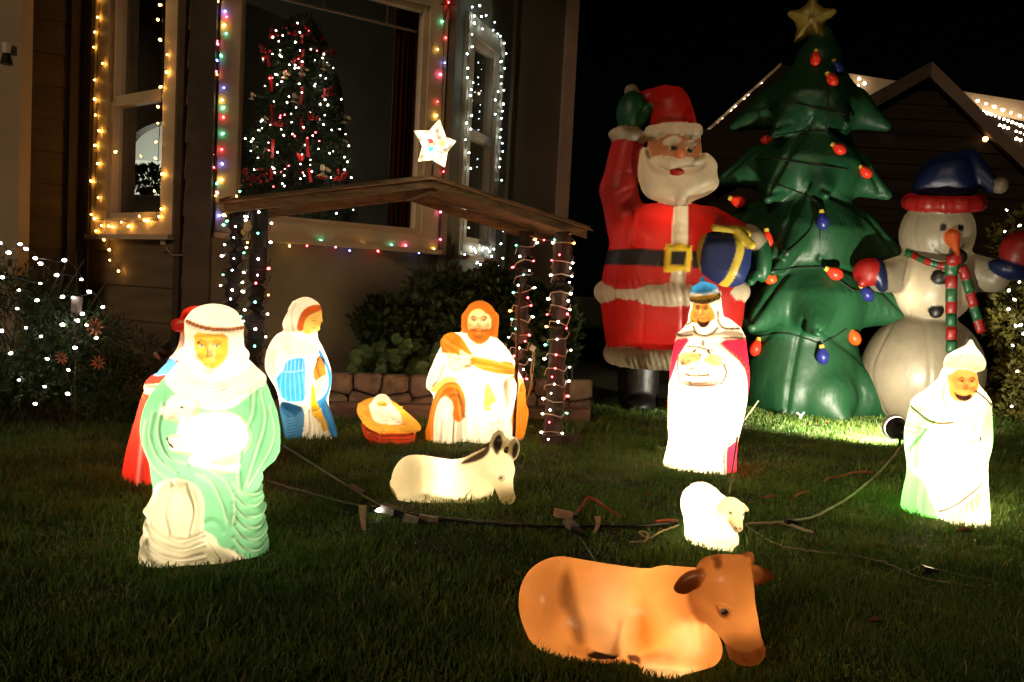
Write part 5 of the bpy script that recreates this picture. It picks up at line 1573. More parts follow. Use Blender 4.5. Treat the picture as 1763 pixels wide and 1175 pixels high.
# ------------------------------------------------------------------ standing king
def make_king():
    red = hexc('#e02440'); skin = hexc('#bd8238')
    M = lambda pts: [(1120 + x * .3236, 460 + y * .3236) for x, y in pts]
    body = M([(215, 262), (180, 300), (130, 352), (112, 420), (98, 500), (86, 640), (84, 820), (92, 930), (55, 1060), (70, 1120), (190, 1150), (300, 1160), (460, 1140), (457, 1000), (466, 900), (488, 820), (516, 660), (523, 580), (510, 470), (496, 362), (460, 300), (375, 245)])
    S = [Pil(body, 0, 54, 50, WHITE, 'robe', 5, 2), Ell((1208, 545, 12), (22, 30, 24), skin, 'face', 4), Ell((1211, 548, -6), (30, 38, 28), WHITE, 'head_cloth', 6),
         Pil(M([(128, 350), (215, 290), (270, 330), (360, 285), (460, 300), (497, 365), (400, 372), (300, 372), (200, 360), (130, 366)]), 22, 34, 18, WHITE, 'cape', 5, 1),
         Pil(M([(198, 128), (204, 100), (262, 66), (330, 84), (352, 108), (352, 150), (205, 160)]), 4, 32, 26, hexc('#2c719f'), 'hat', 4, 2), Ell((1205, 481, 6), (4.5, 8, 4.5), hexc('#1f5578'), 'hat', 4),
         Cap((1190, 509, 18), (1210, 514, 32), 6, 6.5, GOLD, 'hat_band', 4), Cap((1210, 514, 32), (1230, 508, 16), 6.5, 6, GOLD, 'hat_band', 4),
         Pil(M([(150, 470), (210, 420), (290, 440), (380, 430), (400, 500), (380, 600), (300, 620), (180, 620), (150, 560)]), 46, 28, 24, WHITE, 'sleeve', 6, 2),
         Pil(M([(190, 555), (305, 545), (310, 600), (190, 600)]), 64, 12, 6, hexc('#f7ead0'), 'gift_box', 3, 1),
         Pil(M([(300, 645), (368, 645), (360, 700), (345, 735), (318, 735), (304, 700)]), 48, 12, 9, hexc('#e6d49a'), 'censer', 2, 1),
         Ell((1182, 612, 66), (13, 11, 9), hexc('#e8c078'), 'hand', 3, rot=20), Ell((1227, 616, 66), (13, 11, 9), hexc('#e8c078'), 'hand', 3, rot=-20), Ell((1166, 818, 30), (12, 9, 14), BLACK, 'shoe', 3)]
    for i in range(4):
        S.append(Cap((1186 - i * 1.5, 605 + i * 4.4, 71), (1205 - i * 2, 604 + i * 5, 70), 2.8, 2.4, hexc('#e8c078'), 'hand', 1.3))
        S.append(Cap((1222 + i * 1.5, 608 + i * 4.4, 71), (1210 - i * .5 + 3, 612 + i * 4.6, 70), 2.8, 2.4, hexc('#e8c078'), 'hand', 1.3))
    S += [Cap((1188, 604, 71), (1196, 597, 69), 2.6, 2, hexc('#e8c078'), 'hand', 1.3), Cap((1224, 606, 71), (1217, 599, 69), 2.6, 2, hexc('#e8c078'), 'hand', 1.3)]
    S.append(Pil([(1184, 500), (1186, 545), (1194, 566), (1232, 566), (1242, 545), (1236, 500)], -2, 27, 18, WHITE, 'head_cloth', 4, 1))
    S += face_solids(1205, 530, 35, 14, 'face', skin)
    O = [Paint(M([(100, 380), (215, 360), (160, 430), (125, 520), (92, 620), (60, 620)]), red, 'mantle', 2), Paint(M([(348, 372), (530, 366), (560, 560), (540, 700), (505, 700), (508, 590), (480, 500), (400, 430)]), red, 'mantle', 2),
         Paint(M([(388, 960), (420, 920), (475, 892), (480, 1150), (420, 1150), (400, 1090)]), red, 'mantle', 2), Paint(M([(60, 640), (88, 640), (92, 690), (90, 820), (70, 820)]), hexc('#f08a8a'), None, 2, False, .7),
         Paint(M([(210, 185), (240, 180), (310, 185), (312, 260), (290, 300), (240, 300), (215, 250)]), skin, 'face', 1.5, True),
         Paint(M([(240, 270), (256, 281), (272, 284), (290, 281), (307, 272), (305, 292), (290, 307), (271, 313), (252, 306), (241, 290)]), hexc('#2c0f06'), 'beard', 1.2, True),
         Paint(M([(200, 128), (250, 140), (300, 132), (350, 108), (352, 128), (200, 150)]), WHITE, None, 6, False, .6)]
    O += [Line(M([(239, 271), (252, 262), (271, 264), (290, 262), (308, 270)]), 1.3, .4, hexc('#2c0f06')), Line(M([(262, 273), (284, 273)]), 1.0, 0, hexc('#c07a4c'), .8)]
    O += face_ops(1205, 530, 13, BLACK, hexc('#2a140a'), None, brow_w=1.7, white=False, eye_w=1.2)
    O += [Line([(1203, 530), (1203.5, 538)], 1.6, 0, hexc('#fff0c8'), .7)]
    g = hexc('#2c1f06')
    def trim(pts, w=2.6, n=14):
        q = M(pts); O.append(Line(q, w * 1.35, 1.4, g, .95, part='trim'))
        c = curve2(q, 6)
        for i in range(0, len(c) - 1, 2):
            O.append(Line([c[i], ((c[i][0] + c[i + 1][0]) / 2, (c[i][1] + c[i + 1][1]) / 2)], 1.2, .6, hexc('#a8925a'), .7))
    trim([(130, 348), (165, 352), (215, 346)]); trim([(380, 362), (440, 360), (496, 368)]); trim([(345, 230), (350, 280), (380, 315), (455, 318)]); trim([(150, 302), (190, 298), (220, 278)], 2.2)
    trim([(222, 310), (232, 335), (275, 352), (320, 340), (348, 315)]); trim([(148, 460), (143, 520), (155, 575), (170, 598)], 2.2); trim([(378, 495), (392, 540), (378, 580), (366, 598)], 2.6)
    trim([(195, 408), (250, 412), (325, 430)], 2); trim([(455, 884), (410, 920), (388, 965), (388, 1040), (402, 1100)], 2.4); trim([(188, 548), (240, 555), (304, 548)], 3); trim([(360, 390), (420, 440), (480, 490), (510, 560)], 1.6)
    trim([(94, 690), (102, 740), (98, 810), (90, 840)], 1.8); trim([(202, 168), (260, 178), (330, 162), (354, 140)], 4)
    O += [Line(M([(273, 382), (273, 398)]), 5, 1, hexc('#4a2c12'), .9), Line(M([(258, 490), (262, 502)]), 3.4, 0, hexc('#3a6fc0'), .9), Line(M([(210, 518), (226, 518)]), 5, 0, hexc('#e0705c'), .9), Line(M([(200, 480), (204, 482)]), 3, 0, hexc('#8a4a10'), .8)]
    for k in range(6): O.append(Line(M([(302 + k, 655 + k * 11), (364 - k, 652 + k * 11)]), 1.2, -.6, hexc('#5a4814'), .9))
    O += [Line(M([(300, 648), (303, 700), (318, 735), (345, 735), (361, 700), (368, 648)]), 1.6, .8, hexc('#6a5418'), .9), Line(M([(186, 556), (190, 602), (310, 602), (308, 552)]), 1.6, .6, hexc('#8a6a2a'), .8)]
    O += [Line(M([(308, 740), (300, 775)]), 1, 1, g, .8), Line(M([(334, 742), (335, 775)]), 1, 1, g, .8), Line(M([(356, 738), (360, 772)]), 1, 1, g, .8), Line(M([(330, 640), (345, 648), (392, 632)]), 1.4, .8, g, .7)]
    for i in range(4):
        O += [Line([(1184 - i * 1.5, 607.5 + i * 4.4), (1206 - i * 2, 606.5 + i * 5)], .9, -.5, hexc('#9a5c1c'), .7), Line([(1226 + i * 1.5, 610 + i * 4.4), (1211 - i * .5, 614.5 + i * 4.6)], .9, -.5, hexc('#9a5c1c'), .7)]
    for i in range(7):
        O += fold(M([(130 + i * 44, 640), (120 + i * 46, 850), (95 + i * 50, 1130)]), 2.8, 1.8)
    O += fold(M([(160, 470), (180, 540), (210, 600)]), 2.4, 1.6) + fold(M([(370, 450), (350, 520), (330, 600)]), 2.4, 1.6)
    sculpt('standing_king_figure', 1215, 806, S, O, WHITE, 'robe', 1.8,
           'glowing standing king in white robe with pink red mantle and blue hat', 'nativity figure', lamps=[(1216, 692, -6, 24, WARM), (1212, 775, -4, 6.5, WARM), (1210, 540, -8, 1.3, WARM), (1210, 500, 0, .30, WARM)])


# ------------------------------------------------------------------ kneeling king in green
def make_green_king():
    green = hexc('#58b05a'); aqua = hexc('#86c488'); skin = hexc('#b9743a')
    M = lambda pts: [(1520 + x * .3064, 560 + y * .3064) for x, y in pts]
    body = M([(312, 270), (220, 352), (132, 432), (110, 520), (98, 650), (128, 810), (90, 980), (88, 1070), (230, 1130), (340, 1150), (450, 1165), (600, 1160), (607, 1060), (582, 840), (580, 740), (606, 640), (596, 500), (590, 400), (520, 320), (450, 280)])
    S = [Pil(body, 0, 54, 50, WHITE, 'robe', 5, 2), Ell((1653, 655, 20), (23, 28, 24), skin, 'face', 4), Ell((1643, 655, 0), (34, 40, 30), WHITE, 'head_cloth', 7),
         Pil(M([(310, 200), (335, 150), (400, 118), (440, 100), (455, 68), (475, 66), (490, 105), (545, 165), (557, 215), (520, 250), (430, 245), (340, 235)]), 10, 34, 26, hexc('#f4ecd4'), 'turban', 4, 2),
         Pil(M([(140, 400), (230, 345), (320, 300), (345, 400), (400, 470), (520, 420), (590, 400), (560, 470), (480, 520), (330, 525), (230, 500), (135, 445)]), 26, 34, 22, WHITE, 'cape', 6, 1),
         Pil(M([(105, 520), (200, 470), (250, 540), (240, 640), (215, 780), (190, 830), (130, 800), (100, 660)]), 22, 34, 26, aqua, 'sleeve', 6, 2),
         Pil(M([(500, 480), (590, 440), (604, 640), (580, 740), (540, 730), (500, 620)]), 20, 30, 22, aqua, 'sleeve', 6, 2),
         Pil(M([(240, 560), (400, 500), (510, 600), (570, 640), (580, 820), (440, 960), (310, 1020), (230, 850), (210, 700)]), 44, 36, 32, WHITE, 'robe', 8, 2),
         Pil(M([(395, 515), (490, 495), (515, 590), (410, 610)]), 62, 14, 7, hexc('#f4ead0'), 'gift_box', 2, 1),
         Pil(M([(330, 1030), (440, 960), (580, 840), (605, 1060), (600, 1170), (340, 1160)]), 36, 36, 28, WHITE, 'under_robe', 6, 2),
         Ell((1636, 755, 68), (11, 9, 7), hexc('#f0c890'), 'hand', 3, rot=30), Ell((1680, 758, 64), (9, 11, 7), hexc('#f0c890'), 'hand', 3)]
    for i in range(4):
        S.append(Cap((1638 + i * 3, 750 + i * 2, 72), (1648 + i * 3, 738 + i * 3, 73), 2.5, 2, hexc('#f0c890'), 'hand', 1.3)); S.append(Cap((1680 - i * 2, 752 + i * 3.5, 70), (1668 - i * 1, 746 + i * 4, 73), 2.5, 2, hexc('#f0c890'), 'hand', 1.3))
    S += [Cap((1634, 750, 72), (1634, 738, 72), 2.6, 2, hexc('#f0c890'), 'hand', 1.3), Cap((1684, 750, 68), (1682, 738, 70), 2.6, 2, hexc('#f0c890'), 'hand', 1.3)]
    S += face_solids(1657, 650, 42, 18, 'face', skin)
    g = hexc('#2c1f06')
    O = [Paint(M([(80, 820), (130, 790), (190, 830), (240, 860), (262, 940), (310, 1020), (322, 1110), (322, 1170), (60, 1120), (80, 960)]), green, 'under_robe', 3), Paint(M([(95, 440), (135, 440), (230, 500), (300, 525), (240, 560), (215, 640), (200, 820), (120, 800), (80, 640)]), aqua, 'sleeve', 4),
         Paint(M([(560, 440), (600, 410), (620, 640), (590, 740), (560, 640), (540, 560)]), hexc('#58b05a'), 'sleeve', 5, False, .8),
         Paint(M([(350, 250), (430, 245), (530, 255), (520, 330), (470, 400), (400, 405), (360, 380), (345, 320)]), skin, 'face', 2, True),
         Paint(M([(375, 345), (400, 365), (440, 372), (478, 360), (478, 385), (445, 402), (400, 392)]), hexc('#22120c'), 'beard', 1.4, True),
         Line(M([(352, 250), (340, 300), (322, 350), (322, 400), (350, 445), (400, 470), (430, 478)]), 3.2, 1.2, hexc('#4a3414'), .8, part='trim'), Line(M([(135, 440), (180, 470), (240, 510), (310, 528), (380, 520)]), 5.4, 1.8, g, .95, part='trim'),
         Line(M([(492, 345), (540, 380), (588, 425)]), 3.6, 1.4, g, .95, part='trim'), Line(M([(322, 1012), (400, 970), (480, 900), (556, 832)]), 6, 2, g, .95, part='trim'),
         Line(M([(400, 500), (480, 492), (498, 540), (515, 598)]), 2.6, 1, hexc('#4a3c18'), .85, part='trim'), Line(M([(545, 620), (572, 670), (572, 735)]), 2.6, 1, hexc('#9a7a30'), .8, part='trim'),
         Line(M([(320, 600), (325, 650)]), 4, 0, hexc('#e0b070'), .8), Line(M([(398, 655), (412, 680)]), 2.6, 0, hexc('#e8c090'), .8), Line(M([(205, 700), (200, 770), (180, 815)]), 3, 1.4, hexc('#c8b880'), .7), Line(M([(408, 152), (418, 160)]), 1.6, 0, BLACK),
         Line(M([(470, 605), (500, 600), (530, 592)]), 2, .4, g, .7), Line(M([(405, 568), (420, 570)]), 2.4, 0, hexc('#c07a30'))]
    O += face_ops(1658, 650, 17, hexc('#3a1c10'), hexc('#7a3c1c'), None, brow_w=1.2, eye_w=1.2, white=False)
    for (x, y, l) in ((340, 205, 30), (415, 215, 40), (490, 218, 34), (370, 180, 22), (450, 190, 30)):
        O.append(Line(M([(x, y + 8), (x + l * .5, y - 6), (x + l, y + 4)]), 3.2, .6, hexc('#8cc8a4'), .55))
    for i in range(6):
        O += [Line(M([(345 - i * 6, 180 + i * 8), (430, 130 + i * 16), (530 + i * 2, 180 + i * 10)]), 2.2, .8)]
    for i in range(7):
        O.append(Line(M([(240, 560), (190 - i * 8, 560 + i * 22), (128 + i * 6, 540 + i * 40)]), 1.8, 1.4, hexc('#2f9a4c'), .6))
    for i in range(6):
        O += fold(M([(240 + i * 20, 640 + i * 10), (300 + i * 20, 780), (340 + i * 26, 900 - i * 12)]), 2.6, 1.8)
        O += fold(M([(350 + i * 30, 1040 - i * 22), (400 + i * 26, 1080 - i * 10), (460 + i * 22, 1080)]), 2.4, 1.8)
    O += [Line(M([(170, 830), (150, 960), (150, 1080)]), 4, 3, front=False), Line(M([(230, 880), (220, 980), (230, 1090)]), 4, 3, front=False), Line(M([(200, 850), (186, 970), (190, 1080)]), 3, -3, front=False)] + fold(M([(430, 1110), (470, 1060), (540, 1060), (580, 1110)]), 3, 2)
    sculpt('kneeling_king_figure', 1630, 886, S, O, WHITE, 'robe', 1.8,
           'glowing kneeling king in green and white robe with pointed turban', 'nativity figure', lamps=[(1646, 778, -4, 21, WARM), (1630, 862, 0, 6.5, WARM), (1648, 615, 6, .30, WARM), (1650, 655, -8, 1.1, WARM)])


FIGS=(make_shepherd, make_red_king, make_mary, make_joseph, make_manger, make_donkey, make_sheep, make_cow, make_king, make_green_king)
for f_ in FIGS:
    f_()
# ================================================================== inflatable figures at the back
def make_santa():
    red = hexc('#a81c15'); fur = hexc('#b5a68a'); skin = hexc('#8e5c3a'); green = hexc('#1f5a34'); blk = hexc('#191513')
    S = [Pil([(1097, 350), (1060, 372), (1046, 420), (1034, 470), (1030, 510), (1036, 560), (1044, 612), (1160, 620), (1262, 612), (1275, 560), (1280, 500), (1262, 440), (1232, 375), (1200, 350)], 0, 92, 80, red, 'suit', 8, 2),
         # raised arm
         Cap((1078, 392, 16), (1062, 330, 26), 36, 31, red, 'sleeve', 10), Cap((1062, 330, 26), (1076, 262, 30), 31, 28, red, 'sleeve', 8),
         Ell((1078, 241, 32), (34, 15, 30), fur, 'cuff', 4, rot=8),
         Ell((1083, 202, 32), (25, 36, 20), green, 'mitten', 5, rot=6), Cap((1102, 214, 36), (1112, 196, 38), 10, 8, green, 'mitten', 4),
         # head
         Ell((1156, 268, 26), (46, 52, 44), skin, 'face', 6), Ell((1160, 245, 20), (40, 24, 40), fur, 'hat_brim', 5, rot=4), Cap((1118, 240, 52), (1190, 240, 56), 13, 13, fur, 'hat_brim', 5),
         Pil([(1112, 236), (1118, 200), (1110, 178), (1140, 162), (1162, 158), (1178, 172), (1190, 205), (1196, 236)], 20, 40, 34, red, 'hat', 6, 2),
         Cap((1140, 172, 18), (1098, 176, 16), 17, 12, red, 'hat', 6), Ell((1083, 163, 18), (13, 12, 12), fur, 'pompom', 3),
         # beard and moustache
         Pil([(1100, 262), (1096, 318), (1108, 345), (1138, 354), (1166, 362), (1192, 350), (1216, 342), (1233, 326), (1226, 308), (1229, 290), (1205, 268), (1196, 290), (1160, 300), (1122, 290), (1112, 262)], 40, 34, 26, fur, 'beard', 6, 2),
         Cap((1124, 287, 64), (1152, 295, 72), 7, 10, fur, 'moustache', 4), Cap((1152, 295, 72), (1208, 288, 64), 10, 6, fur, 'moustache', 4),
         Ell((1152, 258, 68), (15, 7, 6), fur, 'eyebrow', 2, rot=-8), Ell((1184, 262, 68), (10, 6, 5), fur, 'eyebrow', 2, rot=10), Ell((1166, 279, 76), (9, 8, 9), hexc('#b8683e'), 'face', 3), Ell((1161, 308, 74), (12, 6, 6), hexc('#8a1c14'), 'mouth', 2),
         # placket, belt, furs
         
         Pil([(1143, 426), (1186, 428), (1184, 472), (1141, 470)], 84, 16, 6, hexc('#c8a526'), 'buckle', 2, 0),
         # arm that carries the gift
         Cap((1216, 392, 26), (1272, 420, 50), 32, 26, red, 'sleeve', 10), Ell((1290, 420, 56), (16, 30, 26), fur, 'cuff', 4, rot=-30), Ell((1300, 452, 62), (15, 36, 22), green, 'mitten', 5), Cap((1292, 470, 66), (1280, 486, 78), 9, 8, green, 'mitten', 4),
         # boots
         Cap((1098, 618, 0), (1098, 700, 4), 38, 34, blk, 'boot', 8), Cap((1190, 618, 0), (1190, 700, 4), 38, 34, blk, 'boot', 8), Ell((1100, 694, 28), (30, 18, 46), blk, 'boot', 8), Ell((1192, 694, 28), (30, 18, 46), blk, 'boot', 8)]
    for y, x0, x1, r in ((502, 1038, 1268, 20), (608, 1052, 1256, 17)):
        n = 10
        for i in range(n):
            a0, a1 = math.pi * (i / n), math.pi * ((i + 1) / n)
            q = lambda a: ((x0 + x1) / 2 - (x1 - x0) / 2 * math.cos(a), y + 12 * math.sin(a) * .5, 88 * math.sin(a) - 4)
            S.append(Cap(q(a0), q(a1), r, r, fur, 'fur_trim', 4))
    O = [Paint([(1157, 345), (1181, 345), (1179, 428), (1153, 428)], fur, 'placket', 2, sm=0), Paint([(1153, 470), (1176, 470), (1175, 500), (1150, 500)], fur, 'placket', 2, sm=0), Line([(1157, 350), (1154, 428)], 3, -3), Line([(1181, 350), (1179, 428)], 3, -3), Line([(1169, 350), (1166, 428)], 9, 5),
         Paint([(1146, 266), (1155, 264), (1164, 267), (1162, 274), (1149, 274)], hexc('#a8967c'), 'eye', 1.2, True), Paint([(1174, 269), (1182, 267), (1189, 271), (1187, 278), (1176, 277)], hexc('#a8967c'), 'eye', 1.2, True),
         Line([(1153, 269), (1158, 270)], 8, 0, blk), Line([(1180, 272), (1183, 273)], 7.5, 0, blk)]
    O += [Paint([(1020, 430), (1100, 432), (1142, 435), (1142, 462), (1100, 460), (1020, 455)], blk, 'belt', 2, sm=0), Paint([(1186, 436), (1290, 446), (1290, 470), (1186, 464)], blk, 'belt', 2, sm=0), Paint([(1152, 437), (1177, 438), (1175, 461), (1151, 460)], blk, 'belt', 2, sm=0)]
    for y, x0, x1 in ((502, 1036, 1190), (608, 1042, 1170)):
        for i in range(15):
            x = x0 + (x1 - x0) * i / 14
            O.append(Line([(x - 4, y - 18), (x + 6, y + 20)], 2.2, -1.6))
    for i in range(6): O.append(Line([(1156, 368 + i * 13), (1180, 366 + i * 13)], 2, -1.2))
    for i in range(8): O.append(Line([(1050 + i * 8, 232), (1052 + i * 8, 252)], 1.8, -1.2)); O.append(Line([(1116 + i * 11, 230), (1118 + i * 11, 252)], 2.2, -1.3))
    O += [Line([(1170, 470), (1172, 560), (1168, 610)], 3, -3), Line([(1092, 372), (1086, 420), (1100, 430)], 4, -4), Line([(1225, 380), (1215, 420)], 4, -4), Line([(1110, 520), (1106, 600)], 3, -1.6), Line([(1070, 520), (1074, 600)], 3, -1.4), Line([(1060, 300), (1090, 306)], 2, -1.2), Line([(1048, 345), (1088, 330)], 2.4, -1.6),
          Line([(1066, 470), (1060, 520), (1058, 600)], 1.4, 0, hexc('#3a0c08'), .6)]
    sculpt('inflatable_man', 1140, 703, S, O, red, 'suit', 3.0, 'big inflatable figure in a red suit with white beard, one green mitten raised', 'inflatable', NYLON,
           lamps=[(1146, 405, 42, 5.0, WARM), (1122, 548, 40, 2.2, WARM), (1160, 305, 6, 3.6, WARM)], smooth=2)
    # gift held against the belly
    gb = hexc('#18234f'); yl = hexc('#b49a30')
    S = [Pil([(1198, 418), (1215, 408), (1262, 406), (1288, 424), (1284, 480), (1270, 495), (1230, 498), (1196, 478), (1190, 445)], 118, 42, 30, gb, 'box', 6, 1),
         Pil([(1236, 402), (1262, 398), (1282, 404), (1288, 420), (1262, 418), (1246, 412)], 128, 16, 10, yl, 'bow', 3, 1), Cap((1262, 408, 146), (1286, 432, 150), 6, 7, yl, 'bow', 2), Cap((1255, 408, 146), (1228, 404, 148), 5, 6, yl, 'bow', 2)]
    O = [Line([(1212, 408), (1202, 450), (1206, 492)], 11, 1, yl, part='ribbon', front=False), Line([(1262, 412), (1268, 440), (1254, 480), (1238, 498)], 12, 1, yl, part='ribbon', front=False)]
    sculpt('inflatable_gift', 1240, 703, S, O, gb, 'box', 2.6, 'blue inflatable gift box with yellow ribbon carried by the big red suited figure', 'inflatable', NYLON_DARK, smooth=1)


def make_tree():
    g = hexc('#164326'); g2 = hexc('#133b20')
    S = []
    axis = [(1402, 70), (1396, 150), (1390, 260), (1385, 370), (1380, 480), (1378, 600), (1378, 700)]
    S.append(Cap((1402, 72, 0), (1398, 120, 0), 20, 30, g, 'top', 8))
    tiers = [ # apex y, rim y, cx, radius, droop tips
        (90, 225, 1390, 120, 36, 6, .35), (190, 330, 1384, 128, 40, 6, .9), (300, 442, 1378, 162, 46, 7, .25), (410, 548, 1374, 190, 48, 7, .7), (520, 700, 1374, 182, 60, 6, .05)]
    tips = {0: [(1252, 212), (1512, 228), (1330, 246), (1440, 240)], 1: [(1226, 306), (1516, 342), (1320, 352), (1412, 350)], 2: [(1212, 404), (1542, 442), (1330, 470), (1352, 442)], 3: [(1206, 505), (1568, 550), (1300, 560), (1405, 566)], 4: [(1240, 660), (1558, 716), (1356, 712), (1452, 716)]}
    for t, (ya, yr, cx_, R_, r_, n, ph) in enumerate(tiers):
        S.append(Cap((cx_ + 8 - t * 2, ya + 26, 0), (cx_, yr - 46, 0), 42 + t * 12, (84, 96, 110, 122, 112)[t], g if t % 2 else g2, 'branch_tier', 12))
        (lx_, ly_), (rx_, ry_), (fx, fy), (f2, f2y) = tips[t]
        zc = yr - 62
        arms = [((lx_, ly_), 0.0), ((rx_, ry_), 0.0), ((fx, fy), .86), ((f2, f2y), .9), ((lx_ + 40, ly_ - 20), -.75), ((rx_ - 40, ry_ - 24), -.75)]
        for (tx, ty), wz in arms:
            w_ = R_ * wz * (.95 if t < 4 else .7)
            S.append(Cap((cx_, zc - 18, w_ * .1), (cx_ + (tx - cx_) * .55, zc + (ty - zc) * .5, w_ * .55), r_ * 1.0, r_ * .92, g if t % 2 else g2, 'branch_tier', 7))
            S.append(Cap((cx_ + (tx - cx_) * .55, zc + (ty - zc) * .5, w_ * .55), (tx, ty, w_), r_ * .95, 9, g if t % 2 else g2, 'branch_tier', 5))
    S.append(Cap((1380, 690, 0), (1380, 735, 0), 60, 60, hexc('#101410'), 'base', 6))
    O = []
    for t in range(1, 5):
        cx_ = tiers[t][2]; (lx_, ly_), (rx_, ry_), (fx, fy), (f2, f2y) = tips[t]
        ya = tiers[t][0]
        O += [Line([(cx_ + 6, ya + 30), ((cx_ + fx) / 2, (ya + fy) / 2 + 10), (fx, fy - 10)], 4, -5), Line([(cx_ + 30, ya + 40), ((cx_ + rx_) / 2 + 20, (ya + ry_) / 2 + 6), (rx_ - 12, ry_ - 4)], 4, -5),
              Line([(cx_ - 30, ya + 40), ((cx_ + lx_) / 2, (ya + ly_) / 2), (lx_ + 10, ly_ - 4)], 4, -4)]
        for i in range(9):
            x = cx_ + (rx_ - cx_) * (.35 + i * .07); y = ya + (ry_ - ya) * (.55 + i * .05)
            O.append(Line([(x, y + 4), (x + 5, y + 16)], 1.8, -1.2))
    sculpt('inflatable_tree', 1385, 704, S, O, g, 'branch_tier', 3.6, 'tall green inflatable christmas tree with pointed tiers and a yellow star', 'inflatable', NYLON_DARK, smooth=2)
    D = G(1385, 704).y
    root = bpy.data.objects['inflatable_tree']
    # star on top
    yl = hexc('#84702f')
    st = []
    for i in range(10):
        a = math.pi / 2 + i * math.pi / 5 - .05; r = 50 if i % 2 == 0 else 22
        st.append((1396 + r * math.cos(a), 36 - r * math.sin(a) * (1.0 if math.sin(a) > -.5 else 1.05)))
    s = sculpt('star', 1396, 70, [Pil(st, 0, 17, 16, yl, 'star_body', 2, 1)], [Line([(1396, 40), (st[i][0], st[i][1])], 3, 1.6, front=True) for i in range(0, 10, 2)], yl, 'star_body', 2.2, 'yellow star', 'star', NYLON_DARK, D=D)
    mw = parent_matrix(s)
    for k in list(s.children):
        k.parent = root; k.matrix_parent_inverse = parent_matrix(root).inverted() @ mw; k.name = 'top_star'
    bpy.data.objects.remove(s)
    # padded ornaments shaped like big light bulbs, and the cords between them
    # (u, v, w, angle, colour)
    OB = [(1404, 101, 34, 90, 'r'), (1432, 137, 40, 50, 'r'), (1441, 116, 30, 60, 'b'), (1322, 242, 92, 170, 'r'), (1444, 256, 88, 30, 'r'), (1490, 296, 62, 40, 'r'), (1270, 347, 60, 20, 'r'), (1416, 380, 118, 80, 'b'), (1321, 412, 116, 80, 'r'),
          (1325, 477, 124, 60, 'o'), (1436, 470, 116, 25, 'r'), (1301, 598, 120, 105, 'r'), (1416, 612, 150, 80, 'b'), (1470, 580, 140, 58, 'o'), (1492, 505, 90, 50, 'b')]
    cols = {'r': surf('ornament_red', hexc('#d8301c'), .35, .2, 30, bump=.3), 'o': surf('ornament_orange', hexc('#dd4a18'), .35, .2, 30, bump=.3), 'b': surf('ornament_blue', hexc('#1c2260'), .35, .2, 30, bump=.3)}
    cap_m = surf('ornament_cap', hexc('#b59a34'), .5, .2, 30, bump=.2)
    prof = [(-.5, .001), (-.47, .12), (-.3, .29), (-.05, .34), (.15, .28), (.34, .17), (.4, .13)]
    bpy.context.view_layer.update()
    dg = bpy.context.evaluated_depsgraph_get()
    anchor = []
    for u, v, w, ang, c in OB:
        o0 = Vector((0, 0, CAM_H)); d = ray(u, v).normalized(); p = None
        best = None
        for ch in root.children:
            inv = (parent_matrix(root) @ (ch.matrix_parent_inverse if ch.name.startswith('top_star') else Matrix())).inverted()
            ok, loc, nn, ix = ch.ray_cast(inv @ o0, (inv.to_3x3() @ d).normalized())
            if ok:
                wl = inv.inverted() @ loc
                if best is None or wl.length < best.length: best = wl
        p = best if best is not None else P(u, v, D + .05)
        p = p - d * .045
        L_ = .135 if v > 300 else .115
        a = math.radians(ang)
        ax = Vector((-math.cos(a), 0, math.sin(a)))        # towards the cap
        m = MB(); m.tube([p + ax * L_ * q[0] for q in prof], [L_ * q[1] for q in prof], 12)
        lb_ = 'blue ornament' if c == 'b' else None
        o = m.build('ornament', cols[c], root, True)
        if lb_: o['label'] = lb_
        m = MB(); m.tube([p + ax * L_ * .38, p + ax * L_ * .56], [L_ * .15, L_ * .12], 10); m.build('cap', cap_m, o)
        anchor.append((p + ax * L_ * .56))
    M_TCORD = surf('dark_green_cord', (.006, .016, .008), .8, bump=0)
    def hit(u, v):
        o0 = Vector((0, 0, CAM_H)); d = ray(u, v).normalized(); best = None
        for ch in root.children:
            if not ch.name.startswith('branch_tier'): continue
            inv = parent_matrix(root).inverted()
            ok, loc, nn, ix = ch.ray_cast(inv @ o0, (inv.to_3x3() @ d).normalized())
            if ok:
                wl = parent_matrix(root) @ loc
                if best is None or wl.length < best.length: best = wl
        return (best - d * .008) if best is not None else P(u, v, D)
    for ln in ([(1290, 196), (1330, 186), (1370, 180), (1420, 190), (1470, 200)], [(1320, 236), (1380, 228), (1430, 230), (1444, 246)], [(1426, 150), (1426, 200), (1420, 228)], [(1300, 275), (1340, 275), (1400, 284), (1460, 292)],
               [(1404, 376), (1390, 402), (1350, 440)], [(1412, 396), (1408, 450)], [(1322, 468), (1370, 462), (1420, 460)], [(1304, 580), (1350, 574), (1390, 584), (1410, 592)], [(1418, 590), (1440, 578), (1458, 566)], [(1280, 318), (1340, 320), (1390, 340), (1416, 368)], [(1440, 480), (1470, 500), (1490, 498)]):
        m = MB(); m.tube([hit(*q[:2]) for q in curve2(ln, 7)], .0055, 5); m.build('cord', M_TCORD, root)
    # ground pegs and white tie
    m = MB(); q = G(1376, 725); m.tube([q, q + Vector((.01, 0, .035)), q + Vector((.03, 0, .06))], .006, 5); m.tube([q + Vector((.01, 0, .035)), q + Vector((-.02, -.0, .055))], .006, 5)
    m.build('tether_knot', M_WHITEP, root)


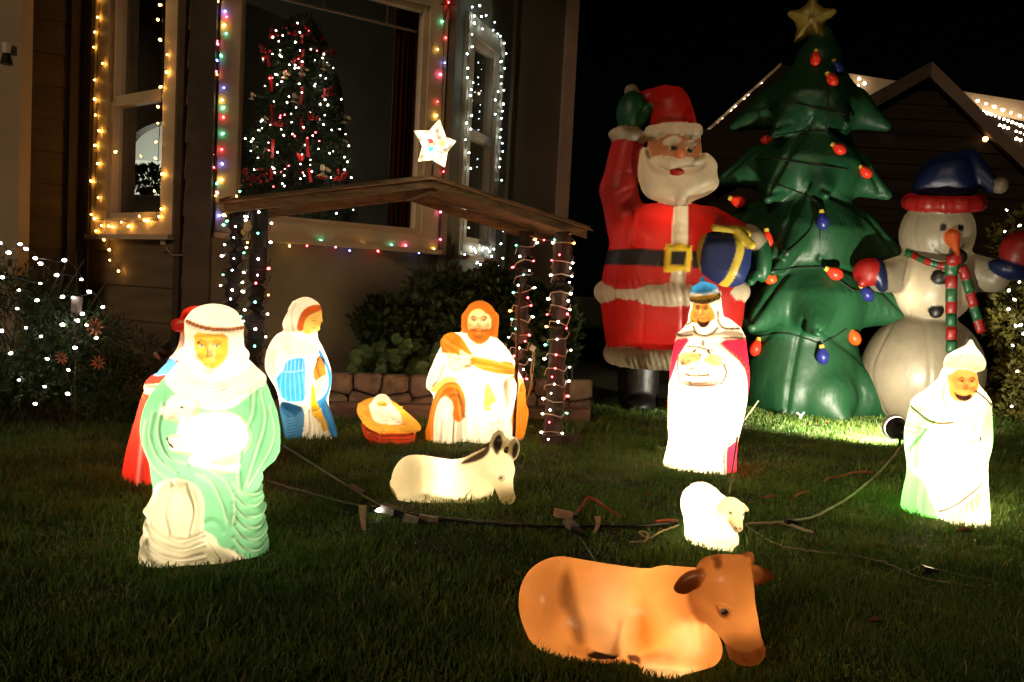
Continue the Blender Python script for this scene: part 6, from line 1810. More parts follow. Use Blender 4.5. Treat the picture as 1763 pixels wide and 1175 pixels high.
def make_snowman():
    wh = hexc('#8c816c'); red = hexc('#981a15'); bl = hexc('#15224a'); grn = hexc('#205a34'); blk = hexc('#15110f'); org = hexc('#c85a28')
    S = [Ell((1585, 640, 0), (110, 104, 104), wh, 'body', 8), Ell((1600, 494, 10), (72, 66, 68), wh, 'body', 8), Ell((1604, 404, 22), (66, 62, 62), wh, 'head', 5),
         Cap((1556, 470, 26), (1514, 478, 84), 34, 26, wh, 'arm', 10), Cap((1640, 466, 16), (1700, 478, 40), 34, 27, wh, 'arm', 10),
         Ell((1512, 475, 98), (12, 30, 26), bl, 'cuff', 4, rot=-14), Ell((1492, 470, 108), (27, 23, 22), red, 'mitten', 5), Cap((1494, 480, 116), (1484, 488, 122), 11, 9, red, 'mitten', 4),
         Ell((1722, 468, 56), (34, 16, 30), bl, 'cuff', 4, rot=14), Ell((1737, 438, 60), (33, 31, 28), red, 'mitten', 5),
         # hat
         Pil([(1556, 345), (1562, 310), (1584, 278), (1620, 268), (1655, 272), (1666, 300), (1674, 350), (1620, 358)], 20, 52, 44, bl, 'hat', 6, 2), Cap((1652, 288, 20), (1694, 330, 34), 24, 13, bl, 'hat', 6), Ell((1706, 331, 40), (13, 14, 13), wh, 'pompom', 3, rot=30),
         # nose
         Cap((1630, 416, 80), (1638, 443, 96), 13.5, 2.5, org, 'nose', 2)]
    n = 12
    for i in range(n):
        q = lambda a: (1614 - 60 * math.cos(a) , 352 + 9 * math.sin(a) + 4 * -math.cos(a), 22 + 56 * math.sin(a))
        S.append(Cap(q(2 * math.pi * i / n), q(2 * math.pi * (i + 1) / n), 13, 13, red, 'hat_brim', 4))
    # scarf
    for i in range(9):
        q = lambda t: (1556 + 90 * t, 437 + 26 * math.sin(t * 1.9) , 44 + 42 * math.sin(math.pi * t * .8 + .3))
        S.append(Cap(q(i / 9), q((i + 1) / 9), 6, 6, red if i % 2 else grn, 'scarf', 2))
    for i in range(7):
        S.append(Pil([(1619 + i * .8, 456 + i * 21), (1640 + i * .4, 456 + i * 21), (1640 + i * .2, 477 + i * 21), (1619 + i * .6, 477 + i * 21)], 86 - abs(i - 1) * 1.0 + (i > 3) * (i - 3) * 7, 8, 6, grn if i % 2 == 0 else red, 'scarf', 2, 0))
    for i in range(5):
        S.append(Pil([(1638 + i * 7, 464 + i * 22), (1654 + i * 7, 458 + i * 22), (1662 + i * 7, 480 + i * 22), (1646 + i * 7, 486 + i * 22)], 78 - i * 4, 7, 6, red if i % 2 == 0 else grn, 'scarf', 2, 0))
    S.append(Ell((1632, 452, 92), (13, 10, 9), red, 'scarf', 3)); S.append(Ell((1646, 448, 88), (9, 12, 8), blk, 'scarf', 3))
    for x, y, w in ((1610, 480, 76), (1607, 536, 66)):
        S.append(Ell((x, y, w), (13, 12, 7), blk, 'button', 2))
    O = [Line([(1614, 398), (1614, 400)], 11, 0, blk, part='eye'), Line([(1643, 399), (1643, 401)], 10, 0, blk, part='eye'), Line([(1596, 426), (1606, 438), (1620, 443), (1632, 442)], 2.6, -.6, blk, part='smile'), Line([(1642, 436), (1650, 426)], 2.2, 0, blk),
         Line([(1560, 440), (1552, 500), (1568, 556)], 2, -1.6), Line([(1630, 460), (1648, 500), (1640, 550)], 2, -1.4), Line([(1530, 560), (1500, 640), (1530, 720)], 3, -2), Line([(1590, 556), (1600, 640), (1592, 735)], 3, -2), Line([(1650, 570), (1676, 640), (1650, 720)], 3, -2), Line([(1580, 350), (1566, 404), (1580, 455)], 2, -1.2)]
    for i in range(10):
        a = i / 9; O.append(Line([(1552 + a * 122, 344 + 14 * math.sin(a * 3.1)), (1554 + a * 120, 366 + 10 * math.sin(a * 3.1))], 2.2, -1.0))
    sculpt('inflatable_snowman', 1600, 722, S, O, wh, 'body', 3.2, 'white inflatable snowman with blue hat, carrot nose and striped red green scarf', 'inflatable', NYLON,
           lamps=[(1572, 506, 44, 4.4, WARM), (1566, 650, 60, 2.4, WARM), (1600, 410, 0, 1.3, WARM)], smooth=2)


make_santa(); make_tree(); make_snowman()

# floodlight on a stake aimed at the tree
fl = empty('floodlight', G(1556, 776), 'round white rimmed floodlight on a stake shining at the green tree', 'floodlight')
hd_ = P(1543, 737, 4.78); aim = (P(1395, 640, 6.0) - hd_).normalized()
m = MB(); m.tube([hd_ - aim * .13, hd_ - aim * .11, hd_ - aim * .05, hd_ + aim * .0], [.025, .036, .044, .062], 18, True); m.build('housing', M_BLACKM, fl, True)
m = MB()
ring = []
t_ = aim.cross(Vector((0, 0, 1))).normalized(); b_ = aim.cross(t_)
for rr0, o_ in ((.056, .012), (.070, .010), (.070, .028), (.060, .030)):
    for k in range(22):
        a = 2 * math.pi * k / 22; ring.append(hd_ + aim * o_ + (t_ * math.cos(a) + b_ * math.sin(a)) * rr0)
fc = [(j * 22 + k, j * 22 + (k + 1) % 22, ((j + 1) % 4) * 22 + (k + 1) % 22, ((j + 1) % 4) * 22 + k) for j in range(4) for k in range(22)]
mesh_obj('rim', ring, fc, M_WHITEP, fl, True)
m = MB(); m.tube([hd_ + aim * .004, hd_ + aim * .012], [.055, .05], 18); m.build('lens', emit('flood_lens', (1, .9, .7), 9), fl, True)
m = MB(); m.tube([hd_ - aim * .06 - Vector((0, 0, .03)), Vector((hd_.x + .02, hd_.y, .12)), Vector((hd_.x + .03, hd_.y, 0))], [.012, .010, .008], 8); m.build('stake', M_BLACKM, fl)
ld = bpy.data.lights.new('flood_beam', 'SPOT'); ld.energy = 230; ld.color = (1, .93, .72); ld.spot_size = math.radians(132); ld.spot_blend = .9; ld.shadow_soft_size = .03
lo_ = bpy.data.objects.new('flood_beam', ld); COL.objects.link(lo_); lo_.parent = fl; lo_.matrix_parent_inverse = parent_matrix(fl).inverted()
lo_.location = hd_ + aim * .06; lo_.rotation_euler = aim.to_track_quat('-Z', 'Y').to_euler()
# ================================================================== strings of lights
LC = {'w': ((1.0, .86, .66), 14), 'cw': ((.72, .95, 1.0), 15), 'a': ((1.0, .46, .08), 30), 'r': ((1.0, .06, .07), 16), 'g': ((.12, .9, .55), 11), 'b': ((.16, .2, 1.0), 22), 'p': ((1.0, .12, .3), 18), 'y': ((1.0, .62, .12), 24),
      'W': ((1.0, .94, .88), 14), 'o': ((1.0, .30, .06), 16), 'k': ((1.0, .78, .5), 12), 'n': ((1.0, .84, .70), 16)}
LM = {k: emit('bulb_' + n, c, s) for (k, (c, s)), n in zip(LC.items(), ('warm_white', 'cool_white', 'amber', 'red', 'green', 'blue', 'pink', 'yellow', 'bright_white', 'orange', 'icicle_white', 'tree_white'))}


def bulb_mesh(key, r, L):
    n = 6; v_ = []; f_ = []
    rings = [(-.35, .75), (.25, 1.0), (.75, .6)]
    v_.append((0, 0, -L * .5))
    for z, q in rings:
        for k in range(n):
            a = 2 * math.pi * k / n; v_.append((r * q * math.cos(a), r * q * math.sin(a), L * .5 * z))
    v_.append((0, 0, L * .5))
    for k in range(n):
        f_.append((0, 1 + (k + 1) % n, 1 + k))
        for j in range(2):
            a, b = 1 + j * n + k, 1 + j * n + (k + 1) % n; f_.append((a, b, b + n, a + n))
        f_.append((1 + 2 * n + k, 1 + 2 * n + (k + 1) % n, len(v_) - 1))
    me = bpy.data.meshes.new('bulb'); me.from_pydata(v_, [], f_); me.materials.append(LM[key]); me.polygons.foreach_set('use_smooth', np.ones(len(me.polygons), bool)); me.update()
    return me


BM = {}
def string(name, label, wires, bulbs, wire_mat=None, r=.0055, L=.019, group=None, wr=.0022, cat='string lights', wn=4):
    """bulbs: (point, colour key[, direction]); wires: lists of points"""
    c = sum((b[0] for b in bulbs), Vector()) / max(len(bulbs), 1)
    root = empty(name, c, label, cat, group)
    if wires:
        m = MB()
        for w in wires: m.tube(w, wr, wn)
        tag(m.build('wire', wire_mat or M_WIREB, root))
    sk = bpy.data.meshes.get('socket_%s' % (wire_mat or M_WIREB).name)
    for b in bulbs:
        key = (b[1], r, L)
        if key not in BM: BM[key] = bulb_mesh(*key)
        d = b[2] if len(b) > 2 and b[2] is not None else Vector((RNG.uniform(-1, 1), RNG.uniform(-1, -.1), RNG.uniform(-.8, .8)))
        share('bulb', BM[key], b[0], root, d.to_track_quat('Z', 'Y').to_euler(), RNG.uniform(.7, 1.18))
    return root


def on(pl, px, py, o=.04):
    a, z = pl.hit(px, py); return pl.pt(a, z, o)


def along(pts, step, jit=0):
    out = []; acc = 0
    for a, b in zip(pts[:-1], pts[1:]):
        L_ = (b - a).length; n = max(1, int(L_ / .004))
        for i in range(n):
            acc += L_ / n
            if acc > step:
                acc = RNG.uniform(-jit, jit); out.append(a.lerp(b, i / n))
    return out


def wob(pts, a=.004):
    out = []
    for p, q in zip(pts[:-1], pts[1:]):
        n = max(2, int((q - p).length / .05))
        for i in range(n): out.append(p.lerp(q, i / n) + Vector((RNG.uniform(-a, a), RNG.uniform(-a, a), RNG.uniform(-a, a))))
    return out + [pts[-1]]


# amber lights round the left window (measured bulb by bulb)
AM = [(181, 2), (181, 34), (176, 59), (174, 85), (190, 113), (176, 141), (176, 174), (177, 201), (184, 228), (177, 253), (182, 284), (170, 314), (182, 342), (170, 371), (176, 378), (178, 399), (192, 414), (201, 431), (202, 449), (217, 468),
      (289, 13), (285, 38), (289, 73), (301, 98), (300, 128), (290, 153), (285, 187), (285, 215), (282, 247), (281, 275), (293, 302), (279, 331), (291, 362), (287, 375), (253, 374), (222, 384), (200, 391), (207, 392), (235, 391), (262, 381), (188, 390), (212, 264), (268, 382)]
AM += [(181, -30), (289, -22)]
wl = [wob([on(W_lc, 183, -40), on(W_lc, 178, 100), on(W_lc, 176, 250), on(W_lc, 173, 378), on(W_lc, 230, 383), on(W_lc, 281, 380), on(W_lc, 284, 250), on(W_lc, 290, 120), on(W_lc, 293, -40)]), wob([on(W_lc, 175, 380), on(W_lc, 192, 414, .03), on(W_lc, 203, 449, .03), on(W_lc, 219, 475, .03)])]
string('string_lights', 'amber string lights around the left window frame', wl, [(on(W_lc, x, y, .05), 'a') for x, y in AM], r=.0068, L=.019)
# the small ones mirrored upper left of the same pane are skipped: they are reflections

# many coloured lights round the picture window
MC = [(370, 6, 'y'), (383, 23, 'b'), (385, 33, 'r'), (381, 47, 'y'), (385, 61, 'g'), (369, 74, 'r'), (370, 79, 'p'), (376, 99, 'g'), (369, 107, 'b'), (367, 126, 'p'), (369, 131, 'o'), (364, 160, 'r'), (381, 154, 'b'), (378, 175, 'y'), (380, 188, 'g'), (380, 204, 'r'), (363, 212, 'p'), (379, 232, 'g'), (361, 238, 'b'),
      (377, 259, 'r'), (361, 266, 'y'), (378, 284, 'b'), (364, 290, 'r'), (377, 311, 'y'), (369, 317, 'g'), (367, 338, 'y'), (358, 344, 'r'), (373, 372, 'b')]
MC2 = [(766, 8, 'r'), (755, 40, 'g'), (761, 68, 'r'), (747, 88, 'y'), (759, 111, 'b'), (752, 131, 'p'), (747, 177, 'r'), (745, 201, 'y'), (757, 297, 'r'), (752, 366, 'p'), (752, 413, 'p'), (741, 430, 'y')]
MC3 = [(493, 424, 'y'), (523, 424, 'r'), (547, 415, 'g'), (572, 426, 'p'), (596, 432, 'b'), (621, 422, 'y'), (645, 433, 'r'), (668, 422, 'g'), (692, 423, 'p'), (715, 436, 'b'), (406, 393, 'y'), (440, 408, 'g')]
wl = [wob([on(W_f, 374, -40), on(W_f, 372, 120), on(W_f, 368, 330), on(W_f, 366, 398), on(W_f, 440, 410), on(W_f, 560, 420), on(W_f, 700, 431), on(W_f, 748, 434), on(W_f, 752, 300), on(W_f, 757, 130), on(W_f, 760, -30)])]
string('string_lights', 'many coloured string lights around the large picture window', wl, [(on(W_f, x, y, .05), k) for x, y, k in MC + MC2 + MC3], r=.0062, L=.018)

# cool white lights round the narrow right window
cwb = []
def crop2(pts): return [(360 + x / 2.448, y / 2.448) for x, y in pts]
CWP = crop2([(1075, 33), (1108, 27), (1085, 70), (1115, 72), (1135, 68), (1172, 97), (1165, 130), (1185, 145), (1197, 155), (1120, 125), (1075, 148), (1075, 200), (1054, 230), (1056, 290), (1080, 350), (1072, 380), (1068, 405), (1072, 490), (1070, 545), (1048, 590), (1062, 645), (1070, 710),
             (1213, 185), (1222, 228), (1200, 262), (1215, 290), (1200, 325), (1212, 382), (1187, 388), (1175, 423), (1210, 440), (1175, 483), (1202, 500), (1200, 547), (1205, 605), (1207, 640), (1193, 705), (1203, 760), (1210, 975), (1062, 960), (1045, 1073), (1070, 1042), (1085, 1050), (1092, 1062), (1118, 1053), (1140, 1048), (1170, 1050), (1200, 1028),
             (1098, 1108), (1112, 1115), (1140, 1118), (1160, 1080), (1165, 1100), (1190, 1122), (1208, 1088), (1150, 1060), (1125, 1045), (1085, 100), (1200, 355), (1205, 470), (1196, 580), (1196, 670), (1055, 330), (1052, 520), (1058, 800), (1056, 880)])
wl = [wob([on(W_rc, x, y) for x, y in crop2([(1078, 20), (1150, 85), (1205, 160), (1200, 500), (1192, 900), (1190, 1100), (1110, 1060), (1045, 1070), (1055, 800), (1068, 400), (1078, 20)])], .008)]
string('string_lights', 'cool white string lights around the narrow window at the right of the bay', wl, [(on(W_rc, x, y, .06), 'cw') for x, y in CWP], r=.0062, L=.018)

# lights in the left bush
BP = [(0 + x / 3.264, 400 + y / 3.264) for x, y in [(0, 60), (112, 68), (145, 94), (47, 115), (197, 147), (226, 177), (360, 158), (12, 254), (317, 242), (226, 288), (456, 266), (105, 326), (500, 335), (350, 364), (207, 384), (410, 368), (577, 421), (96, 430), (463, 460), (433, 496), (487, 522), (145, 537), (229, 586), (540, 595), (420, 650), (58, 680), (264, 712), (383, 774),
                                                        (106, 831), (250, 868), (379, 908), (197, 965), (5, 555), (350, 520)]] + [(-20, 430), (-10, 520), (-15, 600)]
pp = [P(x, y, 3.95 + (y % 7) * .01) for x, y in BP]
srt = sorted(range(len(BP)), key=lambda i: (int(BP[i][1] / 45), BP[i][0] * (1 if int(BP[i][1] / 45) % 2 else -1)))
wires = [wob([pp[i] + Vector((0, .02, 0)) for i in srt[j:j + 8]], .012) for j in range(0, len(srt) - 2, 7)]
string('string_lights', 'bright white string lights strewn over the dark bush at the left', wires, [(p, 'W', Vector((1, -.3, RNG.uniform(-.3, .3)))) for p in pp], r=.0070, L=.025)

# lights on the right bush
RP = [(1180 + x / 2.938, 360 + y / 2.938) for x, y in [(1690, 85), (1615, 115), (1690, 370), (1637, 412), (1664, 458), (1635, 506), (1670, 590), (1655, 690), (1710, 630)]] + [(1733, 362), (1742, 700), (1751, 640), (1757, 560)]
string('string_lights', 'warm white string lights on the yellow green bush at the right edge', [wob([P(x, y, 6.30) for x, y in sorted(RP, key=lambda q: q[1])], .02)], [(P(x, y, 6.27), 'n') for x, y in RP], r=.0085, L=.026)

# posts of the stable: dark wires on the left pair, pale wires wound round the right pair
def wind(post, r, z0, z1, turns, lab, keys, wm, nb, ph=0, rr=1.22, bulb_r=.0058):
    a, b = post; pts = []; H = b.z
    n = int(turns * 7)
    for i in range(n + 1):
        t = z0 + (z1 - z0) * i / n; c = a.lerp(b, t); th = ph + 2 * math.pi * turns * i / n
        k = r * rr * (1 + RNG.uniform(-.03, .12)); zz = RNG.uniform(-.012, .012) + .012 * math.sin(th * 2)
        pts.append(c + Vector((k * math.cos(th), k * math.sin(th), zz)))
    bl = []
    for i in range(nb):
        q = pts[min(n, int((i + .5) * n / nb))]
        t = z0 + (z1 - z0) * (i + .5) / nb; c = a.lerp(b, t)
        d = Vector((q.x - c.x, q.y - c.y, 0))
        if d.y > 0: d.y *= -1
        d.normalize(); bl.append((Vector((c.x, c.y, q.z)) + d * (r * rr + .012), RNG.choice(keys), d + Vector((0, 0, RNG.uniform(-.5, .5)))))
    return string('string_lights', lab, [pts], bl, wm, r=bulb_r, L=.018, wr=.0030 if wm is M_WIREW else .0024, group='lights wound round the stable posts')
wind(pFR, .045, .03, .97, 13, 'pale corded string lights wound round the front right stable post', 'wgrwowrw', M_WIREW, 38, 1.0)
wind(pBR, .044, .22, .96, 10, 'pale corded string lights wound round the back right stable post behind the staff', 'wrgwwro', M_WIREW, 26, 2.0)
wind(pFL, .044, .38, .98, 8, 'white and coloured lights on dark wire round the front left stable post', 'WWWgrWoW', M_WIREB, 22, .4, 1.25)
wind(pBL, .040, .40, .98, 8, 'white and coloured lights on dark wire round the back left stable post', 'WWWWgrW', M_WIREB, 20, 1.3, 1.3)
# wire hung between the right posts, wire along the left eave, hanging plug
a, b = P(913, 406, 4.85), P(984, 402, 4.36)
sag = [a.lerp(b, i / 8) + Vector((0, 0, -.03 * math.sin(math.pi * i / 8))) for i in range(9)]
string('string_lights', 'short pale wire of lights hanging between the two right stable posts', [sag], [(sag[1] - Vector((0, 0, .012)), 'o'), (sag[3], 'r'), (sag[5], 'g'), (sag[7], 'w')], M_WIREW, r=.0062, L=.018, wr=.003)
el = [P(377, 344, 4.02), P(400, 338, 4.0), P(378, 350, 4.02), P(402, 372, 4.1), P(395, 384, 4.1)]
string('string_lights', 'dark wire with a few lights at the left tip of the stable roof', [curve_ for curve_ in [[Vector(q) for q in curve2(el, 5)]]], [(P(413, 330, 4.0), 'g'), (P(407, 338, 4.0), 'o'), (P(386, 371, 4.05), 'y'), (P(391, 381, 4.05), 'g'), (P(374, 332, 3.98), 'r')], r=.006, L=.018)
pg = empty('hanging_plug', P(914, 602, 4.75), 'small pale plug and twisted wire hanging beside the back right post', 'plug')
m = MB(); m.box(P(917, 600, 4.75), (.03, .02, .03), Matrix.Rotation(.5, 3, 'Y')); m.build('plug_body', M_WHITEP, pg)
m = MB(); m.tube([P(918, 606, 4.75), P(914, 640, 4.76), P(916, 665, 4.76), P(906, 690, 4.78), P(898, 560, 4.86)][:4], .004, 5); m.tube([P(921, 606, 4.755), P(918, 640, 4.75), P(913, 668, 4.76), P(903, 700, 4.77)], .003, 5); m.build('wire', M_WIREW, pg)

# icicle lights on the neighbour's eaves
ic = []
for i in range(17):
    t = (i + .6) / 20; p = e1.lerp(e2, t); ic.append((p + Vector((0, -.05, -.07 - .12 * (i % 3 == 1))), 'k'))
for px, py in ((1448, 139), (1449, 150), (1479, 136), (1478, 148), (1488, 144)): ic.append((P(px, py, Yn - .36), 'k'))
for i in range(16):
    px = 1683 + i * 7.2; py = 174 + i * 2.6
    if i % 2 == 0: ic.append((P(px, py, Yn - .36), 'k'))
    for k in range((i * 7) % 4 + (1 if i > 3 else 0)):
        ic.append((P(px + 2, py + 16 + k * 13, Yn - .36), 'k'))
string('icicle_lights', 'warm white icicle lights under the eaves of the far house', [[e1 + Vector((0, -.05, -.06)), e2 + Vector((0, -.05, -.06))], [P(1440, 132, Yn - .36), P(1506, 140, Yn - .36)], [P(1676, 170, Yn - .36), P(1790, 208, Yn - .36)]], ic, M_WIREW, r=.021, L=.05, wr=.004)
pl_ = empty('ceiling_lamp', P(1696, 240, Yc + .02), 'tiny warm lamp glowing under the dark carport gable', 'lamp')
m = MB(); c = P(1696, 240, Yc + .04); m.tube([c, c + Vector((0, -.03, 0))], [.03, .022], 10); m.build('lamp_glass', emit('porch_glow', (1, .55, .2), 3.0), pl_, True)

# lighted star on the stable ridge
sc_ = P(749, 250, 4.26)
star = empty('lighted_star', sc_, 'clear faceted star lit from inside above the stable ridge', 'star')
m_, nt, out = new_mat('star_facets')
tc = nd(nt, 'ShaderNodeTexCoord'); vo = nd(nt, 'ShaderNodeTexNoise'); vo.inputs['Scale'].default_value = 24; vo.inputs['Detail'].default_value = 2
nt.links.new(tc.outputs['Object'], vo.inputs[0]); mr = nd(nt, 'ShaderNodeMapRange'); mr.inputs[1].default_value = .35; mr.inputs[2].default_value = .66; mr.inputs[3].default_value = .45; mr.inputs[4].default_value = 2.6
nt.links.new(vo.outputs[0], mr.inputs[0]); em = nd(nt, 'ShaderNodeEmission'); em.inputs[0].default_value = (1, .78, .45, 1); nt.links.new(mr.outputs[0], em.inputs[1]); nt.links.new(em.outputs[0], out.inputs[0])
tips_ = [(757, 205), (786, 243), (766, 289), (719, 279), (712, 225)]
inn = [(768, 236), (771, 262), (744, 276), (727, 252), (739, 225)]
cpt = P(748, 249, 4.20); cbk = P(748, 249, 4.32)
rimp = []
for k in range(5): rimp += [P(*tips_[k], 4.26), P(*inn[k], 4.26)]
for k in range(10):
    v_ = [rimp[k], rimp[(k + 1) % 10], cpt]; mesh_obj('facet', [p + (cbk - cpt) * .0 for p in v_], [(0, 1, 2)], m_, star)
    mesh_obj('facet', [rimp[(k + 1) % 10], rimp[k], cbk], [(0, 1, 2)], m_, star)
edge = surf('star_edge', (.5, .3, .12), .4, bump=0)
m = MB()
for k in range(10): m.tube([rimp[k], rimp[(k + 1) % 10]], .0014, 4); 
for k in range(10): m.tube([rimp[k], cpt], .0009, 4)
m.build('rim', edge, star)
for nm, pts, c, s_ in (('red_swirl', [(736, 239), (745, 240), (746, 246), (739, 248)], (.85, .06, .05), 1.6), ('teal_patch', [(738, 253), (746, 253), (747, 260), (737, 262)], (.1, .6, .5), 1.5), ('yellow_disc', [(757, 244), (763, 241), (767, 247), (764, 253), (757, 252)], (.95, .7, .08), 2.0), ('pink_patch', [(752, 256), (759, 259), (757, 264), (750, 262)], (.95, .3, .3), 1.8)):
    v2, f2 = slab([P(x, y, 4.19) for x, y in pts], .003); mesh_obj(nm, v2, f2, emit(nm, c, s_), star)
m = MB(); m.tube([P(746, 278, 4.28), P(744, 302, 4.28)], .005, 5); m.build('stem', M_BLACKM, star)
ld = bpy.data.lights.new('star_bulbs', 'POINT'); ld.energy = .5; ld.color = (1, .8, .5); ld.shadow_soft_size = .05
lo_ = bpy.data.objects.new('star_bulbs', ld); COL.objects.link(lo_); lo_.parent = star; lo_.location = (0, -.12, 0)
bw = empty('red_bow', P(766, 10, 5.85), 'small red bow at the top right corner of the picture window', 'bow')
for s_ in (-1, 1):
    c = on(W_f, 764, 12, .06); m = MB(); m.tube([c, c + Vector((s_ * .03, 0, .03)), c + Vector((s_ * .045, -.01, 0)), c], [.004, .012, .012, .004], 5); m.build('loop', M_RED, bw, True)
    m = MB(); m.tube([c, c + Vector((s_ * .012, -.01, -.05)), c + Vector((s_ * .02, -.01, -.10))], [.004, .009, .008], 4); m.build('tail', M_RED, bw, True)

# ================================================================== christmas tree inside the picture window
def indoor_tree():
    Y0 = 6.15
    c = P(512, 300, Y0); k = Y0 / F_PX
    top = P(512, 22, Y0); base_z = .55
    H = top.z - base_z
    root = empty('christmas_tree', (c.x, Y0, .48), 'decorated indoor christmas tree behind the picture window glass', 'christmas tree')
    r = np.random.RandomState(4)
    n = 34000
    t = 1 - r.uniform(0, 1, n) ** .62
    R_ = .47 * np.minimum(1, (1 - t) ** .48 * 1.12)
    # boughs come in whorls
    nb_ = 11; a = r.uniform(0, 6.283, n)
    lay = .5 + .5 * np.cos(t * 46 + 2 * np.sin(a * 3))
    rad = R_ * (.45 + .55 * r.uniform(0, 1, n) ** .5) * (.80 + .22 * lay)
    x = rad * np.cos(a); y = rad * np.sin(a) * .85; z = base_z + t * H - .05 * rad / .4
    d = np.stack([np.cos(a), np.sin(a), -.25 + r.normal(0, .35, n)], 1) + r.normal(0, .5, (n, 3)); d /= np.linalg.norm(d, axis=1)[:, None]
    s = np.cross(d, r.normal(size=(n, 3))); s /= np.linalg.norm(s, axis=1)[:, None]
    p = np.stack([x + c.x, y + Y0, z], 1); L_ = r.uniform(.03, .065, n)[:, None]; w = .004
    V = np.stack([p - s * w, p + s * w, p + d * L_], 1).astype(np.float32)
    me = bpy.data.meshes.new('foliage'); me.vertices.add(n * 3); me.vertices.foreach_set('co', V.ravel()); me.loops.add(n * 3); me.loops.foreach_set('vertex_index', np.arange(n * 3, dtype=np.int32))
    me.polygons.add(n); me.polygons.foreach_set('loop_start', (np.arange(n) * 3).astype(np.int32)); me.polygons.foreach_set('loop_total', np.full(n, 3, np.int32)); me.update(calc_edges=True); me.materials.append(M_NEEDLE)
    o = bpy.data.objects.new('foliage', me); COL.objects.link(o); o.parent = root; o.matrix_parent_inverse = parent_matrix(root).inverted(); o['kind'] = 'stuff'
    m = MB(); m.tube([(c.x, Y0, .48), (c.x, Y0, top.z - .1)], [.03, .008], 8); m.build('trunk', M_BARK, root)
    def sp(px, py, out=1.03):
        """point on the tree's near surface in the line of sight of a mark"""
        z_ = P(px, py, Y0 - .3).z; tt = min(max((z_ - base_z) / H, 0), .995); Rr = .47 * min(1, (1 - tt) ** .48 * 1.12) * out
        xx = P(px, py, Y0 - .3).x - c.x; xx = max(-Rr, min(Rr, xx)); yy = math.sqrt(max(Rr * Rr - xx * xx, 0)) * .85
        return P(px, py, Y0 - yy)
    K = [(400 + x / 2.94, y / 2.94) for x, y in [(330, 118), (222, 157), (256, 180), (342, 165), (388, 158), (235, 210), (318, 215), (205, 190), (203, 275), (155, 300), (250, 288), (343, 257), (398, 250), (428, 258), (463, 275), (457, 295), (418, 306), (353, 313), (318, 330), (318, 345), (478, 320), (512, 343), (202, 395), (250, 415), (227, 430), (420, 427), (470, 505), (484, 533), (551, 503), (210, 515),
         (277, 520), (265, 582), (298, 578), (393, 570), (468, 583), (247, 655), (192, 633), (360, 645), (462, 632), (543, 655), (316, 690), (407, 688), (105, 705), (65, 703), (183, 723), (493, 777), (228, 772), (352, 783), (345, 832), (357, 875), (365, 890), (345, 905), (210, 855), (215, 875), (263, 943), (567, 797), (568, 860), (602, 900), (440, 715), (573, 680), (262, 890),
         (300, 1082), (365, 1062), (497, 1060), (526, 1081), (593, 1015), (612, 1062), (307, 1110), (320, 1040), (395, 810), (470, 850), (500, 900), (150, 650), (130, 800), (110, 860), (590, 740), (380, 700), (300, 620)]]
    bl = [(sp(x, y, 1.06), 'r' if i % 9 == 4 else 'n') for i, (x, y) in enumerate(K)]
    for i in range(70):
        x = RNG.uniform(420, 604); y = RNG.uniform(60, 400); w_ = 100 * min(1, (max(y - 25, 1) / 300) ** .6)
        if abs(x - 512) < w_: bl.append((sp(x, y, RNG.uniform(.75, .98)), RNG.choice('nnrn')))
    string('string_lights', 'white string lights on the indoor christmas tree', None, bl, r=.0052, L=.014)
    for (x, y) in ((480, 130), (545, 150), (450, 250), (520, 260), (580, 280), (490, 350), (560, 365)):  # added unseen fill lamps in front of the tree, to brighten its needles
        ld = bpy.data.lights.new('tree_fill_light', 'POINT'); ld.energy = .30; ld.color = (1, .8, .62); ld.shadow_soft_size = .03
        lo_ = bpy.data.objects.new('tree_fill_light', ld); COL.objects.link(lo_); lo_.location = sp(x, y, 1.25); lo_.parent = root; lo_.matrix_parent_inverse = parent_matrix(root).inverted()
    # ribbons, bows, bead clusters, ornaments
    for xs in ([(519, 60), (522, 85), (520, 110), (521, 150), (517, 200), (528, 240), (532, 290), (538, 330)], [(460, 95), (466, 130), (468, 180), (470, 240), (468, 290), (466, 320)], [(470, 350), (475, 392)], [(528, 345), (532, 392)]):
        q = [sp(x, y, .93) for x, y in [tuple(p_) for p_ in curve2(xs, 5)]]
        wv = .011
        for i0 in range(0, len(q) - 3, 5):
          v_ = []
          for i, p_ in enumerate(q[i0:i0 + 4]): v_ += [p_ + Vector((-wv, 0, .004 * math.sin(i * 1.3))), p_ + Vector((wv, -.008 * math.sin(i * .9), 0))]
          mesh_obj('ribbon', v_, [(2 * i, 2 * i + 1, 2 * i + 3, 2 * i + 2) for i in range(len(v_) // 2 - 1)], M_RED, root, True)
    for (x, y, n_, rr) in ((455, 85, 10, 9), (475, 58, 10, 10), (566, 88, 12, 10), (548, 66, 8, 9), (450, 103, 4, 10), (500, 50, 8, 14), (525, 55, 6, 12), (508, 103, 6, 8), (567, 160, 14, 11), (540, 200, 10, 9), (480, 213, 10, 7), (437, 305, 22, 22), (487, 372, 12, 10), (585, 302, 16, 13), (517, 270, 8, 8), (556, 305, 8, 8)):
        for i in range(n_):
            c_ = sp(x + RNG.uniform(-rr, rr), y + RNG.uniform(-rr, rr) * .7, 1.05)
            if 'bead' not in BM: 
                me_ = bpy.data.meshes.new('bead'); mm = MB(); mm.tube([Vector((0, 0, -.009)), Vector((0, 0, -.005)), Vector((0, 0, .005)), Vector((0, 0, .009))], [.003, .009, .009, .003], 7); me_.from_pydata([tuple(v) for v in mm.v], [], mm.f); me_.materials.append(M_RED); BM['bead'] = me_
            share('bead', BM['bead'], c_, root, (0, 0, 0), RNG.uniform(.8, 1.4))
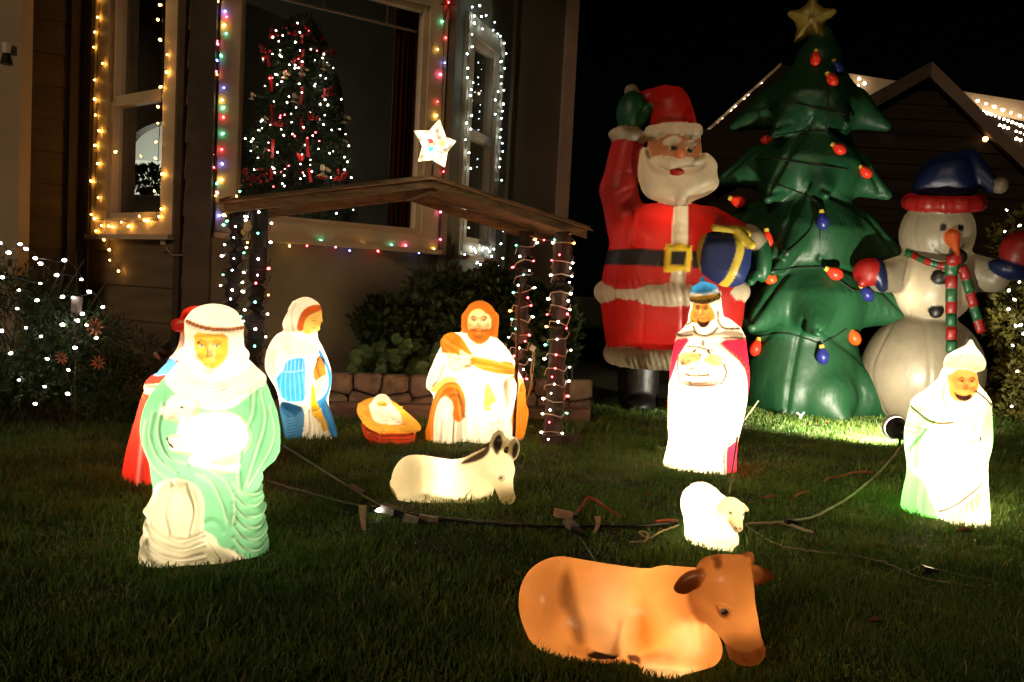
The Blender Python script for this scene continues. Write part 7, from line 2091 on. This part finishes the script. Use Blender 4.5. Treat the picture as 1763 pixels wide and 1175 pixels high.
    for (x, y, s_) in ((593, 203, 1.1), (555, 293, 1.2), (490, 128, .8), (506, 168, .9), (558, 112, .9), (592, 245, .6), (433, 165, .7), (455, 205, .6), (520, 120, .9)):
        c_ = sp(x, y, 1.08); oo = MB()
        oo.tube([c_ + Vector((0, 0, .03 * s_)), c_ + Vector((0, 0, .015 * s_)), c_ + Vector((.004, 0, -.004 * s_)), c_ + Vector((0, 0, -.035 * s_))], [.007 * s_, .014 * s_, .012 * s_, .03 * s_], 8)
        oo.box(c_ + Vector((.028 * s_, 0, .004)), (.04 * s_, .006, .018 * s_), Matrix.Rotation(.5, 3, 'Y')); oo.build('ornament', M_CREAMO, root, True)
indoor_tree()

# ================================================================== cords and clutter on the grass
def cord(name, label, pts, r, mat, cat='cord', z=.022, extra=None):
    q = [G(p[0], p[1], (p[2] if len(p) > 2 else z)) for p in pts]
    q = [Vector(v) for v in curve2([tuple(v) for v in q], 6)]
    m = MB(); m.tube([v + Vector((0, 0, RNG.uniform(-.002, .002))) for v in q], r, 6)
    o = m.build(name, mat, None, True); tag(o, label, cat); return o, q
M_CORDT2 = surf('dull_tan_cord', (0.24, 0.20, 0.12), 0.6, bump=0)
cord('power_cord', 'green cord running from the shepherd to the grey plugs, upper of two', [(488, 768, .05), (540, 800, .03), (600, 838), (640, 862), (662, 876)], .0042, M_CORDG)
cord('power_cord', 'pale green cord running from the shepherd towards the hanging tape, lower of two', [(462, 828), (520, 846), (580, 862), (625, 872)], .0036, M_CORDG)
cord('extension_cord', 'long black extension cord lying from the grey plugs across the middle of the lawn', [(640, 874), (690, 884), (760, 892), (830, 900), (900, 905), (960, 907), (1060, 906), (1130, 904), (1168, 900)], .0055, M_CORDK)
cord('extension_cord', 'orange cord bent in a peak beside the plug pile', [(990, 886), (1003, 870, .04), (1016, 857, .06), (1040, 872, .04), (1068, 890)], .0058, M_CORDO)
cord('extension_cord', 'short orange cord end left of the small sheep', [(1128, 897), (1150, 896), (1168, 897)], .005, M_CORDO)
cord('extension_cord', 'curved red orange cord on the grass between the two kings', [(1418, 832), (1424, 824), (1450, 820), (1470, 813), (1500, 813)], .0045, M_CORDO)
cord('extension_cord', 'short red orange cord right of the sheep near the tan cord', [(1366, 856), (1376, 850), (1393, 846)], .0045, M_CORDO)
cord('extension_cord', 'flat red orange cord piece just right of the standing king', [(1312, 857), (1330, 854), (1338, 855)], .004, M_CORDO)
cord('power_cord', 'tan cord running from the green kneeling king down to the sheep', [(1552, 768, .10), (1535, 790, .05), (1505, 822), (1460, 858), (1410, 886), (1370, 897), (1320, 901), (1285, 903)], .005, M_CORDT)
cord('power_cord', 'short pale cord ending in a taped plug right of the sheep', [(1340, 899), (1365, 905), (1385, 913), (1400, 917)], .0055, M_CORDT)
cord('power_cord', 'tan cord running from the sheep across the lower right lawn', [(1284, 905), (1310, 922), (1340, 938), (1390, 948), (1450, 955), (1510, 965), (1540, 976), (1600, 998), (1680, 1010), (1730, 1004)], .0026, M_CORDT2, z=.014)
cord('power_cord', 'thin tan cord loop with a small knot at the lower right', [(1560, 985), (1590, 976), (1620, 982), (1660, 992), (1720, 1004), (1763, 1022)], .0020, M_CORDT2, z=.014)
cord('power_cord', 'pale cord rising from the grass to the hem of the standing king', [(1256, 850, .02), (1258, 830, .06), (1264, 790, .15), (1270, 752, .24)], .0042, M_CORDT)
cord('power_cord', 'thin tangled tan cord left of the sheep and above the cow', [(1085, 933), (1110, 931), (1115, 918), (1100, 916), (1118, 926), (1140, 915), (1168, 905)], .003, M_CORDT)
cord('power_cord', 'thin cord from the plug pile down behind the back of the cow', [(998, 925), (1012, 945), (1025, 966)], .0028, M_CORDG)
st_, _ = cord('garden_stake', 'thin tan stake leaning behind the standing king', [(1282, 722, .0), (1305, 690, .0)], .005, M_CORDT, 'stake')
st_.data.clear_geometry(); m = MB(); g0 = G(1281, 724); m.tube([g0, P(1306, 690, g0.y - .02)], .005, 6); st_.data.from_pydata([tuple(v) for v in m.v], [], m.f); st_.data.materials.append(M_CORDT)
M_TAPE = surf('pinkish_tape', hexc('#b8907a'), .5, .3, 40, bump=.3)
def tape(label, pts, w, mat=M_TAPE, nm='tape_strip', cat='tape'):
    q = [G(a, b, c) if True else None for a, b, c in pts]
    v_ = []
    for i, p in enumerate(q):
        t = (q[min(i + 1, len(q) - 1)] - q[max(i - 1, 0)]).normalized(); s_ = t.cross(Vector((0, -1, .5))).normalized() * w / 2
        v_ += [p - s_, p + s_]
    k = len(v_); v_ += [v + Vector((0, .0015, .001)) for v in v_]
    f_ = [(2 * i, 2 * i + 1, 2 * i + 3, 2 * i + 2) for i in range(len(q) - 1)] + [(k + 2 * i, k + 2 * i + 2, k + 2 * i + 3, k + 2 * i + 1) for i in range(len(q) - 1)] + [(2 * i, 2 * i + 2, k + 2 * i + 2, k + 2 * i) for i in range(len(q) - 1)] + [(2 * i + 1, k + 2 * i + 1, k + 2 * i + 3, 2 * i + 3) for i in range(len(q) - 1)]
    o = mesh_obj(nm, v_, f_, mat); tag(o, label, cat)
def stand_strip(label, px, py0, py1, w, bend, nm='tape_strip'):
    g = G(px, py1); m = MB()
    q = []
    for i in range(6):
        t = i / 5; q.append(P(px + bend * math.sin(t * 2.2), py1 + (py0 - py1) * t, g.y))
    v_ = []
    for i, p in enumerate(q):
        ww = w * (.45 + .55 * (i / 5)); v_ += [p - Vector((ww / 2, 0, 0)), p + Vector((ww / 2, 0, .002)), p + Vector((ww / 2, .003, .002)), p - Vector((ww / 2, -.003, 0))]
    f_ = []
    for i in range(5):
        for k in range(4): f_.append((4 * i + k, 4 * i + (k + 1) % 4, 4 * i + 4 + (k + 1) % 4, 4 * i + 4 + k))
    f_ += [(0, 1, 2, 3), (23, 22, 21, 20)]
    tag(mesh_obj(nm, v_, f_, M_TAPE), label, 'tape')
stand_strip('pinkish strip of tape hanging from the cord left of the grey plugs', 627, 871, 914, .024, -3)
stand_strip('curled strip of tape standing right of the plug pile', 1022, 890, 920, .020, 8)
def plug(label, px, py, ang, L_=.06, w=.03, z=.03, mat=None):
    c = G(px, py, z); e = empty('plug', c, label, 'plug'); R_ = Matrix.Rotation(ang, 3, 'Z') @ Matrix.Rotation(.15, 3, 'Y')
    m = MB(); x, y, h = L_, w, w * .8
    m.hexa([c + R_ @ Vector(v) for v in ((-x / 2, -y / 2, -h / 2), (x / 2, -y * .4, -h * .4), (x / 2, y * .4, -h * .4), (-x / 2, y / 2, -h / 2), (-x / 2, -y / 2, h / 2), (x / 2, -y * .4, h * .4), (x / 2, y * .4, h * .4), (-x / 2, y / 2, h / 2))])
    m.build('plug_body', mat or M_PLUG, e)
    m = MB(); m.tube([c + R_ @ Vector((x / 2, 0, 0)), c + R_ @ Vector((x / 2 + .02, 0, 0))], [w * .3, w * .16], 8); m.build('cord_sleeve', M_BLACKM, e)
plug('grey taped plug in line on the upper green cord', 615, 843, -.75, .075, .018)
plug('grey plug at the joint of the green and black cords', 672, 878, -.35, .06, .035)
plug('small black plug touching the black extension cord', 690, 884, -.25, .04, .03, mat=M_BLACKM)
plug('pale flattened plug half in the grass below the donkey', 708, 894, -.1, .05, .028)
plug('pale taped plug just right of the flattened plug', 738, 893, .2, .06, .024)
plug('upper brown grey plug of the pile in mid lawn', 970, 885, .3, .06, .032, mat=M_TAPE)
plug('lower plug of the pile in mid lawn, tilted down', 984, 905, -1.0, .06, .03)
plug('dark plug end at the bottom of the pile in mid lawn', 996, 916, -.9, .05, .022, mat=M_BLACKM)
plug('small dark plug on the tan cord right of the sheep', 1362, 899, .2, .04, .022, mat=M_BLACKM)
plug('small dark knot on the thin cord loop at the lower right', 1597, 981, .1, .03, .022, mat=M_BLACKM)
wf = empty('fairy_light', G(652, 879), 'one lit white bulb on the grass beside the grey plug', 'light')
share('bulb', bulb_mesh('W', .0066, .022), G(652, 879, .03), wf, (0, 1.4, 0), 1.1)
# fallen leaves
M_DRY = leaf_mat('dry_leaf', (.13, .05, .02), (.25, .11, .04), .2)
for (px, py, s_, lab) in ((1662, 914, .035, 'curled dry leaf on the grass in front of the green kneeling king'), (1515, 938, .018, 'small red dry leaf right of the sheep on open grass'), (1412, 939, .014, 'tiny brown dry leaf below the tan cord'), (1508, 1068, .022, 'dark dry leaf right of the cow head'), (1118, 852, .016, 'dark dry leaf between donkey and standing king'), (1424, 727, .016, 'dry leaf in the floodlit grass under the green tree')):
    c = G(px, py, .03); v_ = [c + Vector((-s_, 0, 0)), c + Vector((0, -s_ * .5, s_ * .25)), c + Vector((s_, 0, s_ * .15)), c + Vector((0, s_ * .5, s_ * .3)), c + Vector((0, 0, -s_ * .1))]
    tag(mesh_obj('dry_leaf', v_ + [v + Vector((0, 0, -.0015)) for v in v_], [(0, 1, 4), (1, 2, 4), (2, 3, 4), (3, 0, 4), (5, 9, 6), (6, 9, 7), (7, 9, 8), (8, 9, 5), (0, 5, 6, 1), (1, 6, 7, 2), (2, 7, 8, 3), (3, 8, 5, 0)], M_DRY), lab, 'leaf')
# little dark spotlight beside the left bush, wall wire under the windows
sp_ = empty('garden_spotlight', P(285, 605, 3.95), 'small dark spotlight on a stake left of the red king', 'spotlight')
m = MB(); a, b = P(272, 612, 3.93), P(298, 596, 3.97); m.tube([a, a.lerp(b, .3), b], [.02, .028, .036], 10); m.build('housing', M_BLACKM, sp_, True)
m = MB(); m.tube([a + (a - b).normalized() * .012, a], [.018, .02], 10); m.build('rear_cap', M_TAPE, sp_, True)
m = MB(); m.tube([a.lerp(b, .5), Vector((a.x + .03, a.y, 0))], .008, 6); m.build('stake', M_BLACKM, sp_)
m = MB(); m.tube([on(W_lc, 290, 402, .03), on(W_lc, 289, 416, .03)], .003, 4); q = [on(W_lc, 291, 418, .03), on(W_lc, 303, 436, .04), on(W_lc, 322, 441, .06), on(W_f, 350, 432, .05), on(W_f, 364, 405, .04)]
m.tube([Vector(v) for v in curve2([tuple(v) for v in q], 5)], .0028, 4)
m.box(on(W_lc, 291, 418, .035), (.03, .02, .03)); tag(m.build('wall_wire', M_WIREW), 'pale wire with a small plug looped on the wall between the two left windows', 'wire')

# scattered small bits on the lawn
rl = random.Random(21)
pos_ = []
for i in range(70):
    px = rl.uniform(20, 1750); py = rl.uniform(770, 1165); g = G(px, py, .02); pos_.append((g, rl.uniform(.006, .013)))
v_ = []; f_ = []
for g, s_ in pos_:
    k = len(v_); a = rl.uniform(0, 6.28); c_, q_ = math.cos(a), math.sin(a); t_ = rl.uniform(-.4, .4)
    for x, y, z in ((-1, 0, 0), (0, -.45, .2), (1, 0, .1), (0, .45, .25), (0, 0, -.05)):
        v_.append(g + Vector((c_ * x - q_ * y, q_ * x + c_ * y, z + t_ * x)) * s_)
    f_ += [(k, k + 1, k + 4), (k + 1, k + 2, k + 4), (k + 2, k + 3, k + 4), (k + 3, k, k + 4)]
tag(mesh_obj('leaf_litter', v_, f_, M_DRY), 'tiny brown leaf bits scattered over the whole lawn', 'leaf litter', kind='stuff')
